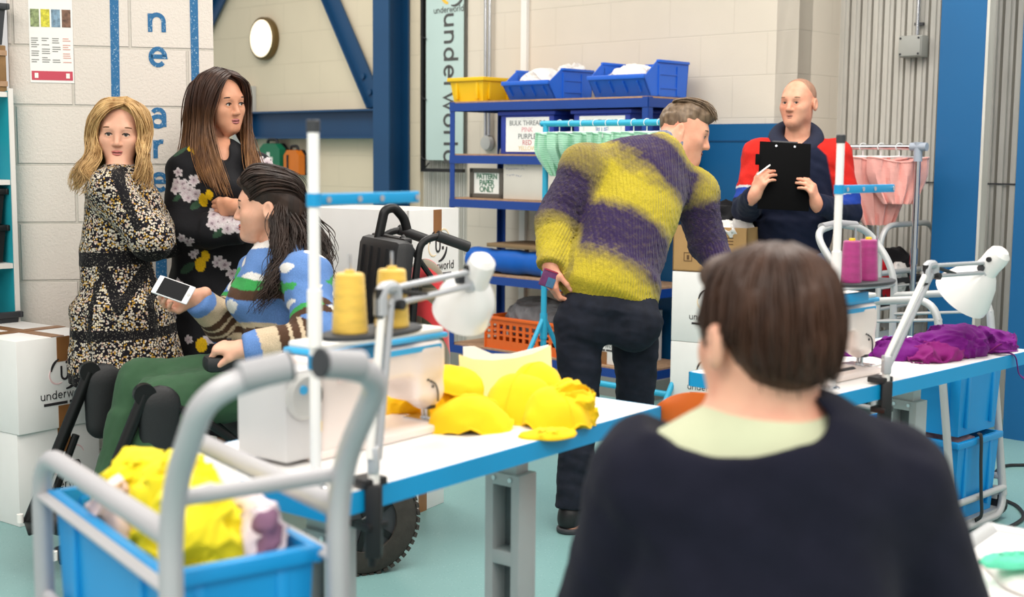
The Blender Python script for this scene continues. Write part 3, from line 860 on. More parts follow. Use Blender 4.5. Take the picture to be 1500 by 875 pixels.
for z in LV:
    z -= Z0
    MB().box((SW/2, SD/2, z+.004), (SW-.01, SD-.01, .012)).build('shelf_board', M_chip, shelf, smooth=0)
    MB().box((SW/2, -.003, z-.025), (SW, .006, .05)).build('beam', M_blue_rack, shelf, smooth=0)
    MB().box((SW/2, SD+.003, z-.025), (SW, .006, .05)).build('beam', M_blue_rack, shelf, smooth=0)
    MB().box((-.003, SD/2, z-.025), (.006, SD, .05)).build('beam', M_blue_rack, shelf, smooth=0)
    MB().box((SW+.003, SD/2, z-.025), (.006, SD, .05)).build('beam', M_blue_rack, shelf, smooth=0)
zt = [z+.011 for z in LV]
# crumpled cloth as a closed soft mound
def crumple(name, label, cat, loc, rx, ry, h, mat, seed=0, yaw=0, n=46, folds=1.0, group=None, edge=.25, parent=None):
    xs = np.linspace(-1, 1, n); X, Y = np.meshgrid(xs, xs, indexing='ij'); X = X.ravel(); Y = Y.ravel()
    r = np.maximum(np.abs(X), np.abs(Y)); ang = np.arctan2(Y, X)
    rr = np.sqrt(X*X+Y*Y)+1e-9; k = r/rr
    u, v = X*k, Y*k                                        # square -> disc
    p3 = np.stack([u*1.3, v*1.3, np.full_like(u, seed*3.1)], 1)
    w1 = vnoise(p3, 2.2, seed); w2 = vnoise(p3, 4.5, seed+1); q = np.stack([u+.25*w1, v+.25*w2, p3[:, 2]], 1)
    ridge = 1-np.abs(vnoise(q, 4.2, seed+2))*1.6; ridge2 = 1-np.abs(vnoise(q, 9.0, seed+3))*1.5; fine = vnoise(q, 19, seed+4)
    prof = np.clip(1-r**2.2, 0, 1)**.55
    out = 1+edge*vnoise(np.stack([np.cos(ang)*1.4, np.sin(ang)*1.4, np.full_like(u, seed)], 1), 2.0, seed+5)
    z = h*(prof*(.62+.22*w1)+folds*prof**.5*(.20*ridge+.12*ridge2+.05*fine))
    z = np.maximum(z, .0)
    top = np.stack([u*rx*out+.012*fine*prof*folds, v*ry*out+.012*w2*prof, z+.003], 1)
    bot = np.stack([u*rx*out*.97, v*ry*out*.97, np.zeros_like(z)], 1)
    N = n*n; f = []
    for i in range(n-1):
        for j in range(n-1):
            a = i*n+j; f.append([a, a+n, a+n+1, a+1]); f.append([N+a, N+a+1, N+a+n+1, N+a+n])
    ring = [i*n for i in range(n)]+[(n-1)*n+j for j in range(1, n)]+[i*n+n-1 for i in range(n-2, -1, -1)]+[j for j in range(n-2, 0, -1)]
    for i in range(len(ring)):
        a, c = ring[i], ring[(i+1) % len(ring)]; f.append([a, c, N+c, N+a])
    o = np_obj(name, np.concatenate([top, bot]), np.array(f), mat, parent, False)
    bm_ = bmesh.new(); bm_.from_mesh(o.data); bmesh.ops.recalc_face_normals(bm_, faces=bm_.faces); bm_.to_mesh(o.data); bm_.free()
    o.location = loc; o.rotation_euler = (0, 0, yaw)
    if parent is None: tag(o, label, cat, group)
    return o
def heap(name, label, cat, loc, rx, ry, h, mat, seed=0, yaw=0, amp=.028, fq=1.0, group=None, hh=.006):
    """soft folded heap of cloth"""
    s = SDF(); rr = random.Random(seed)
    s.ell((0, 0, h*.30), (rx, ry, h*.70), k=0)
    for _ in range(4): a = rr.uniform(0, 6.28); q = rr.uniform(.3, .7); s.ell((rx*.6*q*math.cos(a), ry*.6*q*math.sin(a), h*rr.uniform(.35, .62)), (rx*.5, ry*.5, h*.34), k=.03)
    sc = fq*1.6/max(.06, min(rx, ry, h))
    def dsp(p):
        w = np.stack([vnoise(p, sc*.9, seed), vnoise(p, sc*.8, seed+2), vnoise(p, sc*.85, seed+4)], 1)/sc*.9
        q = p+w
        return amp*(np.abs(vnoise(q, sc*1.5, seed+1))*1.5-.35)+amp*.5*(np.abs(vnoise(q, sc*3.4, seed+3))*1.4-.3)
    s.disp = dsp; s.maxdisp = amp*1.6
    v, f = s.mesh(hh); v = v.copy(); v[:, 2] = np.maximum(v[:, 2], 0)
    o = np_obj(name, v, f, mat, None, False, relax=1); o.location = loc; o.rotation_euler = (0, 0, yaw)
    return tag(o, label, cat, group)
def cloth(name, c, rough=.85, bump=.35, bscale=240, sheen=.06, var=.06):
    return pm(name, c, rough, 0, var, 12, bump, bscale, .002, sheen, spec=.2)
M_clw = cloth('white_cloth', 'e6e2de'); M_clgrey = cloth('grey_wrap', '77767a', .35, .3, 90)
M_binblue = pm('bin_blue_plastic', '1f63cf', .4, 0, .04, 4); M_binyel = pm('bin_yellow_plastic', 'f0c008', .4, 0, .03, 4)
M_bulk = pm('navy_box_plastic', '223a9c', .45, 0, .05, 4); M_orange = pm('orange_crate_plastic', 'e8661a', .45, 0, .05, 5)
tote(sh(.10, .19, zt[4]), YAW_A, .30, .30, .15, M_binyel, 'yellow plastic bin on top of the blue shelving', 'bin', .86)
def hopper(loc, yaw, w, d, h, label):
    root = thing('hopper_bin', label, 'bin', loc, yaw); t = .006
    prof = [(.07, 0), (0, h*.5), (.02, h*.56), (.13, h), (d, h), (d-.02, 0)]     # y,z outline of a side
    for x in (-w/2, w/2-t):
        b = MB(); b.prism([(a, c) for a, c in prof], (x, -d/2, 0), (0, 1, 0), (0, 0, 1), t); b.build('side_wall', M_binblue, root, smooth=0)
    b = MB(); b.prism([(.07, 0), (.0, h*.5), (.012, h*.52), (.078, .006)], (-w/2, -d/2, 0), (0, 1, 0), (0, 0, 1), w); b.build('front_wall', M_binblue, root, smooth=0)
    b = MB(); b.prism([(.07, 0), (.07, .006), (d-.02, .006), (d-.02, 0)], (-w/2, -d/2, 0), (0, 1, 0), (0, 0, 1), w); b.build('base', M_binblue, root, smooth=0)
    b = MB(); b.prism([(d-.02, 0), (d-.027, .0), (d-.007, h), (d, h)], (-w/2, -d/2, 0), (0, 1, 0), (0, 0, 1), w); b.build('back_wall', M_binblue, root, smooth=0)
    b = MB(); b.box((0, -d/2+.004, h*.53), (w+.012, .02, .026), bev=.004); b.build('lip', M_binblue, root)
    for x in (-w/2, w/2): b = MB(); b.box((x, .065-.005, h-.007), (.022, d-.13, .016), bev=.003); b.build('rim', M_binblue, root)
    for x in (-w/2, w/2):
        b = MB(); b.box((x, .1, h*.45), (.012, .012, h*.8)); b.box((x, -.07, h*.45), (.012, .012, h*.8)); b.box((x, .015, h*.25), (.010, .17, .008)); b.box((x, .015, h*.62), (.010, .17, .008)); b.build('rib', M_binblue, root, smooth=0)
    for i in range(4):
        x = -w/2+w*(i+.5)/4; b = MB(); b.box((x, -d/2+.028, h*.27), (.008, .014, h*.34), rot=Matrix.Rotation(math.atan2(.07, h*.5), 3, 'X')); b.build('front_rib', M_binblue, root, smooth=0)
    return root
hopper(sh(.63, .22, zt[4]), YAW_A, .37, .42, .185, 'blue open-front bin with white cloth beside the yellow bin')
heap('white_cloth', 'white cloth heaped in the blue bin beside the yellow bin', 'cloth', sh(.61, .2, zt[4]+.03), .155, .14, .165, M_clw, 3, YAW_A, .022, 1.7, hh=.005)
heap('white_cloth', 'small knot of white cloth at the back of the left blue bin', 'cloth', sh(.68, .37, zt[4]+.09), .12, .05, .135, M_clw, 5, YAW_A, .02, 1.3, hh=.005)
hopper(sh(1.325, .22, zt[4]), YAW_A, .40, .42, .205, 'blue open-front bin with white cloth at the right end of the shelving')
heap('white_cloth', 'white cloth heaped in the right end blue bin', 'cloth', sh(1.31, .2, zt[4]+.03), .165, .14, .16, M_clw, 8, YAW_A, .022, 1.7, hh=.005)
# bulk thread boxes with printed sheets
def bulk(x, label, lines, w=.42):
    root = thing('bulk_thread_box', label, 'storage box', sh(x, .21, zt[3]), YAW_A)
    h = .235
    b = MB()
    for c, s in (((0, -.17, h/2), (w, .012, h)), ((0, .17, h/2), (w, .012, h)), ((-w/2, 0, h/2), (.012, .352, h)), ((w/2, 0, h/2), (.012, .352, h)), ((0, 0, .006), (w, .34, .012))): b.box(c, s, bev=.002)
    b.build('body', M_bulk, root)
    b = MB(); b.box((0, 0, h+.01), (w+.05, .38, .024), bev=.006); b.build('lid', M_bulk, root)
    b = MB(); b.box((.005, -.1775, h*.5), (w*.84, .002, h*.88)); b.build('sheet', M_paper, root, smooth=0)
    for (s, z, size, m) in lines: MB().text(s, (.005, -.1787, z), (1, 0, 0), (0, 0, 1), size, .0006).build('lettering', m, root, smooth=0)
    return root
M_tp = pm('print_rose', 'd98f98', .7, 0, .02); M_tr = pm('print_scarlet', 'c2565a', .7, 0, .02); M_tg = pm('print_slate', '55585c', .7, 0, .02); M_ty = pm('print_ochre', 'd8bf7a', .7, 0, .02)
bulk(.63, 'navy box labelled bulk threads pink purple red on the upper shelf', [('- - - - - - - - -', .212, .018, M_tg), ('BULK THREADS', .185, .042, M_tg), ('PINK', .145, .042, M_tp), ('PURPLE', .105, .045, M_tg), ('RED', .068, .042, M_tr), ('YELLOW', .034, .036, M_ty)])
bulk(1.21, 'navy labelled box behind the mint garments on the upper shelf', [('BULK THREADS', .185, .04, M_tg), ('BLUE', .14, .04, pm('print_blue', '4a6fb0', .7)), ('GREEN', .1, .04, pm('print_green', '5a8f6a', .7))], .40)
crumple('net_bundle', 'small grey bundle of netting beside the navy box', 'netting', sh(.36, .16, zt[3]), .05, .06, .06, M_clgrey, 12, YAW_A, 24)
# pattern paper sign + board
root = thing('sign', 'framed sign reading PATTERN PAPER ONLY on the middle shelf', 'sign', sh(.27, .06, zt[2]), YAW_A)
b = MB(); w, h = .29, .185
for c, s in (((0, 0, .014), (w, .02, .028)), ((0, 0, h-.014), (w, .02, .028)), ((-w/2+.016, 0, h/2), (.032, .02, h)), ((w/2-.016, 0, h/2), (.032, .02, h))): b.box(c, s, bev=.002)
b.build('frame', pm('frame_taupe', '5d5750', .6, 0, .06), root)
MB().box((0, .004, h/2), (w-.05, .01, h-.04)).build('sheet', M_paper, root, smooth=0)
M_tgr = pm('print_dark_green', '3d7357', .7, 0, .02)
for s, z in (('PATTERN', .133), ('PAPER', .093), ('ONLY', .053)): MB().text(s, (0, -.0015, z), (1, 0, 0), (0, 0, 1), .05 if s != 'PATTERN' else .046, .0006, bold=.0012, spacing=.9).build('lettering', M_tgr, root, smooth=0)
root = thing('archive_box', 'off-white box with handwriting beside the pattern paper sign', 'box', sh(.69, .16, zt[2]), YAW_A)
b = MB(); b.box((0, 0, .115), (.50, .26, .23), bev=.004); b.build('body', pm('offwhite_card', 'd9d2c8', .7, 0, .03), root)
rr = random.Random(5); b = MB()
for j, (z, n) in enumerate(((.21, 9), (.185, 8), (.145, 7))):
    for i in range(n):
        x = -.22+i*.019+rr.uniform(-.003, .003); p = [(x+rr.uniform(-.007, .007)+k*.004, z+rr.uniform(-.008, .008)) for k in range(4)]
        ribbon(b, p, .002, Vector((0, -.1305, 0)), Vector((1, 0, 0)), Vector((0, 0, 1)), Vector((0, -1, 0)), .0006)
b.build('handwriting', pm('pen_ink', '8288a8', .7), root, smooth=0)
# fabric rolls and cardboard on the lower shelf
M_roll = cloth('blue_fabric', '0a5bb8', .5, .4, 60, .1)
def roll(p0, p1, r, mat, label, core=True):
    d = (p1-p0); L = d.length; d.normalize(); root = thing('fabric_roll', label, 'fabric roll', p0, 0)
    prof = [(0, 0), (r*.9, 0)]
    for i in range(25):
        f = i/24; prof.append((r*(1+.06*math.sin(f*21)+.03*math.sin(f*47)), L*f))
    prof += [(r*.9, L), (0, L)]
    MB().lathe(prof, (0, 0, 0), d, 24).build('fabric', mat, root)
    MB().cyl(-d*.05, d*(L+.05), r*.42, n=18).build('core', M_white, root)
    return root
roll(sh(.12, .09, zt[1]+.078), sh(1.05, .12, zt[1]+.078), .075, M_roll, 'royal blue fabric roll on the lower middle shelf')
roll(sh(.10, .26, zt[1]+.066), sh(1.0, .26, zt[1]+.066), .063, cloth('pale_wrap_fabric', 'b9b3b5', .35, .4, 70), 'pale wrapped fabric roll behind the blue roll')
root = thing('cardboard_sheet', 'brown cardboard sheet lying above the fabric rolls', 'cardboard', sh(.68, .23, zt[1]+.165), YAW_A)
MB().box((0, 0, .012), (.8, .36, .024), bev=.003).build('sheet', pm('brown_card', '8a7050', .8, 0, .1), root)
for x in (-.38, .38): MB().box((x, .17, -.0825), (.02, .02, .165)).build('leg', pm('brown_card', '8a7050'), root, smooth=0)
# orange crate with slots
root = thing('vented_crate', 'orange slotted plastic crate on the bottom shelf', 'crate', sh(.60, .22, zt[0]), YAW_A)
w, d, h = .60, .38, .20
def slot_wall(b, L, hh, rows, cols):
    """wall of bars with openings, x along, z up"""
    zs = [0, .055, .085, .115, .145, hh]
    b.box((0, 0, .0275), (L, .008, .055)); b.box((0, 0, hh-.0225), (L, .008, .045))
    for z in (.088, .122): b.box((0, 0, z), (L, .008, .012))
    for i in range(cols+1):
        x = -L/2+L*i/cols; b.box((x, 0, hh/2), (.022, .009, hh))
for sy in (-1, 1):
    b = MB(); slot_wall(b, w, h, 2, 11); o = b.build('side_wall', M_orange, root, smooth=0); o.location = (0, sy*d/2, 0)
for sx in (-1, 1):
    b = MB(); slot_wall(b, d, h, 2, 7); o = b.build('end_wall', M_orange, root, smooth=0); o.location = (sx*w/2, 0, 0); o.rotation_euler = (0, 0, PI/2)
MB().box((0, 0, .006), (w, d, .012)).build('base', M_orange, root, smooth=0)
b = MB(); b.box((0, -d/2-.004, h-.008), (w+.02, .02, .02), bev=.003); b.box((0, d/2+.004, h-.008), (w+.02, .02, .02), bev=.003); b.box((-w/2-.004, 0, h-.008), (.02, d+.02, .02), bev=.003); b.box((w/2+.004, 0, h-.008), (.02, d+.02, .02), bev=.003); b.build('rim', M_orange, root)
heap('wrapped_fabric', 'grey plastic-wrapped fabric heaped in the orange crate', 'fabric', sh(.60, .22, zt[0]+.09), .27, .165, .24, M_clgrey, 21, YAW_A)
carton(sh(1.05, .05, zt[0]), YAW_A, 'white emblem-printed carton on the bottom shelf behind the man in jeans', w=.34, d=.36, h=.3)

# ------------------------------------------------------------ right-hand carton stack
rb = P(985, 398, 6.35); ry = math.atan2(-.5, .866)
rbase = Vector((rb.x, rb.y, 0))
root = thing('pallet', 'low wooden pallet under the right-hand white cartons', 'pallet', rbase+Vector((.33, .02, 0)), ry)
for z in (.018, .112):
    for k in range(5): MB().box((-.05, -.16+.08*k+.04, z), (.44, .065, .02)).build('board', M_chip, root, smooth=0)
for x in (-.24, -.05, .14): MB().box((x, .04, .065), (.06, .36, .074)).build('bearer', M_chip, root, smooth=0)
for i in range(2):
    carton(rbase+Vector((0, 0, .123+.347*i)), ry, ('lower' if i == 0 else 'upper')+' white emblem-printed carton beside the turquoise garment rail', w=.35, d=.34, tape=False, scrib=M_creamp)
M_kraft = pm('kraft_card', 'b08a58', .75, 0, .06, 8)
root = thing('brown_carton', 'open brown cardboard box on the right-hand white cartons', 'cardboard box', rbase+Vector((0, 0, .818)), ry)
w, d, h = .38, .30, .22; t = .006; b = MB()
for c, s in (((w/2, t/2, h/2), (w, t, h)), ((w/2, d-t/2, h/2), (w, t, h)), ((t/2, d/2, h/2), (t, d, h)), ((w-t/2, d/2, h/2), (t, d, h)), ((w/2, d/2, t/2), (w, d, t))): b.box(c, s)
b.build('body', M_kraft, root, smooth=0)
b = MB(); X3, Z3, N3 = Vector((1, 0, 0)), Vector((0, 0, 1)), Vector((0, -1, 0))
for i in range(4):
    x = .06+.075*i
    ribbon(b, [(x, .05), (x+.04, .05), (x+.04, .09), (x, .09), (x, .05)], .003, Vector((0, -.0005, 0)), X3, Z3, N3, .0008)
    b.box((x+.02, -.0008, .068), (.012, .001, .022))
for z in (.14, .155, .17): b.box((.2, -.0008, z), (.22, .001, .004))
b.build('printed_symbols', pm('print_brown', '5c4126', .8), root, smooth=0)
def rb_(x, y, z):
    ux = Vector((math.cos(ry), math.sin(ry), 0)); return rbase+ux*x+Vector((-ux.y, ux.x, 0))*y+Vector((0, 0, z))
heap('white_cloth', 'white cloth draped over the rim of the open brown box', 'cloth', rb_(.28, .09, .99), .09, .1, .09, M_clw, 31, ry)
heap('black_cloth', 'black cloth piled in the open brown box', 'cloth', rb_(.19, .19, .96), .16, .09, .2, cloth('black_cloth', '17171a'), 33, ry)
# ------------------------------------------------------------ sewing tables
TZ = .76
M_top = pm('white_laminate', 'f1efec', .35, 0, .015, 3, spec=.4); M_band = pm('blue_edge_band', '0096d0', .45, 0, .04, 5)
M_leg = pm('grey_leg_metal', 'b6b9ba', .45, .1, .05, 5); M_legd = pm('leg_slot_grey', '6f7678', .5, .3, .05, 5)
def table(loc, yaw, L, D, label, legs):
    """local x along the length, y to the back; loc = front-left corner on the floor"""
    ux = Vector((math.cos(yaw), math.sin(yaw), 0)); uy = Vector((-ux.y, ux.x, 0))
    root = thing('sewing_table', label, 'table', loc+ux*L/2+uy*D/2, yaw)
    MB().box((0, 0, TZ-.02), (L-.004, D-.004, .04)).build('tabletop', M_top, root, smooth=0)
    e = .004; zz = TZ-.0205
    for c, s in (((0, -D/2, zz), (L+e, e, .041)), ((0, D/2, zz), (L+e, e, .041)), ((-L/2, 0, zz), (e, D+e, .041)), ((L/2, 0, zz), (e, D+e, .041))):
        MB().box(c, s).build('edge_band', M_band, root, smooth=0)
    for a in legs:
        x = a-L/2; w = .105
        b = MB()
        for c, s in (((x, -.04, .33), (.07, .025, .56)), ((x, .04, .33), (.07, .025, .56)), ((x+.031, 0, .33), (.008, .06, .56)), ((x, 0, .595), (.07, .06, .03)), ((x, 0, .40), (.07, .06, .035)), ((x, 0, .065), (.07, .06, .03))): b.box(c, s, bev=.002)
        leg = b.build('leg', M_leg, root, smooth=30)
        MB().box((x+.02, 0, .33), (.012, .056, .5)).build('slot_plate', M_legd, leg, smooth=0)
        MB().box((x, 0, .655), (.05, .07, .11), bev=.002).build('upper_column', M_leg, leg)
        MB().box((x, 0, .03), (.11, D*.95, .05), bev=.01).build('foot', M_leg, leg)
        MB().box((x, 0, .71), (.12, D*.8, .016)).build('bracket', M_leg, leg)
        for q in (-.025, .025): MB().cyl((x-.036, q, .597), (x-.038, q, .597), .006, n=10).build('bolt', M_chrome, leg)
    return root, ux, uy
T1 = Vector((-.33, 2.27, 0)); Y1 = math.atan2(.789, .614)
T2 = Vector((.85, 3.35, 0)); Y2 = math.atan2(.70, .715)
t1, u1, v1 = table(T1, Y1, 1.14, .50, 'white sewing table with blue edging covered with yellow garments', (.24, .86))
t2, u2, v2 = table(T2, Y2, 1.18, .48, 'white sewing table with blue edging holding a purple heap of lingerie', (.25, .82))
def on1(a, b, z=0): return T1+u1*a+v1*b+Vector((0, 0, TZ+z))
def on2(a, b, z=0): return T2+u2*a+v2*b+Vector((0, 0, TZ+z))
for root, loc in ((t1, None), (t2, None)):
    pass
MB().box((-.42, .06, .66), (.2, .16, .07), bev=.006).build('control_box', pm('control_beige', 'c9c6b8', .5), t2)
MB().box((-.47, .05, .66), (.14, .14, .07), bev=.006).build('control_box', pm('control_beige', 'c9c6b8', .5), t1)

# ------------------------------------------------------------ sewing machines (local x to the needle end, +y to the back edge)
M_mach = pm('machine_enamel', 'ecdfd8', .35, 0, .02, 4, coat=.2); M_motor = pm('motor_grey', 'c4c3c3', .45, 0, .04, 4)
M_strip = pm('machine_blue_strip', '35a9df', .4, 0, .03); M_yel = pm('warning_yellow', 'f2c617', .5, 0, .02)
def machine(loc, yaw, label, S=1.0):
    root = thing('sewing_machine', label, 'sewing machine', loc, yaw)
    # seen from the operator's far side: body at low x, head at high x; front face toward -y
    s = SDF()
    s.box((.17, 0, .105), (.085, .075, .10), r=.015)
    s.box((.32, 0, .165), (.16, .055, .038), r=.018, k=.03)
    s.box((.445, 0, .135), (.052, .052, .068), r=.02, k=.03)
    s.ell((.465, -.01, .075), (.032, .035, .035), k=.03)
    v, f = s.mesh(.006); np_obj('body', v, f, M_mach, root, False, relax=1)
    MB().box((.27, 0, .01), (.42, .16, .018), bev=.004).build('bed', M_mach, root)
    MB().box((.30, 0, .212), (.40, .11, .012), bev=.004).build('top_cover', M_strip, root)
    MB().box((.30, 0, .224), (.38, .10, .014), bev=.005).build('top_cap', M_white, root)
    MB().box((.30, -.0585, .19), (.34, .003, .012)).build('side_strip', M_strip, root, smooth=0)
    m = MB(); m.box((.04, 0, .1), (.1, .15, .185), bev=.012); m = m.build('motor', M_motor, root)
    MB().lathe([(0, 0), (.045, 0), (.048, .008), (.04, .016), (0, .016)], (.035, -.074, .14), (0, -1, 0), 28).build('fan_cover', M_lgrey, m)
    for i, r in enumerate((.012, .02, .028, .036)): MB().tube(arc((.035, -.091, .14), r, -.9, .5, 8, (1, 0, 0), (0, 0, 1)), .0022, 5).build('vent', M_dgrey, m)
    MB().cyl((.022, -.09, .155), (.022, -.094, .155), .009, n=14).build('cap', M_strip, m)
    MB().box((.072, -.0765, .12), (.022, .002, .075)).build('label_panel', pm('label_dark', '8b8a88', .5), m, smooth=0)
    MB().box((.072, -.0775, .072), (.022, .002, .022)).build('warning_label', M_yel, m, smooth=0)
    MB().box((.072, -.0765, .03), (.016, .002, .02)).build('socket', M_dgrey, m, smooth=0)
    p = MB().box((.185, -.0762, .17), (.11, .002, .036)).build('rating_plate', pm('plate_pink', 'ecd9d3', .5, 0, .02), root, smooth=0)
    b = MB(); b.box((.19, -.0775, .176), (.05, .001, .006)); b.build('red_line', M_inkr, p, smooth=0)
    b = MB(); b.box((.185, -.0775, .163), (.09, .001, .003)); b.build('text_line', M_ink, p, smooth=0)
    for x, z, r in ((.425, .155, .004), (.458, .15, .0055), (.47, .163, .0045), (.462, .127, .005), (.43, .118, .004), (.105, .03, .004), (.447, .10, .0035)):
        MB().cyl((x, -.05, z), (x, -.0555, z), r, n=12).build('screw', M_dgrey, root)
    MB().tube(smooth_path([(.435, -.057, .115), (.45, -.06, .105), (.458, -.06, .085), (.46, -.058, .065)], 4), .0022, 6).build('thread_guide', M_dgrey, root)
    MB().cyl((.465, -.01, .06), (.465, -.01, .02), .005, n=10).build('needle_bar', M_chrome, root)
    MB().cyl((.465, -.022, .075), (.465, -.022, .012), .006, n=10).build('presser_bar', M_chrome, root)
    MB().box((.465, -.03, .05), (.02, .02, .012), bev=.003).build('clamp', M_dgrey, root)
    b = MB(); b.box((.465, -.03, .022), (.014, .05, .005), bev=.002); b.build('presser_foot', M_chrome, root)
    MB().box((.47, -.01, .0205), (.06, .08, .003)).build('needle_plate', M_chrome, root, smooth=0)
    MB().lathe([(0, 0), (.018, 0), (.016, .012), (.008, .02), (0, .02)], (.495, -.0, .165), (1, 0, 0), 18).build('tension_knob', M_mach, root)
    return root
machine(on1(.12, .30), Y1, 'cream sewing machine with a grey motor on the table with yellow garments')
machine(on2(-.09, .17), Y2, 'cream sewing machine mostly behind the brown-haired man, on the purple heap table')

# ------------------------------------------------------------ thread stands and cones
M_pole = pm('white_pole', 'f2f1ef', .4, 0, .02)
def thread_stand(loc, yaw, label, up=1):
    root = thing('thread_stand', label, 'thread stand', loc, yaw)
    MB().lathe([(0, 0), (.022, 0), (.022, .004), (.013, .010), (.0, .010)], n=20).build('base_nut', M_chrome, root)
    MB().cyl((0, 0, 0), (0, 0, .66), .0105, n=18).build('pole', M_pole, root)
    MB().cyl((0, 0, .655), (0, 0, .678), .0125, n=18, bev=.002).build('cap', M_dgrey, root)
    MB().cyl((0, 0, .522), (0, 0, .546), .0135, n=18).build('clamp', M_band, root)
    arm = MB().box((.14, 0, .534), (.28, .012, .022), bev=.003).build('thread_arm', M_band, root)
    for x in (.03, .11, .17, .27): MB().cyl((x, -.0055, .534), (x, -.009, .534), .006, n=12).build('eyelet', M_chrome, arm)
    MB().cyl((0, 0, .225), (0, 0, .25), .0135, n=18).build('clamp', M_band, root)
    MB().box((.08, 0, .24), (.16, .016, .026), bev=.003).build('lower_arm', M_band, root)
    MB().cyl((0, 0, .265), (0, 0, .37), .0135, n=18).build('sleeve', M_pole, root)
    tr = MB().lathe([(0, 0), (.07, 0), (.074, .004), (.074, .009), (.07, .011), (0, .011)], (.15, 0, .272), (0, 0, 1), 40, (1.75, .8)).build('tray', M_dgrey, root)
    for x in (.09, .205): MB().cyl((x, 0, .28), (x, 0, .43), .003, n=8).build('spindle', M_chrome, tr)
    return root
thread_stand(on1(.045, .073), Y1, 'white thread stand with a blue arm carrying two yellow cones')
thread_stand(on2(.07, .055), Y2, 'white thread stand with a blue arm carrying two magenta cones')
for a in (.09, .205):
    cone_spool(on1(.045+a, .073, .2835), .034, .112, M_thr_y, ('nearer' if a < .1 else 'farther')+' of the two yellow thread cones on the stand tray', tip=M_thr_y)
for a in (.075, .16):
    cone_spool(on2(.07+a, .055, .2835), .029, .112, M_thr_m, ('nearer' if a < .1 else 'farther')+' of the two magenta thread cones on the stand tray', tip=M_yel)

# ------------------------------------------------------------ jointed lamps
M_lampw = pm('lamp_white', 'e9e8e5', .3, 0, .02, 4, coat=.3); M_lampg = pm('lamp_grey', 'b9bcc0', .4, .3, .03)
def lamp(base, elbow, head, aim, label, shade_r=.078):
    root = thing('desk_lamp', label, 'lamp', base)
    base, elbow, head, aim = [Vector(x) for x in (base, elbow, head, aim)]; aim.normalize()
    b = MB(); b.box(base+Vector((0, 0, -.06)), (.03, .04, .14), bev=.004); b.build('clamp', M_black, root, world=True)
    MB().box(base+Vector((-.012, .012, .012)), (.055, .05, .016), rot=rotz(.8), bev=.003).build('clamp_jaw', M_black, root, world=True)
    MB().box(base+Vector((-.006, .006, -.07)), (.05, .045, .016), rot=rotz(.8), bev=.003).build('clamp_jaw', M_black, root, world=True)
    MB().cyl(base+Vector((-.004, .004, -.075)), base+Vector((-.004, .004, -.15)), .007, n=12).build('clamp_screw', M_black, root, world=True)
    MB().cyl(base+Vector((0, 0, -.0)), base+Vector((0, 0, .05)), .011, n=14).build('post', M_white, root, world=True)
    p0 = base+Vector((0, 0, .055)); d = (elbow-p0).normalized(); fw = (head-elbow); fw.z = 0; fw.normalize()
    side = d.cross(Vector((fw.y, -fw.x, 0))).normalized()
    for k, (r, m) in ((-.014, (.008, M_white)), (.014, (.008, M_lampg))): MB().cyl(p0+side*k, elbow+side*k, r, n=12).build('lower_rod', m, root, world=True)
    MB().box(p0, (.022, .03, .05), bev=.004).build('lower_joint', M_lampg, root, world=True)
    b = MB(); b.tube(rounded([elbow-fw*.022-Vector((0, 0, .03)), elbow-fw*.022+Vector((0, 0, .02)), elbow+fw*.03+Vector((0, 0, .02)), elbow+fw*.03-Vector((0, 0, .02))], .02), .013, 10); b.build('elbow_bracket', M_lampg, root, world=True)
    MB().cyl(elbow-fw*.026-Vector((0, 0, .035)), elbow-fw*.026+Vector((0, 0, .02)), .009, n=12).build('elbow_pad', M_black, root, world=True)
    c = elbow+fw*.026-Vector((0, 0, .014)); t_ = Vector((-fw.y, fw.x, 0)); MB().cyl(c-t_*.02, c+t_*.02, .010, n=12).build('elbow_knob', M_black, root, world=True)
    h0 = head-fw*.03
    for k in (.016, -.014): MB().cyl(elbow+Vector((0, 0, k)), h0+Vector((0, 0, k)), .0065, n=12).build('upper_rod', M_lampg, root, world=True)
    e2 = elbow+(head-elbow)*.42; MB().cyl(elbow+Vector((0, 0, .014))+fw*.02, e2-Vector((0, 0, .012)), .0055, n=8).build('spring', M_black, root, world=True)
    MB().box(head-fw*.02, (.025, .02, .05), rot=rotz(math.atan2(fw.y, fw.x)), bev=.004).build('head_bracket', M_lampg, root, world=True)
    n0 = head-aim*.055
    r = shade_r
    out = [(0, -.072), (.018, -.07), (.031, -.058), (.034, -.04), (.033, -.01), (.035, .01), (.046, .022), (.062, .045), (.072, .07), (r, .105), (r*1.02, .125)]
    inn = [(r*.99, .125), (r*.96, .105), (.069, .072), (.058, .047), (.042, .027), (0, .02)]
    q = .95*r/.078
    sh_ = MB().lathe([(a*q, h*q) for a, h in out+inn], head+Vector((0, 0, .0)), aim, 40).build('shade', M_lampw, root, world=True)
    MB().sphere(head+aim*.055, .022, 16).build('bulb', M_white, sh_, world=True)
    t2_ = aim.cross(Vector((0, 0, 1))).normalized(); c = head-aim*.035*q
    sgn = -1 if t2_.y > 0 else 1
    MB().cyl(c+t2_*sgn*.03*q, c+t2_*sgn*.04*q, .008, n=14).build('switch', M_black, sh_, world=True)
    k = head+t2_*sgn*.045; MB().cyl(head, k, .010, n=14).build('head_knob', M_dgrey, root, world=True)
    return root
lamp(on1(.114, -.008, -.0), P(567, 437, 2.42), P(697, 408, 2.72), (-.30, .55, -.75), 'white jointed lamp clamped to the table with yellow garments', .072)
lamp(on2(.24, -.008, -.0), P(1362, 398, 3.68), P(1447, 392, 3.95), (-.42, .5, -.75), 'white jointed lamp clamped to the purple heap table', .086)

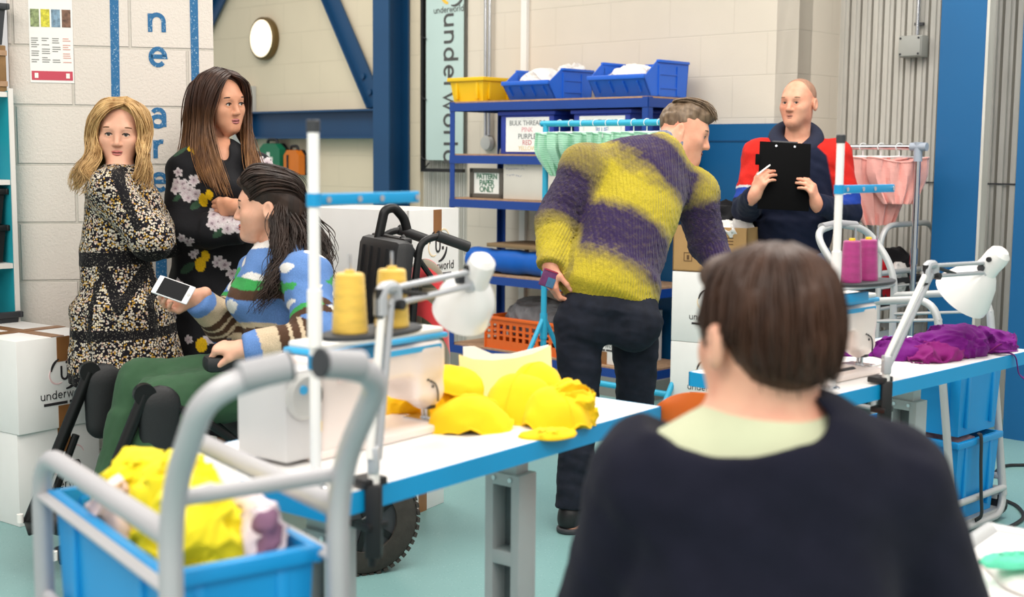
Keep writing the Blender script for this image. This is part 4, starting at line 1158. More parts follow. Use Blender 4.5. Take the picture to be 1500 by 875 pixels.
# ------------------------------------------------------------ garments on the tables
M_clyel = cloth('yellow_fabric', 'f4c91c', .8, .25, 300, .05); M_clyel2 = cloth('pale_yellow_fabric', 'eedc2a', .8, .3, 200, .05)
M_clpur = cloth('purple_fabric', '6a1272', .85, .3, 200, .04); M_clpurd = cloth('deep_purple_fabric', '7c1868', .85, .3, 200, .04)
def cup_garment(name, label, loc, yaw, r, sx, sy, h, mat, seed, group, tilt=0):
    """moulded cup: domed shell with a wavy rim and seam"""
    root = thing(name, label, 'garment', loc, yaw, group)
    n, m = 40, 14; vs = []; fs = []
    rr = random.Random(seed); ph = [rr.uniform(0, 6) for _ in range(4)]
    def ringpts(scale, inner):
        out = []
        for j in range(m+1):
            f = j/m; a = f*PI/2
            for i in range(n):
                t = 2*PI*i/n
                w = 1+.08*math.sin(2*t+ph[0])+.05*math.sin(3*t+ph[1])+.03*math.sin(5*t+ph[2])*f
                rad = math.sin(a)**.9*r*w*scale; z = math.cos(a)**1.1*h*scale-inner
                z += (.012*math.sin(3*t+ph[3])*f**4)+.006*math.sin(9*t+ph[1])*f*f*.6
                nz_ = mnoise.noise(Vector((math.cos(t)*f*2.2+seed, math.sin(t)*f*2.2, seed*1.7)))*.011*(.3+f)+mnoise.noise(Vector((math.cos(t)*f*6+seed, math.sin(t)*f*6, seed)))*.005*f; rad += nz_*.6; z += nz_
                p = Vector((rad*sx*math.cos(t), rad*sy*math.sin(t), max(z, .001 if not inner else .0005)))
                out.append(p)
        return out
    o = ringpts(1, 0); i_ = ringpts(.95, .004); N = len(o)
    for j in range(m):
        for i in range(n):
            a = j*n+i; b_ = j*n+(i+1) % n
            fs.append([a, b_, b_+n, a+n]); fs.append([N+a, N+a+n, N+b_+n, N+b_])
    for i in range(n): a = m*n+i; b_ = m*n+(i+1) % n; fs.append([a, b_, N+b_, N+a])
    b = MB(); Mx = Matrix.Rotation(tilt, 3, 'X')
    b.add([Mx @ p for p in o+i_], fs); zmin = min(v.z for v in b.v)
    b.v = [v-Vector((0, 0, zmin-.001)) for v in b.v]
    c = b.build('cup', mat, root, smooth=60)
    sp = MB(); pts = [Mx @ o[j*n]-Vector((0, 0, zmin-.001)) for j in range(m, -1, -1)]+[Mx @ o[j*n+n//2]-Vector((0, 0, zmin-.001)) for j in range(1, m+1)]
    sp.tube([p*1.004 for p in pts], .0018, 6); sp.build('seam', mat, root)
    # ring edging
    e = MB(); e.tube([Mx @ o[m*n+i]-Vector((0, 0, zmin-.001)) for i in range(n)], .003, 6, closed=True); e.build('edging', mat, root)
    return root
def at(px, py, z=TZ): return G(px, py, z)
GY = None
cup_garment('padded_bra', 'yellow moulded cup nearest the sewing machine needle on the sewing table', at(690, 628), .4, .082, 1.15, .95, .075, M_clyel, 1, GY)
cup_garment('padded_bra', 'tall yellow moulded cup in the middle of the yellow garments', at(760, 612), 1.2, .088, 1.1, 1.0, .105, M_clyel, 2, GY)
cup_garment('padded_bra', 'yellow moulded cup at the right end of the yellow garments', at(812, 622), 2.0, .082, 1.1, 1.0, .088, M_clyel, 3, GY)
cup_garment('padded_bra', 'yellow moulded cup behind the middle one against the cream pattern paper', at(785, 600), .9, .08, 1.1, 1.0, .115, M_clyel, 4, GY)
cup_garment('padded_bra', 'yellow cup lying tilted behind the sewing machine head', at(655, 605), 2.6, .075, 1.2, .9, .085, M_clyel, 5, GY, .5)
heap('yellow_cloth', 'yellow crumpled fabric under the needle of the sewing machine', 'garment', at(622, 612)+Vector((0, .05, 0)), .12, .075, .075, cloth('amber_fabric', 'f2b90c', .8, .3), 44, .9, .016, 1.3, hh=.004)
crumple('yellow_cloth', 'small flat yellow scrap at the front of the yellow garments', 'fabric scrap', at(805, 640), .07, .045, .018, M_clyel, 45, .5, 26)
heap('yellow_cloth', 'yellow folded straps at the right end of the yellow garments', 'garment', at(838, 622), .06, .06, .10, M_clyel, 47, 1.1, .016, 1.3, hh=.004)
# folded cream pattern paper standing behind
root = thing('pattern_paper', 'folded cream pattern paper standing behind the yellow garments', 'paper', at(745, 590), .38)
M_cream = pm('cream_paper', 'f6dfa9', .7, 0, .03, 8, .1, 30)
def sheet_wall(name, pts, h0, h1, lean, mat):
    b = MB(); vs = []
    for (x, y, k) in pts:
        for e in (0, .003): vs += [Vector((x, y+e, 0)), Vector((x+.0, y+lean+e, h0+(h1-h0)*k))]
    fs = []
    for i in range(len(pts)-1):
        o = i*4; fs += [[o, o+4, o+5, o+1], [o+2, o+3, o+7, o+6], [o+1, o+5, o+7, o+3], [o, o+2, o+6, o+4]]
    e = (len(pts)-1)*4; fs += [[0, 1, 3, 2], [e, e+2, e+3, e+1]]
    b.add(vs, fs); return b.build(name, mat, root, smooth=60)
sheet_wall('front_fold', [(-.125, 0, .8), (-.09, -.008, .55), (-.04, -.012, .45), (.02, -.010, .5), (.07, -.004, .65), (.125, .006, 1.0)], .085, .135, .02, M_cream)
sheet_wall('back_fold', [(-.105, .03, 1.0), (-.075, .028, 1.0), (-.03, .024, .4), (.02, .02, .35), (.07, .02, .6), (.12, .014, .9)], .105, .14, .015, M_paper)
# purple lingerie heap
GP = None
for i, (px, py, rx, ry_, h, lab) in enumerate(((1395, 517, .17, .12, .085, 'tallest purple lingerie piece in the middle of the purple heap'), (1330, 522, .13, .10, .05, 'purple lingerie piece at the needle side of the purple heap'), (1445, 512, .12, .09, .06, 'purple lingerie piece at the far right of the purple heap'), (1375, 525, .15, .07, .04, 'magenta-purple lingerie piece along the front of the purple heap'))):
    heap('purple_lingerie', lab, 'garment', at(px, py), rx, ry_, h, M_clpur if i != 3 else M_clpurd, 60+i, Y2, .016, 1.0, hh=.004)
crumple('purple_cloth', 'flat purple fabric strip lying by the sewing machine needle', 'fabric', at(1272, 520), .12, .035, .018, M_clpur, 71, .1, 30)
def strap(name, label, pts, r, mat, cat='strap'):
    pts = smooth_path(pts, 8); o = MB().tube(pts, r, 8, flat=(.35, 1)).build(name, mat, None); return tag(o, label, cat)
e = at(1462, 516, TZ+.012)
strap('purple_strap', 'purple strap curling off the heap over the table edge', [e, e+u2*.07-v2*.03, on2(.98, .03, .012), on2(1.03, -.008, .0), on2(1.05, -.018, -.06), on2(1.10, -.02, -.08), on2(1.135, -.016, -.05)], .006, M_clpur)
strap('purple_strap', 'purple strap looping on the tabletop beside the heap', [e+u2*.02, on2(1.0, .10, .01), on2(1.05, .06, .008), on2(1.02, .035, .03), on2(.97, .05, .008)], .006, M_clpurd)
# small tools
root = thing('screwdriver', 'dark handled screwdriver lying by the thread stand pole', 'screwdriver', on2(.135, .015, .012), 0)
p0, p1 = G(1225, 548, TZ+.013), G(1250, 543, TZ+.013)
MB().cyl(p0, p1, .012, n=14, bev=.003).build('handle', M_dgrey, root, world=True); MB().cyl(p1, G(1306, 532, TZ+.009), .003, n=8).build('shaft', M_lgrey, root, world=True)
q = G(1240, 512, TZ+.03)
root = thing('thread_snips', 'orange handled thread snips by the needle of the purple heap machine', 'scissors', G(1245, 510, TZ+.004), .1)
MB().box((0, 0, .006), (.07, .02, .012), bev=.005).build('handle', M_orange, root); MB().box((.08, 0, .004), (.1, .01, .004), bev=.001).build('blade', M_chrome, root)
q = on2(.02, .03, .0035)
root = thing('eyeglasses', 'wire glasses lying at the corner of the purple heap table', 'glasses', G(1205, 548, TZ+.006), .5)
for s in (-1, 1): MB().tube(arc((s*.03, 0, .018), .022, 0, 2*PI, 20, (1, 0, 0), (0, .35, .94)), .0015, 6).build('rim', pm('bronze_wire', '6b5138', .4, .7), root)
for s in (-1, 1): MB().tube([(s*.052, 0, .02), (s*.056, .1, .004)], .0015, 6).build('temple', pm('bronze_wire', '6b5138', .4, .7), root)

# ------------------------------------------------------------ tube trolleys
M_tube = pm('trolley_grey', 'b0afb2', .38, .12, .03, 5); M_tubel = pm('trolley_pale_grey', 'b9bbbb', .42, .2, .03, 5)
M_grip = pm('grip_grey', '9b9b9e', .5, 0, .03)
def trolley(name, label, P0, Lv, Wv, L, W, tube, rail_t=.87, rail_l=.87, r=.0145, lean=0.0, tall=True, inw=.40):
    """P0: floor point of the first tall post; Lv toward the low end, Wv across"""
    root = thing(name, label, 'trolley', P0)
    Lv = Vector((Lv[0], Lv[1], 0)).normalized(); Wv = Vector((Wv[0], Wv[1], 0)).normalized(); Z = Vector((0, 0, 1))
    def q(l, w, z): return P0+Lv*l+Wv*w+Z*z
    for w, s in ((0, 1), (W, -1)):
        if tall:
            MB().tube(rounded([q(0, w, .06), q(0, w, .92), q(-.13, w, 1.085), q(-.15, w+s*W*inw, 1.11)], .09, 8), r, 14).build('handle_post', tube, root, world=True)
            MB().tube([q(-.143, w+s*W*inw*.4, 1.102), q(-.1505, w+s*W*(inw+.005), 1.111)], r*1.18, 14).build('grip', M_grip, root, world=True)
            MB().tube([q(-.1505, w+s*W*(inw+.005), 1.111), q(-.151, w+s*W*(inw+.02), 1.1115)], r*1.2, 14).build('grip_end', M_dgrey, root, world=True)
        else:
            MB().tube(rounded([q(0, w, .06), q(0, w, 1.04), q(L, w, 1.04), q(L, w, .09)], .14, 8), r, 14).build('hoop_post', tube, root, world=True)
        MB().tube(rounded([q(0, w, rail_t), q(L-lean, w, rail_l), q(L, w, .09)], .10, 8), r, 14).build('side_rail', tube, root, world=True)
        MB().tube([q(0, w, rail_t-.075), q(L-lean*.8, w, rail_l-.075)], r*.85, 10, flat=(.5, 1)).build('side_bar', tube, root, world=True)
        MB().tube([q(0, w, .62), q(L-lean*.5, w, .62)], r*.6, 10).build('side_bar', tube, root, world=True)
        MB().tube([q(0, w, .56), q(L-lean*.5, w, .56)], r*.85, 10, flat=(.5, 1)).build('side_bar', tube, root, world=True)
        MB().tube([q(0, w, .16), q(L, w, .16)], r*.9, 10).build('base_rail', tube, root, world=True)
    MB().tube([q(.0, 0, rail_t+.05), q(0, W, rail_t+.05)], r*.72, 12).build('cross_bar', tube, root, world=True)
    MB().tube([q(L, 0, .12), q(L, W, .12)], r*.9, 12).build('cross_bar', tube, root, world=True)
    MB().tube([q(0, 0, .12), q(0, W, .12)], r*.9, 12).build('cross_bar', tube, root, world=True)
    for l in (.03, L-.03):
        for w in (.0, W):
            c = q(l, w, .05); cs = MB().cyl(c-Wv*.014, c+Wv*.014, .045, n=22, bev=.004).build('caster', M_black, root, world=True)
            MB().box(c+Z*.045, (.03, .03, .05), rot=rotz(math.atan2(Lv.y, Lv.x)), bev=.004).build('fork', M_lgrey, cs, world=True)
    return root, q, math.atan2(Lv.y, Lv.x)
M_tub = pm('tub_blue_plastic', '0a90d2', .4, 0, .03, 4)
tr1, q1, ya = trolley('tube_trolley', 'grey tube trolley holding a blue tub of yellow garments in the near left corner', Vector((-.452, 1.68, 0)), (-.58, .81), (.81, .58), .60, .25, M_tube, r=.0168)
c = q1(.31, .125, 0)
tote(c+Vector((0, 0, .52)), ya, .52, .222, .285, M_tub, 'blue tub of yellow garments in the near grey trolley', 'tub', .93, 'plastic_tub')
def q1h(l, w, z): return q1(l, w, z)
heap('yellow_garment', 'bright yellow garment heap at the near end of the blue tub', 'garment', q1(.205, .115, .66), .115, .082, .235, M_clyel2, 81, ya, .018, 1.3, hh=.004)
heap('yellow_garment', 'bright yellow garment heap in the middle of the blue tub', 'garment', q1(.31, .135, .66), .12, .080, .25, M_clyel2, 83, ya, .018, 1.3, hh=.004)
heap('yellow_garment', 'bright yellow garment heap at the far end of the blue tub', 'garment', q1(.44, .12, .66), .105, .085, .23, M_clyel2, 84, ya, .018, 1.3, hh=.004)
heap('white_garment', 'white and plum garment at the near right corner of the blue tub', 'garment', q1(.15, .185, .66), .085, .045, .205, cloth('pale_lilac_cloth', 'e0d2d8'), 85, ya, .016)
heap('plum_garment', 'small plum coloured garment edge at the near right corner of the blue tub', 'garment', q1(.115, .185, .735), .035, .026, .105, cloth('plum_cloth', '83607a'), 86, ya, .016)
heap('white_garment', 'white garment tucked at the far side of the blue tub of yellow garments', 'garment', q1(.30, .195, .68), .12, .03, .19, cloth('offwhite_cloth', 'e9e5d8'), 87, ya, .016)
heap('white_garment', 'pale pink garment tucked at the left side of the blue tub of yellow garments', 'garment', q1(.40, .052, .70), .06, .028, .15, cloth('pale_pink_cloth', 'e7cfcf'), 89, ya, .016)
o = MB().box((0, 0, 0), (.035, .05, .002)).build('garment_tag', M_paper, None, smooth=0); o.location = q1(.14, .12, .885); o.rotation_euler = (.5, .35, ya+.5)
tag(o, 'small white label lying on the yellow garments in the tub', 'label')
# trolley at the right table
W2 = Vector((.72, .69, 0)); L2v = Vector((.86, -.5, 0)); L2v = Vector((W2.y, -W2.x, 0))
p_low = Vector((1.61, 4.61, 0))
tr2, q2, yb = trolley('tube_trolley', 'pale grey tube trolley with two blue tubs behind the purple heap table', p_low-L2v*.50, L2v, W2, .50, .40, M_tubel, .82, .87, .0145, .10, True, .47)
MB().tube(rounded([q2(.473, 0, .30), q2(.505, 0, .02), q2(.505, .40, .02), q2(.473, .40, .30)], .09, 8), .0145, 12).build('end_hoop', M_tubel, tr2, world=True)
yw = math.atan2(W2.y, W2.x)
tote(q2(.36, .20, .045), yw, .32, .26, .30, M_tub, 'lower blue tub with mauve cloth in the trolley behind the purple heap table', 'tub', .9, 'plastic_tub')
tote(q2(.36, .20, .362), yw, .32, .26, .30, M_tub, 'upper blue tub in the trolley behind the purple heap table', 'tub', .9, 'plastic_tub')
MB().box(q2(.25, .2, .034), (.5, .38, .02), rot=rotz(yb)).build('lower_deck', M_tubel, tr2, world=True, smooth=0)
heap('mauve_cloth', 'mauve and grey cloth showing over the rim of the lower blue tub', 'cloth', q2(.37, .19, .22), .13, .11, .155, cloth('mauve_cloth', 'b39aa3'), 91, yw, .016)
o = MB().tube(smooth_path([q2(.50, .17, .365), q2(.512, .17, .35), q2(.515, .172, .25), q2(.52, .175, .14), q2(.525, .175, .06), q2(.515, .15, .04)], 6), .011, 8, flat=(.4, 1)).build('black_strap', M_black, None); tag(o, 'black strap hanging down in front of the lower blue tub', 'strap')
tote(q2(.09, .2, .045), yb, .18, .32, .30, M_tub, 'blue tub at the inner end of the trolley under the purple heap table', 'tub', .9, 'plastic_tub')
# farther trolley with clothes under the pink rail
bp = Vector((1.83, 6.45, 0))
tr3, q3, yc = trolley('tube_trolley', 'grey tube trolley with a dark tray of red and black clothes under the pink garments', bp, tuple(BX[:2]), tuple((-AX)[:2]), .60, .36, M_tubel, .80, .80, tall=False)
tote(q3(.30, .18, .62), yc, .52, .30, .14, M_dgrey, 'dark tray of red and black clothes on the far trolley', 'tray', .92, 'plastic_tray')
heap('red_garment', 'red and white garment heaped in the dark tray', 'garment', q3(.18, .14, .65), .13, .12, .26, cloth('red_cloth', 'b81f27'), 93, yc, .016)
heap('black_garment', 'black garment heaped in the dark tray next to the red one', 'garment', q3(.42, .15, .65), .12, .12, .26, cloth('black_cloth', '17171a'), 95, yc, .016)
heap('white_garment', 'white striped edge of a garment in the dark tray', 'garment', q3(.30, .06, .68), .10, .03, .16, M_clw, 97, yc, .016)
for z_, lab in ((.20, 'white slotted crate on the lower deck of the far trolley'),):
    root = thing('slotted_crate', lab, 'crate', q3(.30, .18, z_), yc)
    for sy in (-1, 1):
        b = MB(); slot_wall(b, .52, .30, 2, 9); o = b.build('side_wall', M_lgrey, root, smooth=0); o.location = (0, sy*.15, 0)
    for sx in (-1, 1):
        b = MB(); slot_wall(b, .30, .30, 2, 6); o = b.build('end_wall', M_lgrey, root, smooth=0); o.location = (sx*.26, 0, 0); o.rotation_euler = (0, 0, PI/2)
    MB().box((0, 0, .006), (.52, .30, .012)).build('base', M_lgrey, root, smooth=0)

# ------------------------------------------------------------ garment rails
M_rack = pm('turquoise_tube', '2fa9cf', .4, .1, .03, 4)
R0 = Vector((.177, 7.15, 0))
root = thing('garment_rail', 'turquoise tube garment rail with mint garments in front of the blue shelving', 'garment rail', R0)
def rk(x, y, z): return R0+AX*x+BX*y+Vector((0, 0, z))
RL = 1.0
MB().tube(rounded([rk(0, 0, 1.545), rk(0, 0, .16), rk(RL, 0, .16), rk(RL, 0, 1.545)], .09, 8), .0165, 14).build('frame', M_rack, root, world=True)
MB().tube([rk(-.03, 0, 1.545), rk(RL+.03, 0, 1.545)], .0165, 14).build('hanging_bar', M_rack, root, world=True)
for x in (0, RL):
    MB().tube([rk(x, 0, .36), rk(x, 0, .50)], .021, 14).build('joint', M_rack, root, world=True)
    for s in (-1, 1): MB().tube([rk(x, 0, .48), rk(x, s*.30, .02)], .014, 12).build('leg', M_rack, root, world=True)
M_mint = NT('mint_stripe_fabric'); M_mint.set(.8, 0, .3)
_w = M_mint.n('ShaderNodeTexWave'); M_mint.l(M_mint.coord(), _w.inputs[0]); _w.bands_direction = 'Z'; _w.inputs['Scale'].default_value = 28; _w.inputs['Distortion'].default_value = 3
M_mint.color(M_mint.ramp(_w.outputs['Fac'], [(.3, '8cc7a6'), (.7, 'b4dfc6')])); M_mint.bump(M_mint.noise(M_mint.coord(), 60, 4), .4, .004); M_mint = M_mint.m
def stripe_mat(name, c0, c1, sc):
    t = NT(name); t.set(.8, 0, .3); w_ = t.n('ShaderNodeTexWave'); t.l(t.coord(), w_.inputs[0]); w_.bands_direction = 'Z'
    w_.inputs['Scale'].default_value = sc; w_.inputs['Distortion'].default_value = 1.0
    t.color(t.ramp(w_.outputs['Fac'], [(.3, c0), (.7, c1)])); t.bump(t.noise(t.coord(), 60, 4), .4, .004); return t.m
M_pinkg = stripe_mat('pink_stripe_fabric', 'e59a92', 'f2b6ac', 55)
M_clear = pm('clear_hanger_plastic', 'dfe3e4', .15, 0, .02)
def hang_garment(kind, loc, yaw, w, h, mat, label, hlabel, group, hgroup, seed, bottom=.35):
    """a brief hung by two clips on a short hanger; local x across, z down from 0"""
    rr = random.Random(seed)
    hg = thing('clothes_hanger', hlabel, 'clothes hanger', loc, yaw, hgroup)
    MB().tube(arc((0, 0, .018), .0195, -.4, 3.9, 12, (1, 0, 0), (0, 0, 1)), .0022, 8).build('hook', M_clear, hg)
    MB().tube([(0, 0, 0), (0, 0, -.03)], .003, 8).build('stem', M_clear, hg)
    MB().tube([(-w*.42, 0, -.034), (0, 0, -.028), (w*.42, 0, -.034)], .004, 8).build('bar', M_clear, hg)
    for s in (-1, 1): MB().box((s*w*.40, 0, -.045), (.014, .014, .03), bev=.003).build('clip', M_clear, hg)
    n, m = 22, 14; front = []; back = []
    for j in range(m+1):
        f = j/m
        ww = w*(1-(1-bottom)*max(0, (f-.35)/.65)**1.6)*(1+.06*math.sin(f*3+seed))
        for i in range(n+1):
            x = (i/n-.5)*ww
            fold = .012*math.sin(i*1.15+f*2.2+seed)+.008*math.sin(i*2.3-f*4+seed*2)
            thick = .035*math.sin(PI*i/n)**.6*(1-.4*f)+.003
            z = -.045-f*h+.02*math.sin(PI*i/n+rr.uniform(-.02, .02))*(f)*0-.012*math.cos(2*PI*(i/n-.5))*(1-f)
            front.append(Vector((x, fold-thick, z))); back.append(Vector((x, fold*.6+thick, z)))
    N = len(front); fs = []
    for j in range(m):
        for i in range(n):
            a = j*(n+1)+i; fs.append([a, a+1, a+n+2, a+n+1]); fs.append([N+a, N+a+n+1, N+a+n+2, N+a+1])
    for i in range(n):
        fs.append([i+1, i, N+i, N+i+1]); a = m*(n+1)+i; fs.append([a, a+1, N+a+1, N+a])
    for j in range(m):
        a = j*(n+1); fs.append([a, a+n+1, N+a+n+1, N+a]); a += n; fs.append([a+n+1, a, N+a, N+a+n+1])
    g = thing(kind, label, 'garment', loc, yaw, group)
    b = MB(); b.add(front+back, fs); b.build('fabric', mat, g, smooth=70)
    b = MB(); b.tube([front[i]+Vector((0, -.001, 0)) for i in range(n+1)]+[back[i] for i in range(n, -1, -1)], .004, 6, closed=True); b.build('waistband', mat, g)
    return g
for i in range(9):
    x = .10+.085*i; k = {0: 'mint green brief at the free end of the turquoise rail'}.get(i)
    hang_garment('mint_brief', rk(x, 0, 1.545-.018), YAW_A+(PI/2*.75 if i else .45)+.1*math.sin(i*2.3), .27, .22, M_mint, k or 'mint green brief hanging in the row on the turquoise rail', 'clear clip hanger on the turquoise rail holding a mint brief', None if k else 'mint briefs in the row on the turquoise rail', 'clear hangers on the turquoise rail', i)
PR = Vector((2.0, 6.45, 0)); PRd = -AX
root = thing('garment_rail', 'chrome garment rail with pink garments in front of the corrugated wall', 'garment rail', PR)
def pk(x, y, z): return PR+PRd*x+BX*y+Vector((0, 0, z))
MB().tube([pk(-.03, 0, 1.43), pk(.95, 0, 1.43)], .0135, 14).build('hanging_bar', M_chrome, root, world=True)
for x in (0, .92):
    MB().tube([pk(x, 0, .10), pk(x, 0, 1.42)], .015, 14).build('post', M_chrome, root, world=True)
    MB().tube([pk(x, 0, .85), pk(x, 0, .93)], .019, 14).build('collar', M_chrome, root, world=True)
    b = MB(); b.tube([pk(x, 0, 1.36), pk(x, 0, 1.455)], .021, 14); b.build('end_joint', pm('joint_grey', '9aa3b0', .5), root, world=True)
    MB().tube([pk(x-.045 if x == 0 else x-.04, 0, 1.432), pk(x+.04, 0, 1.432)], .021, 14).build('end_joint', pm('joint_grey', '9aa3b0', .5), root, world=True)
    MB().tube([pk(x, -.25, .09), pk(x, .25, .09)], .016, 12).build('foot_bar', M_chrome, root, world=True)
    for s in (-1, 1): c = pk(x, s*.22, .035); MB().cyl(c-AX*.012, c+AX*.012, .035, n=18).build('caster', M_black, root, world=True)
for i, (x, w, h, lab) in enumerate(((.10, .30, .22, 'pink striped brief nearest the end joint of the chrome rail'), (.20, .32, .33, 'longest pink striped garment second from the end of the chrome rail'), (.30, .28, .24, 'pink striped brief third from the end of the chrome rail'), (.44, .28, .22, 'pink striped brief fourth from the end of the chrome rail'), (.60, .28, .24, 'pink striped brief behind the man with a clipboard'))):
    hang_garment('pink_brief', pk(x, 0, 1.43-.018), math.pi*.02+.12*math.sin(i*2), w, h, M_pinkg, lab, 'clear clip hanger on the chrome rail', None, 'clear hangers on the chrome rail', 20+i, .55)

# ------------------------------------------------------------ orange chair, near desk, cable
root = thing('plastic_chair', 'orange plastic chair between the two sewing tables', 'chair', Vector((.66, 3.34, 0)), 2.62)
s = SDF()
def chair_shell():
    n = 22; m = 26; vs = []
    prof = []
    for j in range(m+1):
        f = j/m
        if f < .45: y = -.20+.40*f/.45; z = .45-.02*math.sin(PI*f/.45)
        else: g = (f-.45)/.55; y = .20+.06*math.sin(g*PI/2)+.05*g; z = .45+.36*g**1.1
        prof.append((y, z, f))
    for off in (0, 1):
        for (y, z, f) in prof:
            for i in range(n+1):
                u = i/n*2-1
                wdt = .215 if f < .45 else .215-.02*((f-.45)/.55)
                curve = .035*u*u
                zz = z; yy = y
                if f > .45: g = (f-.45)/.55; yy = y-curve*1.6*g; zz = z-.06*g**6*abs(u)**3
                else: zz = z+curve*.7*(1-abs(f-.25)*1.0)
                vs.append(Vector((u*wdt, yy+(off*.006 if f > .45 else 0), zz-(off*.006 if f <= .45 else 0))))
    N = (n+1)*(m+1); fs = []
    for j in range(m):
        for i in range(n):
            a = j*(n+1)+i; fs += [[a, a+1, a+n+2, a+n+1], [N+a, N+a+n+1, N+a+n+2, N+a+1]]
    for i in range(n): a = i; fs.append([a, N+a, N+a+1, a+1]); a = m*(n+1)+i; fs.append([a, a+1, N+a+1, N+a])
    for j in range(m): a = j*(n+1); fs.append([a, a+n+1, N+a+n+1, N+a]); a += n; fs.append([a, N+a, N+a+n+1, a+n+1])
    return MB().add(vs, fs)
chair_shell().build('seat_shell', pm('chair_orange', 'e06a1c', .45, 0, .03), root, smooth=60)
for sx in (-1, 1):
    MB().tube(rounded([(sx*.17, -.16, .43), (sx*.19, -.20, .2), (sx*.20, -.22, .0)], .05), .011, 10).build('leg', M_chrome, root)
    MB().tube(rounded([(sx*.17, .16, .43), (sx*.19, .20, .2), (sx*.20, .24, .0)], .05), .011, 10).build('leg', M_chrome, root)
DC = Vector((1.02, 2.66, 0)); DZ = .60
root = thing('worktop_desk', 'low white worktop with a rounded grey edge at the near right corner', 'desk', DC, Y1)
ud, vd = Vector((.614, .789, 0)), Vector((.789, -.614, 0))
def dk(a, b, z): return DC-ud*a+vd*b+Vector((0, 0, z))
MB().box(dk(.30, .4, DZ-.015), (.60, .80, .03), rot=rotz(Y1)).build('worktop', M_top, root, world=True, smooth=0)
MB().tube([dk(-.02, -.012, DZ-.012), dk(.62, -.012, DZ-.012)], .024, 14).build('edge', M_tubel, root, world=True)
MB().tube([dk(-.012, -.02, DZ-.012), dk(-.012, .82, DZ-.012)], .024, 14).build('edge', M_tubel, root, world=True)
for a, b_ in ((.05, .05), (.55, .05), (.05, .75), (.55, .75)): MB().cyl(dk(a, b_, 0), dk(a, b_, DZ-.03), .02, n=12).build('leg', M_tubel, root, world=True)
crumple('white_cloth', 'white fabric on the near right worktop', 'cloth', dk(.20, .20, DZ+.001), .16, .14, .03, M_clw, 101, Y1, 34)
crumple('mint_cloth', 'mint green fabric scrap on the near right worktop', 'cloth', G(1490, 826, .635), .07, .035, .02, cloth('mint_scrap', '5fc9a5'), 103, .2, 24)
pts = [G(1500, 682), G(1478, 684), G(1462, 690), G(1456, 720), G(1470, 735), G(1490, 722), G(1492, 700), G(1475, 696)]
o = MB().tube(smooth_path([Vector((p.x, p.y, .008)) for p in (G(1560, 684), G(1500, 684), G(1470, 686), G(1452, 700))], 8), .007, 8).build('power_cable', M_black, None); tag(o, 'black cable leaving the right edge of the floor behind the tubs', 'cable')
o = MB().tube(smooth_path([Vector((p.x, p.y, .008)) for p in (G(1470, 735), G(1490, 745), G(1499, 760), G(1485, 772), G(1455, 785), G(1425, 812), G(1400, 830))], 8), .007, 8).build('power_cable', M_black, None); tag(o, 'black cable looping on the floor under the trolley hoop', 'cable')
# ------------------------------------------------------------ people
def skin_mat(name, c, red):
    t = NT(name); t.set(.5, spec=.35, sss=.08); v = t.coord()
    f = t.noise(v, 14, 4); c0 = hx(c)
    t.color(t.ramp(f, [(.3, red), (.6, c0), (.8, tuple(min(1, x*1.06) for x in c0))])); t.bump(t.noise(v, 260, 3), .08, .001); return t.m
SK_f = skin_mat('skin_fair', 'e0ac92', 'd29a80'); SK_m = skin_mat('skin_ruddy', 'dea488', 'cf8a70'); SK_t = skin_mat('skin_tan', 'd69c7d', 'c78a6c')
SK_w = skin_mat('skin_pale', 'dda98f', 'cf9079')
M_lip = pm('lips', 'b8665f', .4, 0, .05); M_lipm = pm('lips_dull', 'b97a69', .45, 0, .05)
M_eyew = pm('eye_white', 'e6e2dd', .2, 0, .01); M_iris = pm('eye_iris', '4a4038', .2, 0, .05); M_pupil = pm('eye_pupil', '080808', .15, 0, 0)
def hair_mat(name, c0, c1, sc=26, rough=.45):
    t = NT(name); t.set(rough, spec=.35)
    f = t.noise(t.coord('Object', (1, 1, .22)), sc, 4, .6, .6)
    t.color(t.ramp(f, [(.3, c0), (.72, c1)])); t.bump(t.noise(t.coord('Object', (1, 1, .15)), 150, 3), .35, .003); return t.m
H_blond = hair_mat('blond_hair', '8d6538', 'd9b57c', 34); H_black = hair_mat('black_hair', '17100d', '3d2b22'); H_short = hair_mat('brown_short_hair', '2b1a12', '4a2f20', 20)
H_grey = hair_mat('light_brown_short_hair', '4c3b2c', '857059', 40); H_stub = hair_mat('shaved_hair', '8f6b57', 'ab826b', 90, .75)
def ombre_mat():
    t = NT('brown_ombre_hair'); t.set(.42, spec=.35); f = t.noise(t.coord('Object', (1, 1, .14)), 40, 4, .6, .5)
    top = t.ramp(f, [(.3, '22140e'), (.75, '4d3022')]); bot = t.ramp(f, [(.3, '5d3a22'), (.75, 'a8784a')])
    sp = t.n('ShaderNodeSeparateXYZ'); t.l(t.coord(), sp.inputs[0])
    k = t.n('ShaderNodeMapRange'); t.l(sp.outputs['Z'], k.inputs[0]); k.inputs[1].default_value = 1.56; k.inputs[2].default_value = 1.30
    t.color(t.mix(k.outputs[0], top, bot)); t.bump(t.noise(t.coord('Object', (1, 1, .15)), 150, 3), .35, .003); return t.m
H_ombre = ombre_mat()

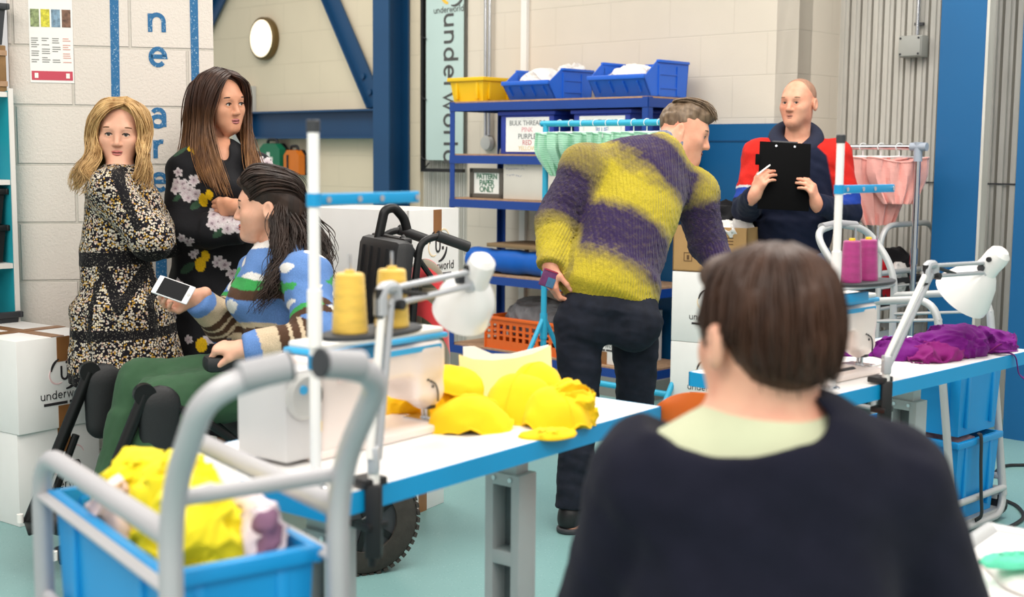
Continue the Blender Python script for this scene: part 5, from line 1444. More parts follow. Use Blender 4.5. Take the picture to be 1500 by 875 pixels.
def frame(yaw, pitch=0, roll=0):
    """columns: right, forward, up"""
    y, p, r = (math.radians(a) for a in (yaw, pitch, roll))
    f = np.array([math.sin(y), math.cos(y), 0.]); rt = np.array([math.cos(y), -math.sin(y), 0.]); up = np.array([0, 0, 1.])
    f, up = f*math.cos(p)+up*math.sin(p), up*math.cos(p)-f*math.sin(p)
    rt, up = rt*math.cos(r)+up*math.sin(r), up*math.cos(r)-rt*math.sin(r)
    return np.stack([rt, f, up], 1)
class Head:
    def __init__(s, c, yaw, pitch=0, roll=0, k=1.0, male=True):
        s.c = V3(c); s.F = frame(yaw, pitch, roll); s.k = k; s.male = male
    def L(s, x, y, z): return s.c+s.F@(np.array([x, y, z])*s.k)
    def Lv(s, p): return Vector(s.L(*p))
    def toL(s, p): return ((p-s.c)@s.F)/s.k
    def add(s, S, mouth=0.0):
        L, F, k = s.L, s.F, s.k; m = s.male
        S.ell(L(0, -.016, .033), np.array([.0765 if m else .074, .093, .082])*k, F, k=.02)
        S.ell(L(0, .022, .010), np.array([.065, .063, .078])*k, F, k=.03)
        S.econe(L(0, .016, -.03), L(0, .040, -.086), .063*k if m else .057*k, (.044 if m else .036)*k, F[:, 0], .95, .8, k=.03)
        S.cone(L(-.011, .070, -.098), L(.011, .070, -.098), (.0185 if m else .0165)*k, k=.025)
        S.ell(L(0, .057, -.066), np.array([.034, .026, .030])*k, F, k=.03)
        for sx in (-1, 1): S.ell(L(sx*.031, .044, -.058), np.array([.024, .028, .028])*k, F, k=.03)
        for sx in (-1, 1):
            S.ell(L(sx*.041, .055, -.024), np.array([.023, .025, .021])*k, F, k=.03)
            if m: S.ell(L(sx*.047, .0, -.062), np.array([.014, .03, .024])*k, F, k=.03)
        S.cone(L(-.033, .0735, .021), L(.033, .0735, .021), (.0125 if m else .0105)*k, k=.03)
        for sx in (-1, 1): S.ell(L(sx*.031, .097, -.001), np.array([.017, .017, .0105])*k, F, k=.014, op='sub')
        q = 1.0 if m else .86
        S.cone(L(0, .083, .008), L(0, .1035 if m else .1005, -.034), .0082*k*q, .0120*k*q, k=.014)
        for sx in (-1, 1): S.ell(L(sx*.0118*q, .0925, -.038), np.array([.0080, .0100, .0072])*k*q, F, k=.008)
        for sx in (-1, 1):
            S.ell(L(sx*.0305, .0748, -.0005), np.array([.0152, .0142, .0140])*k, F, k=.006)       # lids
            S.ell(L(sx*.0305, .0905, -.0012), np.array([.0130, .0110, .0048 if m else .0060])*k, F, k=.0015, op='sub')
            S.ell(L(sx*(.086 if m else .079), -.014, -.008), np.array([.0115, .0195, .033])*k, F, k=.006)
            S.ell(L(sx*(.097 if m else .0885), -.009, -.004), np.array([.0075, .011, .021])*k, F, k=.005, op='sub')
        return S
    def details(s, root, lips=M_lip, brow=None, gaze=(0, 0), open_=0):
        L, k = s.Lv, s.k; f = Vector(s.F[:, 1]); up = Vector(s.F[:, 2]); rt = Vector(s.F[:, 0])
        g = (f+rt*gaze[0]+up*gaze[1]).normalized(); m = s.male
        for sx in (-1, 1):
            c = L((sx*.0305, .0748, -.0008)); r = .0124*k
            e = MB().sphere(c, r, 18).build('eye', M_eyew, root, world=True)
            MB().lathe([(0, r*1.03), (.0035*k, r*1.025), (.0064*k, r*.90), (.0064*k, r*.84), (0, r*.80)], c, g, 20).build('iris', M_iris, e, world=True)
            MB().lathe([(0, r*1.06), (.0028*k, r*1.04), (.0028*k, r*.9), (0, r*.88)], c, g, 16).build('pupil', M_pupil, e, world=True)
            hz = .0042 if m else .0054
            lid = [L((sx*.0305+a*.0135, .0884-a*a*.0045, -.0008+hz*(1-a*a))) for a in (-1, -.6, -.2, .2, .6, 1)]
            MB().tube(smooth_path(lid, 3), (.0010 if m else .0019)*k, 6).build('eyelash', M_lash if m else M_pupil, root, world=True)
            b = [L((sx*.0305+a*.020, (.0905 if m else .0885)-abs(a)**2*.008, .0215+.0035*(1-a*a)+.002*a*sx)) for a in (-1, -.5, 0, .5, 1)]
            n = len(smooth_path(b, 3)); rr_ = [(.0034 if m else .0032)*k*(.35+.65*math.sin(PI*(i+.8)/(n+.6))) for i in range(n)]
            MB().tube(smooth_path(b, 3), rr_, 7).build('eyebrow', brow or H_short, root, world=True)
        w = .0215 if m else .0205
        upL = [(a*w, .0898-.0060*a*a, -.0640+.0030*(1-abs(a))-.0022*math.exp(-(a/.2)**2)) for a in (-1, -.7, -.35, 0, .35, .7, 1)]
        loL = [(a*w*.95, .0890-.0060*a*a, -.0712-open_-.0022*(1-a*a)) for a in (-1, -.7, -.35, 0, .35, .7, 1)]
        for pts, q in ((upL, .0032 if m else .0042), (loL, .0036 if m else .0050)):
            pp = smooth_path([L(p) for p in pts], 3); n = len(pp)
            MB().tube(pp, [q*k*(.35+.65*math.sin(PI*(i+.5)/n)) for i in range(n)], 8).build('lips', lips, root, world=True)
        ml = [L((a*w*.92, (.0921)-.0065*a*a, -.0677-open_*.4)) for a in (-1, -.5, 0, .5, 1)]
        MB().tube(smooth_path(ml, 3), .0012*k, 6).build('mouth_line', M_mouth, root, world=True)
M_lash = pm('lash_brown', '5a4030', .6); M_mouth = pm('mouth_dark', '5e2f2a', .6)
def unit(v): v = np.array(tuple(v), float); return v/np.linalg.norm(v)
def hand(S, wrist, d, n, side, curl=(.3, .35, .4, .45), size=1.0, thumb=(.55, .75, .35), spread=.05, tcurl=.4):
    """five fingers; d wrist->fingers, n the way the palm faces, side=+1 thumb toward cross(d,n)"""
    w = V3(wrist); d = unit(d); n = V3(n); n = n-d*(n@d); n = unit(n); t = np.cross(d, n)*side; s = size
    kn = []
    offs = (.028, .0095, -.009, -.026); pl = (.086, .088, .083, .075)
    for o, l in zip(offs, pl):
        k_ = w+d*l*s+t*o*s; kn.append(k_)
        S.cone(w+d*.012*s+t*o*.55*s, k_, .0145*s, .0125*s, k=.016)
    S.cone(w-d*.03*s, w+d*.02*s, .023*s, .024*s, k=.02)
    seg = ((.040, .025, .019), (.044, .028, .020), (.040, .026, .020), (.031, .020, .018))
    for i in range(4):
        p = kn[i]; a = 0; dd = unit(d+t*spread*(1.5-i))
        for j in range(3):
            c = curl[i] if not hasattr(curl[i], '__len__') else curl[i][j]
            a += c*(.8 if j == 0 else 1.1 if j == 1 else .7)
            dv = dd*math.cos(a)+n*math.sin(a); q = p+dv*seg[i][j]*s
            r0 = (.0098, .0090, .0082)[j]*s*(1 if i < 3 else .88)
            S.cone(p, q, r0, r0*.9, k=.004 if j or True else .01); p = q
    p = w+d*.022*s+t*.020*s; td = unit(d*thumb[0]+t*thumb[1]+n*thumb[2])
    S.cone(w+d*.015*s, p+td*.03*s, .016*s, .014*s, k=.016); p = p+td*.036*s
    for j, (l, r) in enumerate(((.034, .0112), (.028, .0098))):
        td = unit(td+(d*.5-t*.6+n*.2)*tcurl*(1 if j else .5)); q = p+td*l*s
        S.cone(p, q, r*s, r*.9*s, k=.006); p = q
    return S
def limb(S, pts, rs, k=.02):
    for a, b, ra, rb in zip(pts[:-1], pts[1:], rs[:-1], rs[1:]): S.cone(a, b, ra, rb, k=k)
    return S
def strands_from(guides, n, seed, M=16, jit=.008, wave=.0, wfreq=9, r=(.003, .006), lenj=.12, twist=0):
    """guides: list of control polylines ordered around the head"""
    rr = random.Random(seed); G_ = []; r = (r[0]*.62, r[1]*.72); n = int(n*1.9)
    for g in guides:
        sp = smooth_path(g, 8); L = len(sp)-1
        G_.append([sp[min(L, int(round(i*L/(M-1))))] if False else sp[int(i*L/(M-1))] for i in range(M)])
    out = []; rad = []
    for _ in range(n):
        t = rr.random()*(len(G_)-1); i = min(int(t), len(G_)-2); f = t-i
        o = Vector((rr.gauss(0, 1), rr.gauss(0, 1), rr.gauss(0, .6)))*jit; ph = t*2.6+rr.gauss(0, .55); cut = 1-rr.random()*lenj; amp = wave*rr.uniform(.5, 1.3); fr = wfreq*rr.uniform(.85, 1.15)
        p = []
        for j in range(M):
            s = j/(M-1)*cut; jj = s*(M-1); a = min(int(jj), M-2); u = jj-a
            q0 = G_[i][a].lerp(G_[i][a+1], u); q1 = G_[i+1][a].lerp(G_[i+1][a+1], u); q = q0.lerp(q1, f)
            g = min(1, s*3); w_ = amp*s
            p.append(q+o*(.35+.65*g)+Vector((math.sin(s*fr+ph), math.cos(s*fr*.9+ph*1.3), .3*math.sin(s*fr*1.3+ph)))*w_)
        out.append(p); rad.append(rr.uniform(*r))
    return out, rad
def shoe(S, heel, toe, w=.045, h=.06):
    S.cone(heel, toe, w*.85, w*.8, k=.02); return S
def body_root(label, loc): return thing('person', label, 'person', loc)

# ============================================================ 1. seated man seen from behind
def person_front():
    Yc = 1.75; X = .345
    root = body_root('brown-haired person in a navy jumper seated in the foreground, seen from behind', (X, Yc-.03, 0))
    hd = Head((X, Yc+.005, 1.135), -22, -4, 0, 1.0, True)
    N, C, W, H = (X, Yc-.015, 1.0), (X, Yc-.02, .90), (X, Yc-.03, .68), (X, Yc-.03, .50)
    SL, SR = (X-.152, Yc, .935), (X+.182, Yc+.01, .93)
    EL, ER = (X-.215, Yc+.10, .68), (X+.295, Yc+.05, .70); WL, WR = (X-.12, Yc+.32, .62), (X+.13, Yc+.32, .62)
    lat = (1, 0, 0)
    S = SDF(); hd.add(S)
    S.cone(hd.L(0, -.028, -.045), V3(N)+(0, .0, -.02), .054, .058, k=.03)
    S.econe(H, W, .16, .145, lat, .7, k=.05); S.econe(W, C, .145, .155, lat, .7, .62, k=.05)
    for s_ in (SL, SR): S.cone(V3(N)+(0, 0, -.03), s_, .055, .055, k=.05)
    limb(S, [SL, EL, WL], [.052, .043, .028]); limb(S, [SR, ER, WR], [.052, .043, .028])
    hand(S, WL, (.5, .8, -.3), (0, 0, -1), 1); hand(S, WR, (-.5, .8, -.3), (0, 0, -1), -1)
    for sx in (-1, 1):
        limb(S, [(X+sx*.09, Yc-.02, .50), (X+sx*.14, Yc+.42, .50), (X+sx*.14, Yc+.40, .09)], [.085, .058, .042]); S.cone((X+sx*.14, Yc+.38, .05), (X+sx*.15, Yc+.55, .04), .04, .03, k=.03)
    sdf_obj('body', S, SK_w, root, .0055)
    hd.details(root, M_lipm)
    # tee collar
    S = SDF(); S.econe(W, C, .152, .160, lat, .72, .64, k=.05)
    for s_ in (SL, SR): S.cone(V3(N)+(0, 0, -.03), s_, .066, .058, k=.05)
    S.ccone(V3(N)+(0, -.003, -.05), V3(N)+(0, .0, .022), .095, .066, k=.03)
    S.ell(V3(N)+(0, .0, .05), (.058, .06, .06), k=.01, op='sub')
    sdf_obj('tee_shirt', S, cloth('pale_green_jersey', 'b9bea0', .85, .2, 300), root, .006)
    # jumper
    def wr(p): return .004*vnoise(p*np.array([1, 1, .7]), 26, 1)+.003*vnoise(p, 45, 2)
    S = SDF(); S.econe((X, Yc-.03, .47), W, .185, .178, lat, .75, k=.06); S.econe(W, C, .178, .185, lat, .75, .68, k=.06)
    for s_ in (SL, SR): S.cone(V3(N)+(0, -.005, -.045), s_, .072, .074, k=.06)
    limb(S, [SL, EL], [.078, .064], k=.04); S.ccone(EL, V3(WL)+(V3(WL)-V3(EL))*.0, .064, .042, k=.03); S.cone(SL, EL, .07, .064, k=.03)
    limb(S, [SR, ER], [.078, .066], k=.04); S.ccone(ER, WR, .066, .044, k=.03)
    S.ell((X-.036, Yc-.02, 1.028), (.124, .12, .050), k=.018, op='sub')
    S.disp = wr; S.maxdisp = .008
    sdf_obj('jumper', S, pm('navy_knit', '1a1b27', .95, 0, .10, 20, .5, 420, .003, .04, spec=.08), root, .007)
    # trousers and shoes (below the frame)
    S = SDF(); S.econe((X, Yc-.03, .50), (X, Yc-.03, .56), .17, .165, lat, .75, k=.04)
    for sx in (-1, 1): S.cone((X+sx*.09, Yc-.02, .51), (X+sx*.14, Yc+.42, .51), .095, .07, k=.04); S.ccone((X+sx*.14, Yc+.42, .53), (X+sx*.14, Yc+.40, .10), .07, .06, k=.03)
    sdf_obj('trousers', S, pm('dark_trousers', '23252c', .85, 0, .1, 20, .3, 200), root, .009)
    S = SDF()
    for sx in (-1, 1): S.cone((X+sx*.14, Yc+.37, .05), (X+sx*.15, Yc+.58, .045), .05, .045, k=.02)
    S.box((X, Yc+.5, -.1), (.5, .5, .1), r=.001, k=.004, op='sub'); sdf_obj('shoes', S, M_black, root, .008)
    # hair: cap with soft layered locks
    S = SDF(); L, F = hd.L, hd.F
    S.ell(L(0, -.018, .040), (.083, .103, .090), F, k=.02); S.ell(L(0, -.056, -.015), (.068, .060, .058), F, k=.03)
    S.ell(L(0, .05, .085), (.064, .05, .03), F, k=.03)
    for sx in (-1, 1): S.ell(L(sx*.066, .03, .012), (.014, .020, .030), F, k=.02)
    S.ell(L(0, .118, -.035), (.085, .075, .10), F, k=.02, op='sub')
    for sx in (-1, 1): S.ell(L(sx*.088, .0, -.038), (.026, .032, .046), F, k=.012, op='sub')
    def hw(p):
        q = (p-hd.c)@F; a = np.arctan2(q[:, 0], q[:, 1]-.01); return .0012*np.sin(a*41+q[:, 2]*60)+.003*vnoise(p, 70, 4)
    S.disp = hw; S.maxdisp = .006
    sdf_obj('hair', S, H_short, root, .005)
    gd = []
    for a in range(-125, 126, 25):
        r = math.radians(a); dx, dy = math.sin(r), -math.cos(r); sd = abs(a) > 62
        top = L(dx*.02, -.03+dy*.02, .126); gd.append([Vector(top), Vector(L(dx*.066, -.02+dy*.082, .095)), Vector(L(dx*.083, -.02+dy*.100, .03)), Vector(L(dx*.082, -.02+dy*.098, .008 if sd else -.025)), Vector(L(dx*(.083 if sd else .064), -.022+dy*(.098 if sd else .088), -.008 if sd else -.068))])
    p, r = strands_from(gd, 240, 4, 12, .005, .005, 7, (.0025, .005), .3); strands('hair_locks', p, r, H_short, root)
    # stool
    st = thing('stool', 'grey stool under the seated brown-haired person', 'stool', (X, Yc-.03, 0))
    MB().cyl((0, 0, .37), (0, 0, .415), .18, n=36, bev=.012).build('seat', M_dgrey, st); MB().cyl((0, 0, .04), (0, 0, .37), .022, n=16).build('column', M_chrome, st)
    for i in range(5):
        a = i*2*PI/5; MB().tube([(0, 0, .06), (.26*math.cos(a), .26*math.sin(a), .05)], .016, 8).build('leg', M_dgrey, st); MB().cyl((.25*math.cos(a), .25*math.sin(a), 0), (.25*math.cos(a), .25*math.sin(a), .045), .02, n=12).build('caster', M_black, st)
person_front()

# ============================================================ 2. man with the clipboard
def person_clip():
    Y = 6.3; root = body_root('shaven-headed person in a red and navy hoodie holding a black clipboard', (1.385, Y, 0))
    hc = P(1169, 151, Y); hd = Head(hc, -142, 0, 0, .97, True); fx = hc.x
    lat = unit((.985, -.17, 0))
    C = V3((fx+.01, Y+.03, 1.28)); N = V3((fx+.005, Y+.03, 1.46)); W = V3((fx, Y+.02, 1.07)); H = V3((fx, Y+.02, .93))
    SA, SB = C-lat*.180+(0, 0, .105), C+lat*.180+(0, 0, .105)            # image left / right
    EA, EB = V3(P(1093, 305, Y-.02)), V3(P(1243, 312, Y-.05))
    WA, WB = V3(P(1105, 287, Y-.31)), V3(P(1196, 299, Y-.31))
    S = SDF(); hd.add(S); S.cone(hd.L(0, -.02, -.05), N+(0, 0, -.03), .056, .062, k=.03)
    S.econe(H, W, .155, .15, lat, .68, k=.05); S.econe(W, C, .15, .165, lat, .68, k=.05)
    for s_ in (SA, SB): S.cone(N+(0, 0, -.08), s_, .06, .058, k=.05)
    limb(S, [SA, EA, WA], [.052, .042, .028]); limb(S, [SB, EB, WB], [.052, .042, .028])
    bp = P(1150, 258, Y-.31)
    for w_, sg in ((WA, 1), (WB, -1)):
        hand(S, w_, (.34*sg, -.28, .90), (.78*sg, .58, -.10), sg, ((.75, .55, .3), (.75, .55, .3), (.8, .55, .3), (.85, .55, .3)), .95, (.6, .6, .35), .04, .3)
    for s_ in (-1, 1):
        hp = H+lat*s_*.09+(0, 0, -.05); limb(S, [hp, (hp[0]+s_*.02, Y-.0, .5), (hp[0]+s_*.03, Y+.04, .09)], [.09, .06, .045]); S.cone((hp[0]+s_*.03, Y+.05, .05), (hp[0]+s_*.05, Y-.13, .04), .04, .032, k=.03)
    sdf_obj('body', S, SK_m, root, .0036)
    hd.details(root, M_lipm, pm('brow_light_brown', '8a6a50', .7), (-.2, 0), .003)
    S = SDF(); S.ell(hd.L(0, -.018, .037), np.array([.0760, .0915, .0812]), hd.F, k=.01); S.ell(hd.L(0, .095, .03), (.085, .085, .12), hd.F, k=.012, op='sub'); S.box(hd.L(0, 0, -.10), (.2, .2, .085), hd.F, r=.01, k=.01, op='sub')
    for sx in (-1, 1): S.ell(hd.L(sx*.078, -.004, -.012), (.02, .026, .034), hd.F, k=.008, op='sub')
    sdf_obj('hair', S, H_stub, root, .005)
    # hoodie
    col_n, col_r, col_b, col_w = (np.array(hx(c)) for c in ('171e36', 'd8281f', '1d3f9c', 'e4e2e0'))
    def paint(p):
        c = np.tile(col_n, (len(p), 1))
        for s_, e_, w_ in ((SA, EA, WA), (SB, EB, WB)):
            ax = e_-s_; L = np.linalg.norm(ax); u = ((p-s_)@ax)/L/L
            out = (p-C)@lat*(1 if s_ is SB else -1)
            dl = np.linalg.norm((p-s_)-np.clip(u, 0, 1)[:, None]*ax, axis=1)
            dz = p[:, 2]-s_[2]; lim = np.where(dz > 0, .135-1.1*dz, .135-.22*dz)
            arm = (out > lim) & (dl < .17) & (u < .98)
            wr_ = (np.clip((out-lim)/.008+.5, 0, 1)*(dl < .17)*(u < .70))[:, None]; c = c*(1-wr_)+col_r*wr_; c[arm & (u >= .70) & (u < .9)] = col_b; c[arm & (u >= .66) & (u < .70)] = col_w*.9
        return c
    S = SDF()
    S.ccone((fx, Y+.02, .885), W, .178, .178, k=.04, lat=lat, dr=.74); S.econe(W, C, .175, .185, lat, .74, k=.05)
    for s_ in (SA, SB): S.cone(N+(0, .0, -.065), s_, .076, .074, k=.05)
    for s_, e_, w_ in ((SA, EA, WA), (SB, EB, WB)): S.cone(s_, e_, .075, .066, k=.04); S.ccone(e_, e_+(w_-e_)*.98, .066, .045, k=.03); S.ccone(e_+(w_-e_)*.8, e_+(w_-e_)*1.0, .047, .044, k=.01)
    S.ell(N+(-.01, -.04, .03), (.075, .075, .075), k=.02, op='sub')
    f2 = np.array([-.17, -.985, 0])
    S.disp = lambda p: .004*vnoise(p*np.array([1, 1, 1.4]), 30, 3)+.003*vnoise(p, 60, 5); S.maxdisp = .008
    sdf_obj('hoodie', S, attr_mat('hoodie_jersey', .85, .25, sheen=.03), root, .006, {'print': paint})
    S = SDF(); nb = N+(0, .01, .018)
    ringp = [nb+lat*(.092*math.sin(a))-f2*(.085*math.cos(a))+(0, 0, .012+.03*math.cos(a)-.035*(1-math.cos(a))*.8) for a in np.linspace(-2.6, 2.6, 20)]
    for a, b in zip(ringp[:-1], ringp[1:]): S.cone(a, b, .037, .037, k=.02)
    S.ell(nb-f2*.11+(0, 0, -.03), (.10, .06, .085), k=.04)
    S.ell(N+(0, -.0, .05), (.062, .064, .075), k=.01, op='sub')
    sdf_obj('hood', S, pm('navy_jersey', '171e36', .85, 0, .08, 20, .25, 300), root, .006)
    for s_ in (-1, 1): MB().tube(smooth_path([nb+f2*.10+lat*s_*.03+np.array((0, 0, -.045)), nb+f2*.125+lat*s_*.035+np.array((0, 0, -.10)), nb+f2*.13+lat*s_*.033+np.array((0, 0, -.16))], 4), .0035, 6).build('drawstring', pm('navy_cord', '22304f', .8), root, world=True)
    S = SDF(); S.econe(H+(0, 0, -.03), H+(0, 0, .04), .165, .16, lat, .72, k=.04)
    for s_ in (-1, 1):
        hp = H+lat*s_*.09+(0, 0, -.05); S.cone(hp, (hp[0]+s_*.02, Y, .5), .10, .075, k=.03); S.ccone((hp[0]+s_*.02, Y, .52), (hp[0]+s_*.03, Y+.04, .07), .075, .065, k=.03)
    sdf_obj('jeans', S, pm('mid_blue_denim', '5c7597', .9, 0, .15, 25, .3, 300), root, .008)
    S = SDF()
    for s_ in (-1, 1): hp = H+lat*s_*.09; S.cone((hp[0]+s_*.03, Y+.06, .05), (hp[0]+s_*.05, Y-.16, .042), .05, .045, k=.02)
    S.box((fx, Y, -.1), (.5, .5, .1), r=.001, k=.004, op='sub'); sdf_obj('shoes', S, M_black, root, .008)
    # clipboard
    pl = Y-.30
    a, b_, c_ = P(1113, 207, pl+.03), P(1188, 211, pl+.03), P(1112, 306, pl-.03)
    ux = (b_-a).normalized(); vy = (c_-a).normalized(); nz = ux.cross(vy).normalized(); vy = nz.cross(ux); w = (b_-a).length; h = (c_-a).length
    cb = thing('clipboard', 'black clipboard held upright by the person in a red and navy hoodie', 'clipboard', a)
    R3 = Matrix((ux, -vy, ux.cross(-vy))).transposed()
    MB().box(a+ux*w/2+vy*h/2, (w, h, .005), rot=R3, bev=.002).build('board', pm('clip_black', '070708', .75, spec=.08), cb, world=True)
    for k in (.32, .68): MB().cyl(a+ux*w*k+vy*.018-nz*.006, a+ux*w*k+vy*.018+nz*.006, .0055, n=12).build('rivet', M_chrome, cb, world=True)
    MB().box(a+ux*w/2+vy*.01+nz*.008, (w*.5, .035, .012), rot=R3, bev=.003).build('clip', M_dgrey, cb, world=True)
    MB().box(a-ux*.006+vy*.085, (.022, .05, .012), rot=R3, bev=.003).build('side_tab', pm('clip_black', '0b0b0d'), cb, world=True)
    q = P(1112, 258, pl-.045); o = thing('pen', 'white pen held by the hand at the left edge of the clipboard', 'pen', q)
    MB().cyl(q+Vector((-.01, 0, .005)), q+Vector((.055, .035, .05)), .004, n=10).build('barrel', M_white, o, world=True)
person_clip()

# ============================================================ 3. bending man in a striped jumper
def person_stripe():
    root = body_root('person in a fuzzy purple and yellow striped jumper and dark jeans bending over', (.22, 4.75, 0))
    H = V3(P(892, 452, 4.76)); W = V3(P(906, 372, 4.84)); C = V3(P(938, 272, 5.0)); N = V3(P(980, 213, 5.10))
    SL, SR = V3(P(856, 247, 4.93)), V3(P(1018, 284, 5.14)); lat = unit(SR-SL)
    EL, WL = V3(P(814, 322, 4.85)), V3(P(806, 388, 4.72)); ER, WR = V3(P(1034, 352, 5.14)), V3(P(1064, 405, 5.05))
    hd = Head(P(1003, 195, 5.14), 103, -14, 8, .97, True)
    latH = unit((.97, .22, 0))
    S = SDF(); hd.add(S); S.cone(hd.L(0, -.03, -.05), N, .058, .064, k=.03)
    S.econe(H+(0, 0, .06), W, .125, .130, latH, .72, k=.03); S.econe(W, C, .145, .165, lat, .68, k=.05)
    for s_ in (SL, SR): S.cone(N-(N-C)*.3, s_, .06, .058, k=.05)
    limb(S, [SL, EL, WL], [.054, .044, .029]); limb(S, [SR, ER, WR], [.054, .044, .029])
    hand(S, WL, (.10, -.05, -1), (.9, .4, 0), 1, ((.5, .7, .5), (.6, .7, .5), (.6, .7, .5), (.6, .7, .5)), 1.0, (.7, .5, .5), .03, .5)
    hand(S, WR, (.4, -.2, -1), (-.6, .6, 0), -1, (.4, .5, .5, .6))
    KL, KR = V3(P(850, 612, 4.70)), V3(P(932, 620, 4.86)); AL, AR = V3(P(836, 752, 4.66)), V3(P(925, 740, 4.93))
    HL, HR = V3(P(848, 474, 4.72)), V3(P(930, 480, 4.84))
    limb(S, [HL, KL, AL], [.080, .055, .042], k=.012); limb(S, [HR, KR, AR], [.080, .055, .042], k=.012)
    TL = AL+(.05, .17, -.06); S.cone(AL+(0, -.01, -.04), (TL[0], TL[1], .04), .042, .03, k=.03); S.cone(AR+(0, -.01, -.04), (AR[0]+.06, AR[1]+.16, .04), .042, .03, k=.03)
    sdf_obj('body', S, SK_m, root, .005); hd.details(root, M_lipm, H_grey)
    # short hair: longer on top, faded sides
    S = SDF(); S.ell(hd.L(0, -.018, .042), np.array([.0790, .0965, .0865])*.97, hd.F, k=.01); S.ell(hd.L(0, .03, .088), np.array([.058, .075, .042])*.97, hd.F, k=.03)
    S.ell(hd.L(0, .115, -.02), (.09, .062, .085), hd.F, k=.015, op='sub'); S.box(hd.L(0, 0, -.115), (.2, .2, .075), hd.F, r=.01, k=.02, op='sub')
    for sx in (-1, 1): S.ell(hd.L(sx*.086, .004, -.022), (.03, .036, .048), hd.F, k=.012, op='sub')
    S.disp = lambda p: .003*vnoise(p, 90, 4)+.002*vnoise(p, 160, 6); S.maxdisp = .006
    sdf_obj('hair', S, H_grey, root, .0045)
    gd = []
    for x in (-.055, -.03, 0, .03, .055): gd.append([hd.Lv((x, -.075, .105)), hd.Lv((x, -.03, .125)), hd.Lv((x, .04, .128)), hd.Lv((x, .085, .105)), hd.Lv((x*1.0, .104, .078))])
    p, r = strands_from(gd, 80, 9, 8, .006, .003, 8, (.003, .006), .4); strands('hair_locks', p, r, H_grey, root)
    # jumper with ombre bands
    pu, ye = np.array(hx('37294f')), np.array(hx('c2b032'))
    hem = V3(P(884, 436, 4.77))
    axis = [hem+(hem-W)*.08, W, C, N+(N-C)*.2]
    def tpar(p):
        best = np.full(len(p), 9.0); val = np.zeros(len(p)); acc = 0; tot = sum(np.linalg.norm(axis[i+1]-axis[i]) for i in range(3))
        # smooth projection: blend of segment parameters
        num = np.zeros(len(p)); den = np.zeros(len(p))
        for i in range(3):
            a, b = axis[i], axis[i+1]; d = b-a; L = np.linalg.norm(d); u = ((p-a)@d)/L/L
            lo = -.6 if i == 0 else 0; hi = 1.6 if i == 2 else 1
            uc = np.clip(u, lo, hi); dist = np.linalg.norm(p-(a+np.clip(u, 0, 1)[:, None]*d), axis=1)
            w = 1/(dist+.01)**4; num += w*(acc+uc*L); den += w; acc += L
        return num/den/tot
    def armpar(p):
        r = []
        for s_, e_, w_ in ((SL, EL, WL), (SR, ER, WR)):
            d1 = e_-s_; L1 = np.linalg.norm(d1); d2 = w_-e_; L2 = np.linalg.norm(d2)
            u1 = np.clip(((p-s_)@d1)/L1/L1, 0, 1); u2 = np.clip(((p-e_)@d2)/L2/L2, 0, 1)
            q1_ = np.linalg.norm(p-s_-u1[:, None]*d1, axis=1); q2_ = np.linalg.norm(p-e_-u2[:, None]*d2, axis=1)
            r.append((np.minimum(q1_, q2_), np.where(q1_ < q2_, u1*L1, L1+u2*L2)/(L1+L2)))
        return r
    def band(v, st): return np.interp(v, [a for a, _ in st], [b for _, b in st])
    TB = [(-.3, 1), (.10, 1), (.20, .0), (.33, 0), (.42, 1), (.57, 1), (.66, 0), (.83, 0), (.93, 1), (1.3, 1)]
    AB = [(0, .15), (.10, .05), (.16, 0), (.52, 0), (.70, .9), (.9, 1), (1, .8)]; AB2 = [(0, 1), (.04, 1), (.15, 0), (.8, 0), (1, .5)]
    def paint(p):
        n = .012*vnoise(p, 45, 2)+.012*vnoise(p, 120, 3); t = tpar(p)+.10*((p-C)@lat)-.02; k = band(t+n, TB)
        for (d, u), AA in zip(armpar(p), (AB, AB2)):
            w = np.clip((.115-d)/.03, 0, 1); k = k*(1-w)+band(u+n, AA)*w
        k = np.clip(k+.10*vnoise(p, 230, 5), 0, 1); return pu*(1-k)[:, None]+ye*k[:, None]
    def rib(p):
        a = (p-C)@lat
        for (d, u), s_, e_ in zip(armpar(p), (SL, SR), (EL, ER)):
            w = np.clip((.09-d)/.02, 0, 1); x = np.cross(unit(e_-s_), (0, 1, 0)); a = a*(1-w)+((p-s_)@unit(x))*w
        return a
    S = SDF()
    S.ccone(hem, hem+(W-hem)*.6, .184, .172, k=.05, lat=latH, dr=.80, rnd=.008); S.econe(hem+(W-hem)*.4, C, .180, .192, lat, .78, .70, k=.07)
    for s_ in (SL, SR): S.cone(N-(N-C)*.34, s_, .078, .084, k=.05)
    S.cone(C, N-(N-C)*.12, .11, .060, k=.05)
    for s_, e_, w_ in ((SL, EL, WL), (SR, ER, WR)): S.cone(s_, e_, .086, .074, k=.05); S.ccone(e_, w_+(w_-e_)*.04, .074, .052, k=.03, rnd=.008)
    nk = N+(N-C)*.22; S.ell(nk+(.01, 0, .01), (.072, .072, .055), k=.012, op='sub')
    S.disp = lambda p: .004*vnoise(p, 25, 3)+.002*np.sin(rib(p)*2*PI*85)+.0014*vnoise(p, 220, 5); S.maxdisp = .009
    sdf_obj('jumper', S, attr_mat('fuzzy_ombre_knit', .95, .6, 260, .004, .12, rib=85), root, .0055, {'print': paint, 'rib': rib}, relax=0)
    S = SDF(); S.ccone(N-(N-C)*.25, N+(N-C)*.10, .078, .066, k=.0); S.ell(N+(N-C)*.18, (.062, .062, .055), k=.008, op='sub'); sdf_obj('shirt_collar', S, pm('blue_grey_check', '6d7388', .85, 0, .3, 90), root, .006)
    # jeans
    S = SDF(); wb_ = H+(W-H)*.42
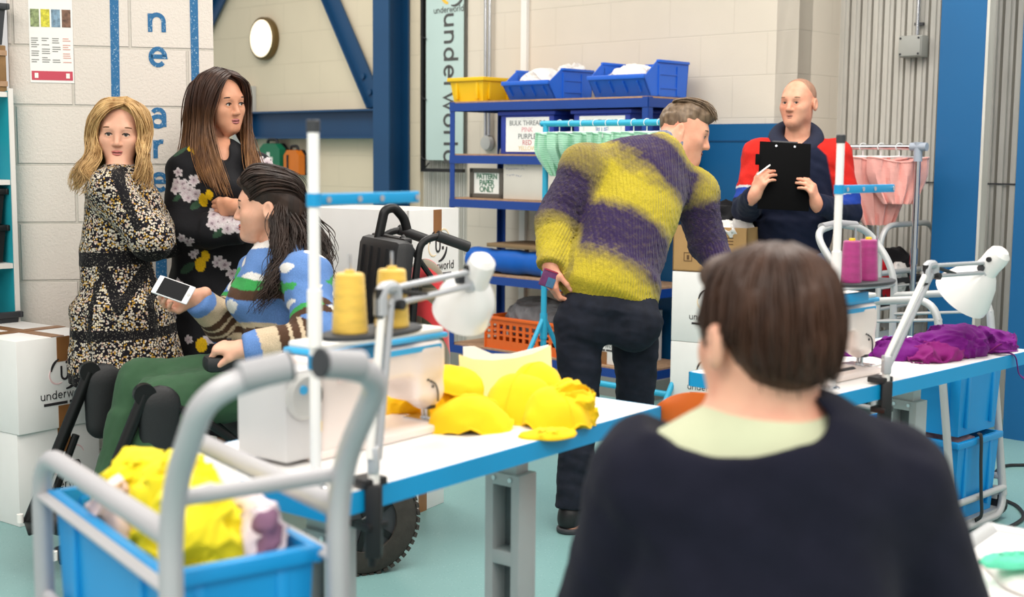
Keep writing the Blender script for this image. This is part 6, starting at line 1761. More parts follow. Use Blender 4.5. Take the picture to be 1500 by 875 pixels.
    S.ccone(H+(0, 0, -.03), wb_, .188, .168, k=.03, lat=latH, dr=.78); S.ell(H+(-.075, -.06, -.05), (.10, .09, .10), k=.05); S.ell(H+(.09, -.05, -.055), (.10, .09, .10), k=.05)
    for h_, k_, a_ in ((HL, KL, AL), (HR, KR, AR)):
        S.cone(h_, k_, .094, .066, k=.015); S.cone(k_, k_+(a_-k_)*.5, .066, .062, k=.03); S.ccone(k_+(a_-k_)*.35, k_+(a_-k_)*.95, .066, .062, k=.02)
    S.disp = lambda p: .004*vnoise(p*np.array([1, 1, 1.6]), 28, 7)+.0035*np.abs(vnoise(p*np.array([.7, .7, 2.0]), 40, 9)); S.maxdisp = .009
    M_den = pm('dark_denim', '191d28', .85, 0, .25, 30, .35, 400, .002, spec=.25)
    sdf_obj('jeans', S, M_den, root, .006)
    st = pm('denim_stitch', '3b3a3c', .8, 0, .1); bk = unit(np.cross(lat, W-H))
    if bk[1] > 0: bk = -bk
    # shoes, socks
    for a_, nm in ((AL, 0), (AR, 1)):
        S = SDF(); S.cone((a_[0]-.004, a_[1]-.012, .045), (a_[0]+.05, a_[1]+.17, .042), .046, .042, k=.02); S.ell((a_[0], a_[1]+.0, .075), (.043, .055, .04), k=.02)
        S.box((a_[0], a_[1], -.1), (.5, .5, .1), r=.001, k=.004, op='sub'); o = sdf_obj('shoe', S, M_black, root, .006)
        S = SDF(); S.cone((a_[0]-.004, a_[1]-.014, .012), (a_[0]+.05, a_[1]+.175, .012), .049, .046, k=.02); S.box((a_[0], a_[1], -.1), (.5, .5, .1), r=.001, k=.002, op='sub'); S.box((a_[0], a_[1], .12), (.5, .5, .1), r=.001, k=.002, op='sub'); sdf_obj('sole', S, M_dgrey, o, .005)
        MB().cyl((a_[0], a_[1], .10), (a_[0], a_[1], .15), .044, n=22).build('sock', M_clw, root, world=True)
        MB().tube(smooth_path([(a_[0]+.03, a_[1]+.09, .10), (a_[0]+.06, a_[1]+.06, .10), (a_[0]+.07, a_[1]+.05, .07)], 4), .003, 6).build('lace', M_black, o, world=True)
    # patterned wallet in the hand
    q = P(803, 408, 4.68); wl = thing('wallet', 'small purple and blue patterned wallet held by the bending person', 'wallet', q)
    R3 = Matrix.Rotation(math.radians(20), 3, 'Y') @ Matrix.Rotation(.25, 3, 'Z')
    MB().box(q, (.055, .012, .065), rot=R3, bev=.004).build('case', pm('wallet_plum', '6a2f62', .6, 0, .3, 40), wl, world=True)
    MB().box(q+R3 @ Vector((.012, -.007, -.012)), (.03, .003, .035), rot=R3).build('panel', pm('wallet_teal', '3f6d92', .6, 0, .2, 60), wl, world=True, smooth=0)
    MB().box(q+R3 @ Vector((0, -.0065, .03)), (.054, .003, .004), rot=R3).build('zip', pm('wallet_red', 'b2354a', .6), wl, world=True, smooth=0)
person_stripe()
# ============================================================ 4. wheelchair and its user
WF, WL_ = Vector((-.906, -.423, 0)), Vector((.423, -.906, 0)); WYAW = math.atan2(WF.y, WF.x)
_h = P(432, 555, 4.35); WR0 = Vector((_h.x+.02, 4.36, 0))
def wc(x, y, z): return WR0+WF*x+WL_*y+Vector((0, 0, z))
def wheelchair():
    root = thing('wheelchair', 'black powered wheelchair with leg rests carrying the person in a landscape jumper', 'wheelchair', WR0, WYAW)
    Mv = pm('wheelchair_vinyl', '17181a', .55, 0, .12, 20, .15, 200); Mf = pm('wheelchair_frame', '0f1011', .4, .3, .05); Mt = pm('tyre_rubber', '38342f', .9, 0, .15, 30, .4, 80)
    MB().box((.02, 0, .475), (.46, .42, .07), bev=.025).build('seat', Mv, root)
    MB().box((-.02, 0, .33), (.46, .34, .20), bev=.03).build('motor_box', Mf, root)
    R = Matrix.Rotation(-.12, 3, 'Y')
    bk = MB().box((-.275, 0, .80), (.075, .41, .58), rot=R, bev=.03).build('backrest', Mv, root)
    for y in (-.12, -.04, .04, .12): MB().box((-.236, y, .80), (.012, .006, .52), rot=R).build('seam', M_black, bk, smooth=0)
    MB().box((-.325, 0, 1.085), (.03, .34, .02), bev=.006).build('top_bar', M_black, bk)
    for y in (.19, -.19):
        p = rounded([(-.31, y, .5), (-.345, y, .98), (-.36, y, 1.085), (-.43, y, 1.105), (-.53, y, 1.065)], .05)
        MB().tube(p, .0125, 12).build('push_handle', Mf, root); MB().tube([(-.42, y, 1.1035), (-.535, y, 1.063)], .0185, 14).build('grip', Mv, root)
    MB().tube(rounded([(-.30, -.07, 1.07), (-.325, -.07, 1.18), (-.36, -.07, 1.19), (-.40, -.075, 1.15), (-.41, -.075, 1.11)], .05), .017, 12).build('headrest_bracket', Mf, root)
    for y in (.255, -.255):
        MB().box((.08, y, .735), (.34, .06, .028), bev=.012).build('armrest', Mv, root)
        MB().tube([(-.06, y, .46), (-.06, y, .72)], .013, 10).build('armrest_post', Mf, root)
        MB().box((.0, y, .60), (.24, .015, .20), bev=.006).build('side_guard', Mf, root)
    j = MB().box((.30, .255, .725), (.16, .08, .05), bev=.016).build('joystick_box', Mv, root); MB().cyl((.30, .25, .75), (.30, .25, .80), .008, n=12).build('joystick', M_black, j); MB().sphere((.335, .255, .765), .018, 14).build('control_knob', M_black, j)
    for y, dx in ((.245, -.05), (-.245, .05)):
        lr = MB().tube([(.61+dx, y, .64), (.82+dx, y, .14)], .020, 12).build('legrest_tube', Mf, root)
        MB().cyl((.61+dx, y-.018, .64), (.61+dx, y+.018, .64), .034, n=20).build('pivot', Mf, lr)
        MB().tube([(.66+dx, y*.97, .43), (.74+dx, y*.97, .22)], .013, 10).build('brace', Mf, lr)
        MB().box((.70+dx, y*.95, .33), (.10, .03, .03), bev=.004).build('bracket', Mf, lr)
        s = SDF(); a, b = wc(.565+dx, y, .60), wc(.575+dx, y, .46)
        s.econe(a, b, .066, .054, WF, .40, k=0); o = sdf_obj('calf_pad', s, Mv, root, .007)
        fp = MB().box((.77+dx*.6, y*.72, .165), (.17, .15, .016), rot=Matrix.Rotation(.25, 3, 'Y'), bev=.005).build('footplate', Mf, root); MB().cyl((.865+dx*.6, y*.95, .15), (.865+dx*.6, y*.95, .178), .011, n=14).build('roller', M_white, fp)
        MB().tube([(.12, y*.8, .34), (.40, y, .56), (.61+dx, y, .64)], .014, 10).build('legrest_arm', Mf, root)
    for y, s in ((.275, 1), (-.275, -1)):
        c = Vector((-.13, y, .178)); r = .178
        prof = [(.10, -.045), (r-.022, -.045), (r-.006, -.036), (r, -.02), (r, .02), (r-.006, .036), (r-.022, .045), (.10, .045), (.10, -.045)]
        t_ = MB().lathe(prof, c, (0, 1, 0), 44).build('drive_wheel', Mt, root)
        b = MB()
        for i in range(44):
            a = 2*PI*i/44
            for q in (-.022, .022):
                aa = a+(.07 if q > 0 else 0); b.box(c+Vector((math.cos(aa)*r, q, math.sin(aa)*r)), (.010, .036, .015), rot=Matrix.Rotation(-aa, 3, 'Y'))
        b.build('tread', Mt, t_, smooth=0)
        MB().lathe([(0, -.03), (.10, -.03), (.105, 0), (.10, .03), (0, .03)], c, (0, 1, 0), 30).build('hub', M_dgrey, t_)
        for i in range(5): a = 2*PI*i/5; MB().box(c+Vector((math.cos(a)*.06, s*.032, math.sin(a)*.06)), (.08, .008, .022), rot=Matrix.Rotation(-a, 3, 'Y')).build('spoke', Mf, t_)
        MB().cyl(c+Vector((0, s*.03, 0)), c+Vector((0, s*.042, 0)), .022, n=18).build('hub_cap', M_lgrey, t_)
        MB().box(c+Vector((.0, -s*.08, .10)), (.06, .05, .24), bev=.01).build('wheel_bracket', Mf, root)
        for x, rr_ in ((.30, .085), (-.06, .06)):
            cc = Vector((x, y*(.72 if x > 0 else .45), rr_)); MB().lathe([(0, -.02), (rr_-.012, -.022), (rr_, -.012), (rr_, .012), (rr_-.012, .022), (0, .02)], cc, (0, 1, 0), 28).build('caster', Mt, root)
            MB().box(cc+Vector((0, 0, rr_*.9)), (.05, .06, .09), bev=.008).build('caster_fork', Mf, root)
    MB().box((-.27, .275, .36), (.06, .05, .10), bev=.006).build('fender', M_lgrey, root); MB().tube([(-.2, .14, .27), (-.06, .198, .11)], .014, 8).build('caster_arm', Mf, root); MB().tube([(-.2, -.14, .27), (-.06, -.198, .11)], .014, 8).build('caster_arm', Mf, root)
    for s_ in (1, -1): MB().tube([(.15, s_*.14, .27), (.30, s_*.198, .17)], .014, 8).build('caster_arm', Mf, root)
    return root
wchair = wheelchair()
# tartan bag hanging on the chair back
bagc = wc(-.44, .02, .74); root = thing('tartan_bag', 'red and dark green checked bag hanging behind the wheelchair backrest', 'bag', bagc)
t = NT('tartan_cloth'); t.set(.85, 0, .3); v = t.coord()
c1 = t.n('ShaderNodeTexChecker'); t.l(v, c1.inputs[0]); c1.inputs['Scale'].default_value = 11
w1 = t.n('ShaderNodeTexWave'); t.l(v, w1.inputs[0]); w1.bands_direction = 'DIAGONAL'; w1.inputs['Scale'].default_value = 4
t.color(t.mix(t.ramp(w1.outputs['Fac'], [(.45, '000000'), (.55, 'ffffff')]), 'c32a2f', t.mix(c1.outputs['Fac'], '3d3c2a', '6d6350')))
s = SDF(); s.econe(bagc+Vector((0, 0, .14)), bagc+Vector((0, 0, -.14)), .13, .15, WL_, .55, k=0); s.disp = lambda p: .008*vnoise(p, 16, 3); s.maxdisp = .01
sdf_obj('body', s, t.m, root, .009); MB().tube(smooth_path([bagc+WL_*.1+Vector((0, 0, .2)), bagc+WL_*.11+Vector((0, 0, .33))+WF*.1, bagc+WL_*.1+WF*.12+Vector((0, 0, .36))], 5), .01, 8).build('handle_strap', M_black, root, world=True)

def person_wheel():
    root = body_root('person with long dark curly hair in a blue landscape jumper sitting in the wheelchair', WR0)
    hd = Head(P(390, 304, 4.36), -96, 0, 0, .985, False); f = V3(WF); l = V3(WL_)
    N = V3(P(408, 372, 4.37)); C = V3(P(414, 418, 4.35)); W = V3(P(424, 495, 4.35)); H = V3(P(432, 558, 4.36))
    SL = V3(P(448, 408, 4.18)); SR = V3(P(384, 403, 4.52))
    EL, WL = V3(P(466, 496, 4.05)), V3(P(362, 512, 3.98)); ER, WR = V3(P(334, 476, 4.42)), V3(P(289, 440, 4.30))
    HL, KL, AL = H+l*.09+f*.02, V3(P(238, 592, 3.99)), V3(P(192, 745, 3.93)); HR, KR, AR = H-l*.09+f*.02, V3(P(208, 562, 4.22)), V3(P(166, 725, 4.12))
    S = SDF(); hd.add(S); S.cone(hd.L(0, -.034, -.045), N, .044, .052, k=.022)
    S.econe(H, W, .155, .135, l, .8, k=.05); S.econe(W, C, .135, .145, l, .75, k=.05)
    for s_ in (SL, SR): S.cone(N+(0, 0, -.04), s_, .05, .05, k=.05)
    limb(S, [SL, EL, WL], [.048, .042, .026]); limb(S, [SR, ER, WR], [.048, .042, .026])
    # near hand closed over the joystick, far hand holding the phone up
    hand(S, WL, (-1, .05, .06), (0, .25, -1), 1, ((1.3, 1.5, 1.1), (1.35, 1.5, 1.1), (1.4, 1.5, 1.1), (1.45, 1.5, 1.1)), 1.04, (.75, .35, .6), .02, .6)
    pn = unit(P(250, 425, 4.26)-P(250, 425, 4.36))       # toward the camera
    hand(S, WR+(.0, 0, .012), (-.80, .10, -.34), (-.12, -.76, .64), 1, ((1.0, 1.0, .7), (1.05, 1.05, .7), (1.1, 1.05, .7), (1.15, 1.05, .7)), .98, (.55, .85, .10), .02, .25)
    limb(S, [HL, KL, AL], [.085, .06, .045]); limb(S, [HR, KR, AR], [.085, .06, .045])
    for a_ in (AL, AR): S.cone(a_+(0, 0, -.05), a_+f*.15+(0, 0, -.06), .038, .03, k=.03)
    sdf_obj('body', S, SK_f, root, .0036); hd.details(root, M_lip, H_black, (0, 0))
    # jumper: sky blue with clouds, green hills, brown and cream bands
    sky, wht, grn, brn, crm = (np.array(hx(c)) for c in ('6389c4', 'ebe7e2', '3fa053', '523a2b', 'cdb99c'))
    tot = np.linalg.norm(W-C)
    def paint(p):
        z = p[:, 2]+.015*vnoise(p, 14, 3); c = np.tile(sky, (len(p), 1)); zc, zw = C[2], W[2]
        u = (z-zw)/(zc-zw)                       # 0 waist .. 1 chest
        cloud = (vnoise(p*np.array([1, 1, 2.6]), 17, 4) > .42); c[cloud & (u > .42)] = wht
        hill = .07*vnoise(p*np.array([1, 1, .2]), 22, 6)
        c[(u > .84) & (u < 1.06)] = brn; c[(u > 1.02+hill) & (u < 1.22+hill) & (hill > -.03)] = grn
        c[(u > .26) & (u < .37)] = crm; c[(u > .10) & (u < .26)] = brn; c[(u < .10) & (u > -.12)] = crm; c[(u < -.3) & (u > -.42)] = brn
        for s_, e_, w_, nr in ((SL, EL, WL, 1), (SR, ER, WR, 0)):
            d1, d2 = e_-s_, w_-e_; L1, L2 = np.linalg.norm(d1), np.linalg.norm(d2)
            u1 = np.clip(((p-s_)@d1)/L1/L1, 0, 1); u2 = np.clip(((p-e_)@d2)/L2/L2, 0, 1.2)
            q1_ = np.linalg.norm(p-s_-u1[:, None]*d1, axis=1); q2_ = np.linalg.norm(p-e_-u2[:, None]*d2, axis=1)
            a = np.where(q1_ < q2_, u1*.5, .5+u2*.5)+.012*vnoise(p, 16, 8); on = (np.minimum(q1_, q2_) < .080) & (a > .12)
            cc = np.tile(sky, (len(p), 1)); cc[cloud & (a < .29)] = wht
            cc[(a > .29) & (a < .325)] = grn; cc[(a > .325) & (a < .375)] = brn
            for a0, a1, q_ in ((.55, .60, brn), (.60, .63, crm), (.63, .685, brn), (.685, .71, crm), (.71, .78, brn), (.78, .92, crm)): cc[(a > a0) & (a < a1)] = q_
            c[on] = cc[on]
        d = np.linalg.norm(p-N, axis=1); c[(d < .082) & (p[:, 2] > N[2]-.055)] = wht*.8+crm*.2
        return c
    def wr(p): return .005*vnoise(p*np.array([1, 1, 1.3]), 22, 1)+.003*vnoise(p, 48, 2)
    S = SDF(); S.ccone(H+(0, 0, -.06), W, .19, .168, k=.04, lat=l, dr=.9); S.econe(W, C, .168, .172, l, .88, .84, k=.06)
    S.ell(C+f*.075+(0, 0, -.045), (.11, .12, .075), k=.06)
    for s_ in (SL, SR): S.cone(N+(0, 0, -.055), s_, .066, .072, k=.05)
    for s_, e_, w_ in ((SL, EL, WL), (SR, ER, WR)): S.cone(s_, e_, .078, .073, k=.045); S.ccone(e_, w_+(w_-e_)*.03, .072, .050, k=.03, rnd=.006); S.ccone(e_+(w_-e_)*.82, w_+(w_-e_)*.05, .052, .044, k=.008)
    S.ccone(N+(0, 0, -.05), N+(0, 0, .02)-f*.005, .08, .066, k=.02); S.ell(N+(0, 0, .04)+f*.01, (.055, .055, .06), k=.01, op='sub')
    S.disp = wr; S.maxdisp = .01
    sdf_obj('jumper', S, attr_mat('landscape_knit', .92, .45, 330, .003, .06), root, .0055, {'print': paint})
    # trousers: wide green
    S = SDF(); S.econe(H+(0, 0, -.03), H+(0, 0, .06), .185, .175, l, .85, k=.04)
    for h_, k_, a_ in ((HL, KL, AL), (HR, KR, AR)):
        S.cone(h_, k_, .105, .076, k=.05); S.cone(k_, k_+(a_-k_)*.45, .076, .074, k=.03); S.ccone(k_+(a_-k_)*.3, a_+(0, 0, -.03), .074, .084, k=.03, rnd=.008)
    S.cone((KL+KR)/2+(0, 0, .0), (HL+HR)/2, .05, .09, k=.05)
    S.disp = lambda p: .004*vnoise(p*np.array([1.3, 1.3, .5]), 30, 3)+.003*vnoise(p*np.array([1.6, 1.6, .4]), 60, 4); S.maxdisp = .009
    sdf_obj('trousers', S, pm('green_jersey', '3a573f', .9, 0, .07, 14,   .2, 280, .002, .06, spec=.1), root, .0065)
    for a_ in (AL, AR):
        S = SDF(); S.cone(a_+(0, 0, -.06)-f*.02, a_+f*.17+(0, 0, -.075), .046, .04, k=.02); sdf_obj('shoe', S, M_black, root, .007)
    # hair: half-up cap, long curls forward over the near shoulder and behind
    S = SDF(); L, F = hd.L, hd.F
    S.ell(L(0, -.022, .042), (.0835, .106, .094), F, k=.02); S.ell(L(0, -.085, -.02), (.07, .055, .085), F, k=.04); S.ell(L(0, .045, .082), (.068, .052, .036), F, k=.03)
    S.ell(L(0, .122, -.035), (.1, .074, .115), F, k=.02, op='sub')
    for sx in (-1, 1): S.ell(L(sx*.088, .01, -.040), (.030, .050, .050), F, k=.012, op='sub')
    S.disp = lambda p: .004*vnoise(p, 38, 4)+.002*vnoise(p, 90, 2); S.maxdisp = .007
    sdf_obj('hair', S, H_black, root, .005)
    cap = []
    for x, z0 in ((-.066, .035), (-.070, .065), (-.055, .095), (-.03, .118), (0, .126), (.03, .118), (.06, .09)):
        y0 = .035 if abs(x) > .06 else .066
        cap.append([hd.Lv((x*.95, y0+.012, z0-.012)), hd.Lv((x*1.18, y0-.035, z0+.018)), hd.Lv((x*1.15, -.055, z0*.75+.035)), hd.Lv((x*.8, -.108, z0*.5+.03)), hd.Lv((x*.45, -.132, .01))])
    p, r = strands_from(cap, 230, 20, 16, .006, .006, 8, (.0022, .0045), .2); strands('hair_swept', p, r, H_black, root)
    lv = hd.Lv; f_, l_ = Vector(f), Vector(l)
    def dn(p, a, b, z): return p+f_*a+l_*b+Vector((0, 0, z))
    b0 = lv((-.05, -.055, .05)); b1 = lv((-.072, -.06, -.03)); b2 = lv((0, -.10, .03)); b3 = lv((.05, -.06, .04))
    near = [[b0, b1, Vector(P(418, 372, 4.22)), Vector(P(405, 415, 4.14)), Vector(P(388, 455, 4.10))], [b0, lv((-.078, -.035, -.03)), Vector(P(407, 372, 4.22)), Vector(P(392, 420, 4.14)), Vector(P(368, 462, 4.10))],
            [lv((-.06, -.075, .03)), lv((-.076, -.08, -.05)), Vector(P(428, 372, 4.24)), Vector(P(412, 410, 4.15)), Vector(P(392, 440, 4.11))]]
    p, r = strands_from(near, 230, 21, 30, .012, .017, 20, (.002, .0042), .45); strands('hair_curls', p, r, H_black, root)
    back = [[b2, lv((-.05, -.115, -.04)), Vector(P(452, 345, 4.30)), Vector(P(462, 385, 4.22)), Vector(P(458, 415, 4.17))], [b2, lv((0, -.125, -.04)), Vector(P(466, 345, 4.36)), Vector(P(478, 385, 4.30)), Vector(P(480, 425, 4.24))], [b3, lv((.05, -.12, -.04)), Vector(P(458, 345, 4.5)), Vector(P(474, 390, 4.5)), Vector(P(470, 420, 4.45))], [b0, lv((-.075, -.085, -.03)), Vector(P(436, 350, 4.24)), Vector(P(436, 390, 4.16)), Vector(P(430, 425, 4.13))]]
    p, r = strands_from(back, 420, 22, 28, .015, .016, 18, (.002, .0045), .5); strands('hair_back', p, r, H_black, root)
    # phone
    a = P(226, 408, 4.24); b_ = P(281, 428, 4.20); c_ = P(233, 428, 4.20)
    q = P(254, 425, 4.248); ux = (P(286, 436, 4.21)-P(232, 417, 4.25)).normalized()
    cam = (Vector((0, 0, CAMH))-q).normalized(); nz = (cam+Vector((0, 0, .35))-ux*ux.dot(cam)).normalized(); nz = (nz-ux*ux.dot(nz)).normalized(); uy = nz.cross(ux)
    R3 = Matrix((ux, uy, nz)).transposed(); ph = thing('phone', 'white smartphone held in the far hand of the person in the wheelchair', 'phone', q)
    MB().box(q, (.138, .068, .0085), rot=R3, bev=.004).build('case', pm('phone_white', 'e9e9ea', .25, 0, .01), ph, world=True)
    MB().box(q+nz*.0046, (.098, .060, .0012), rot=R3).build('screen', pm('phone_screen', '101114', .4, 0, .02, spec=.1), ph, world=True, smooth=0)
    MB().cyl(q+ux*.060+nz*.004, q+ux*.060+nz*.0052, .006, n=18).build('home_button', M_lgrey, ph, world=True)
person_wheel()

# ============================================================ 5. blonde woman
def ditsy_mat():
    t = NT('ditsy_floral_crepe'); t.set(.8, 0, .04, spec=.12); v = t.coord()
    vo = t.n('ShaderNodeTexVoronoi'); t.l(v, vo.inputs['Vector']); vo.inputs['Scale'].default_value = 140; vo.inputs['Randomness'].default_value = .9
    sp = t.n('ShaderNodeSeparateColor'); t.l(vo.outputs['Color'], sp.inputs[0])
    fl = t.ramp(sp.outputs[0], [(.0, 'c2b9ae'), (.30, 'cbbfa6'), (.48, 'a98336'), (.62, 'b99c8c'), (.72, '17141b')], 'CONSTANT')
    m = t.ramp(vo.outputs['Distance'], [(.50, 'ffffff'), (.62, '000000')])
    vo2 = t.n('ShaderNodeTexVoronoi'); t.l(v, vo2.inputs['Vector']); vo2.inputs['Scale'].default_value = 260
    c = t.mix(m, '141219', t.mix(t.ramp(vo2.outputs['Distance'], [(.15, 'a0a0a0'), (.3, '000000')]), fl, '2a2024'))
    tr = t.n('ShaderNodeAttribute', attribute_name='trim'); lace = t.ramp(t.noise(v, 190, 2), [(.60, '121114'), (.72, '8a8479')])
    c = t.mix(t.ramp(tr.outputs['Fac'], [(.45, '000000'), (.55, 'ffffff')]), c, lace); t.color(c)
    t.bump(t.noise(v, 150, 3), .25, .003); return t.m
def person_blonde():
    Y = 4.74; root = body_root('blond person with folded arms in a black and cream floral dress against the white pillar', (P(180, 500, Y).x, Y, 0))
    hd = Head(P(176.5, 195.5, 4.80), 171, -3, 2, .99, False)
    rt = unit((.26, -.966, 0)); fw = unit((.966, .26, 0))
    N = V3(P(177, 252, 4.835)); C = V3(P(176, 292, 4.77)); W = V3(P(168, 374, 4.76)); H = V3(P(176, 445, 4.75))
    SR, SL = V3(P(158, 277, 4.64)), V3(P(194, 275, 4.90)); ER, WR = V3(P(222, 350, 4.62)), V3(P(236, 332, 4.84)); EL, WL = V3(P(240, 348, 4.97)), V3(P(214, 322, 4.72))
    HRp, HLp = H+rt*.085, H-rt*.085; fx = P(182, 500, Y).x
    S = SDF(); hd.add(S); S.cone(hd.L(0, -.034, -.045), N, .040, .046, k=.022)
    S.econe(H, W, .15, .115, rt, .72, k=.05); S.econe(W, C, .115, .135, rt, .72, k=.05)
    for s_ in (SL, SR): S.cone(N+(0, 0, -.05), s_, .046, .045, k=.05)
    limb(S, [SL, EL, WL], [.042, .036, .023]); limb(S, [SR, ER, WR], [.042, .036, .023])
    hand(S, WR, unit(fw*-.2-rt*1.0+np.array((0, 0, .1))), -fw, 1, size=.9); hand(S, WL, unit(fw*.1+rt+np.array((0, 0, -.1))), -fw, -1, size=.9)
    for h_, s_ in ((HRp, .05), (HLp, -.05)):
        k_ = np.array((fx, Y, .47))+rt*s_*1.3; a_ = np.array((fx-.01, Y, .10))+rt*s_*1.3; limb(S, [h_, k_, a_], [.082, .055, .036]); S.cone(a_+(0, 0, -.045), a_+fw*.13+(0, 0, -.07), .034, .025, k=.03)
    sdf_obj('body', S, SK_f, root, .0034); hd.details(root, M_lip, pm('brow_brown', '6d4a30', .7), (.0, 0))
    hem = np.array((fx+.01, Y, P(190, 552, Y).z))
    def dist_poly(p, pts):
        d = np.full(len(p), 9.0)
        for a, b in zip(pts[:-1], pts[1:]):
            ab = (b-a)[[0, 2]]; q = (p-a)[:, [0, 2]]; u = np.clip((q@ab)/(ab@ab), 0, 1); d = np.minimum(d, np.linalg.norm(q-u[:, None]*ab, axis=1))
        return np.where(p[:, 1] < Y+.02, d, 9.0)
    yv = Y-.15
    vl = [V3(P(146, 392, yv)), V3(P(174, 455, yv-.02)), V3(P(207, 385, yv))]; v2 = [V3(P(150, 390, yv)), V3(P(138, 430, yv)), V3(P(132, 500, yv))]; v3 = [V3(P(203, 385, yv)), V3(P(222, 420, yv+.08)), V3(P(230, 490, yv+.08))]
    nk = [V3(P(180, 250, 4.70)), V3(P(196, 290, 4.68)), V3(P(214, 330, 4.66))]
    def trim(p):
        zz = p[:, 2]; t = np.zeros(len(p)); out = (p-C)@rt
        belt = np.abs(zz-(W[2]-.005+.05*(p[:, 0]-W[0]))) < .026
        arm = (zz > W[2]-.02) & (np.linalg.norm(p-(SR+(ER-SR)*.5), axis=1) < .0)
        d2 = ER-SR; u = np.clip(((p-SR)@d2)/(d2@d2), 0, 1); da = np.linalg.norm(p-SR-u[:, None]*d2, axis=1)
        d3 = WR-ER; u3 = np.clip(((p-ER)@d3)/(d3@d3), 0, 1); da = np.minimum(da, np.linalg.norm(p-ER-u3[:, None]*d3, axis=1))
        t[belt & (da > .078)] = 1
        t[(dist_poly(p, vl) < .018) | (np.minimum(dist_poly(p, v2), dist_poly(p, v3)) < .010)] = 1
        z2 = P(180, 489, Y-.1).z; t[np.abs(zz-z2-.03*(p[:, 0]-fx)) < .017] = 1
        t[zz < hem[2]+.035+.012*np.sin((p@fw)*60)] = 1
        t[np.linalg.norm(p-N-(0, 0, .01), axis=1) < .080] = 1
        t[(dist_poly(p, nk) < .015) & (da > .06)] = 1
        return t
    S = SDF()
    S.ccone(hem, H, .205, .172, k=.05, lat=fw, dr=1.0); S.econe(H, W, .165, .118, rt, .92, .95, k=.07); S.econe(W, C, .118, .142, rt, .92, .88, k=.06)
    S.ell(C+fw*.075+(0, 0, -.035), (.085, .10, .07), k=.05)
    for s_ in (SL, SR): S.cone(N+(0, 0, -.06), s_, .058, .060, k=.05)
    for s_, e_, w_ in ((SR, ER, WR), (SL, EL, WL)): S.cone(s_, e_, .066, .073, k=.035); S.cone(e_, e_+(w_-e_)*.5, .073, .06, k=.04); S.ccone(e_+(w_-e_)*.4, w_, .062, .034, k=.02)
    S.ccone(N+(0, 0, -.045), N+(0, -.005, .040), .064, .053, k=.02); S.ell(N+(0, -.008, .055), (.049, .049, .05), k=.006, op='sub')
    def wr(p):
        low = np.clip((W[2]-p[:, 2])/.4, 0, 1); a = np.arctan2(p[:, 1]-Y, p[:, 0]-fx); return .010*low*np.sin(a*11+2*vnoise(p, 5, 2))+.004*vnoise(p*np.array([1, 1, 1.3]), 30, 1)
    S.disp = wr; S.maxdisp = .016
    sdf_obj('dress', S, ditsy_mat(), root, .0055, {'trim': trim})
    S = SDF()
    for s_ in (.05, -.05):
        k_ = np.array((fx, Y, .47))+rt*s_*1.3; a_ = np.array((fx-.01, Y, .10))+rt*s_*1.3; S.cone(H+rt*s_*1.6+(0, 0, -.1), k_, .085, .058, k=.02); S.cone(k_, a_, .058, .039, k=.02)
        S.cone(a_+(0, 0, -.05), a_+fw*.14+(0, 0, -.07), .036, .027, k=.02)
    sdf_obj('tights', S, M_black, root, .007)
    for s_ in (.05, -.05): a_ = np.array((fx-.01, Y, .10))+rt*s_*1.3; MB().box(Vector(a_+fw*.03+np.array((0, 0, -.088))), (.22, .07, .024), rot=rotz(math.atan2(fw[1], fw[0])), bev=.01).build('shoe', M_black, root, world=True)
    # hair
    S = SDF(); L, F = hd.L, hd.F
    S.ell(L(0, -.022, .045), (.083, .102, .088), F, k=.02); S.ell(L(0, -.07, -.03), (.082, .055, .09), F, k=.04)
    S.ell(L(0, .125, -.030), (.082, .094, .118), F, k=.02, op='sub'); S.ell(L(-.006, .095, .055), (.055, .052, .048), F, k=.02, op='sub')
    S.disp = lambda p: .002*vnoise(p*np.array([1, 1, .4]), 110, 4); S.maxdisp = .005
    sdf_obj('hair', S, H_blond, root, .005)
    lv = hd.Lv; pt = lv((-.022, .058, .112)); pm_ = lv((-.02, .02, .130)); pb = lv((-.015, -.04, .134)); pk_ = lv((0, -.1, .10))
    # head local +x is the person's right, image left
    right_ = [[pt, lv((.035, .083, .088)), lv((.071, .074, .045)), lv((.088, .058, -.02)), Vector(P(141, 228, 4.70)), Vector(P(133, 250, 4.66)), Vector(P(146, 266, 4.60)), Vector(P(130, 286, 4.60))],
              [pt, lv((.045, .070, .105)), lv((.084, .052, .05)), lv((.099, .038, -.02)), Vector(P(136, 226, 4.72)), Vector(P(124, 250, 4.68)), Vector(P(132, 270, 4.63)), Vector(P(116, 286, 4.64))],
              [pm_, lv((.055, .02, .115)), lv((.095, .012, .05)), lv((.106, .005, -.03)), Vector(P(130, 228, 4.76)), Vector(P(114, 252, 4.73)), Vector(P(112, 278, 4.70))],
              [pb, lv((.06, -.035, .105)), lv((.098, -.03, .04)), lv((.108, -.03, -.04)), Vector(P(130, 232, 4.84)), Vector(P(112, 256, 4.82)), Vector(P(103, 280, 4.80))],
              [pk_, lv((.07, -.09, .06)), lv((.09, -.09, -.03)), Vector(P(140, 240, 4.9)), Vector(P(122, 262, 4.88)), Vector(P(112, 285, 4.85))],
              [pk_, lv((0, -.13, .03)), lv((.0, -.14, -.06)), Vector(P(175, 250, 4.93)), Vector(P(172, 280, 4.9)), Vector(P(170, 300, 4.9))]]
    p, r = strands_from(right_, 420, 31, 30, .007, .016, 13, (.0022, .0048), .3); strands('hair_locks', p, r, H_blond, root)
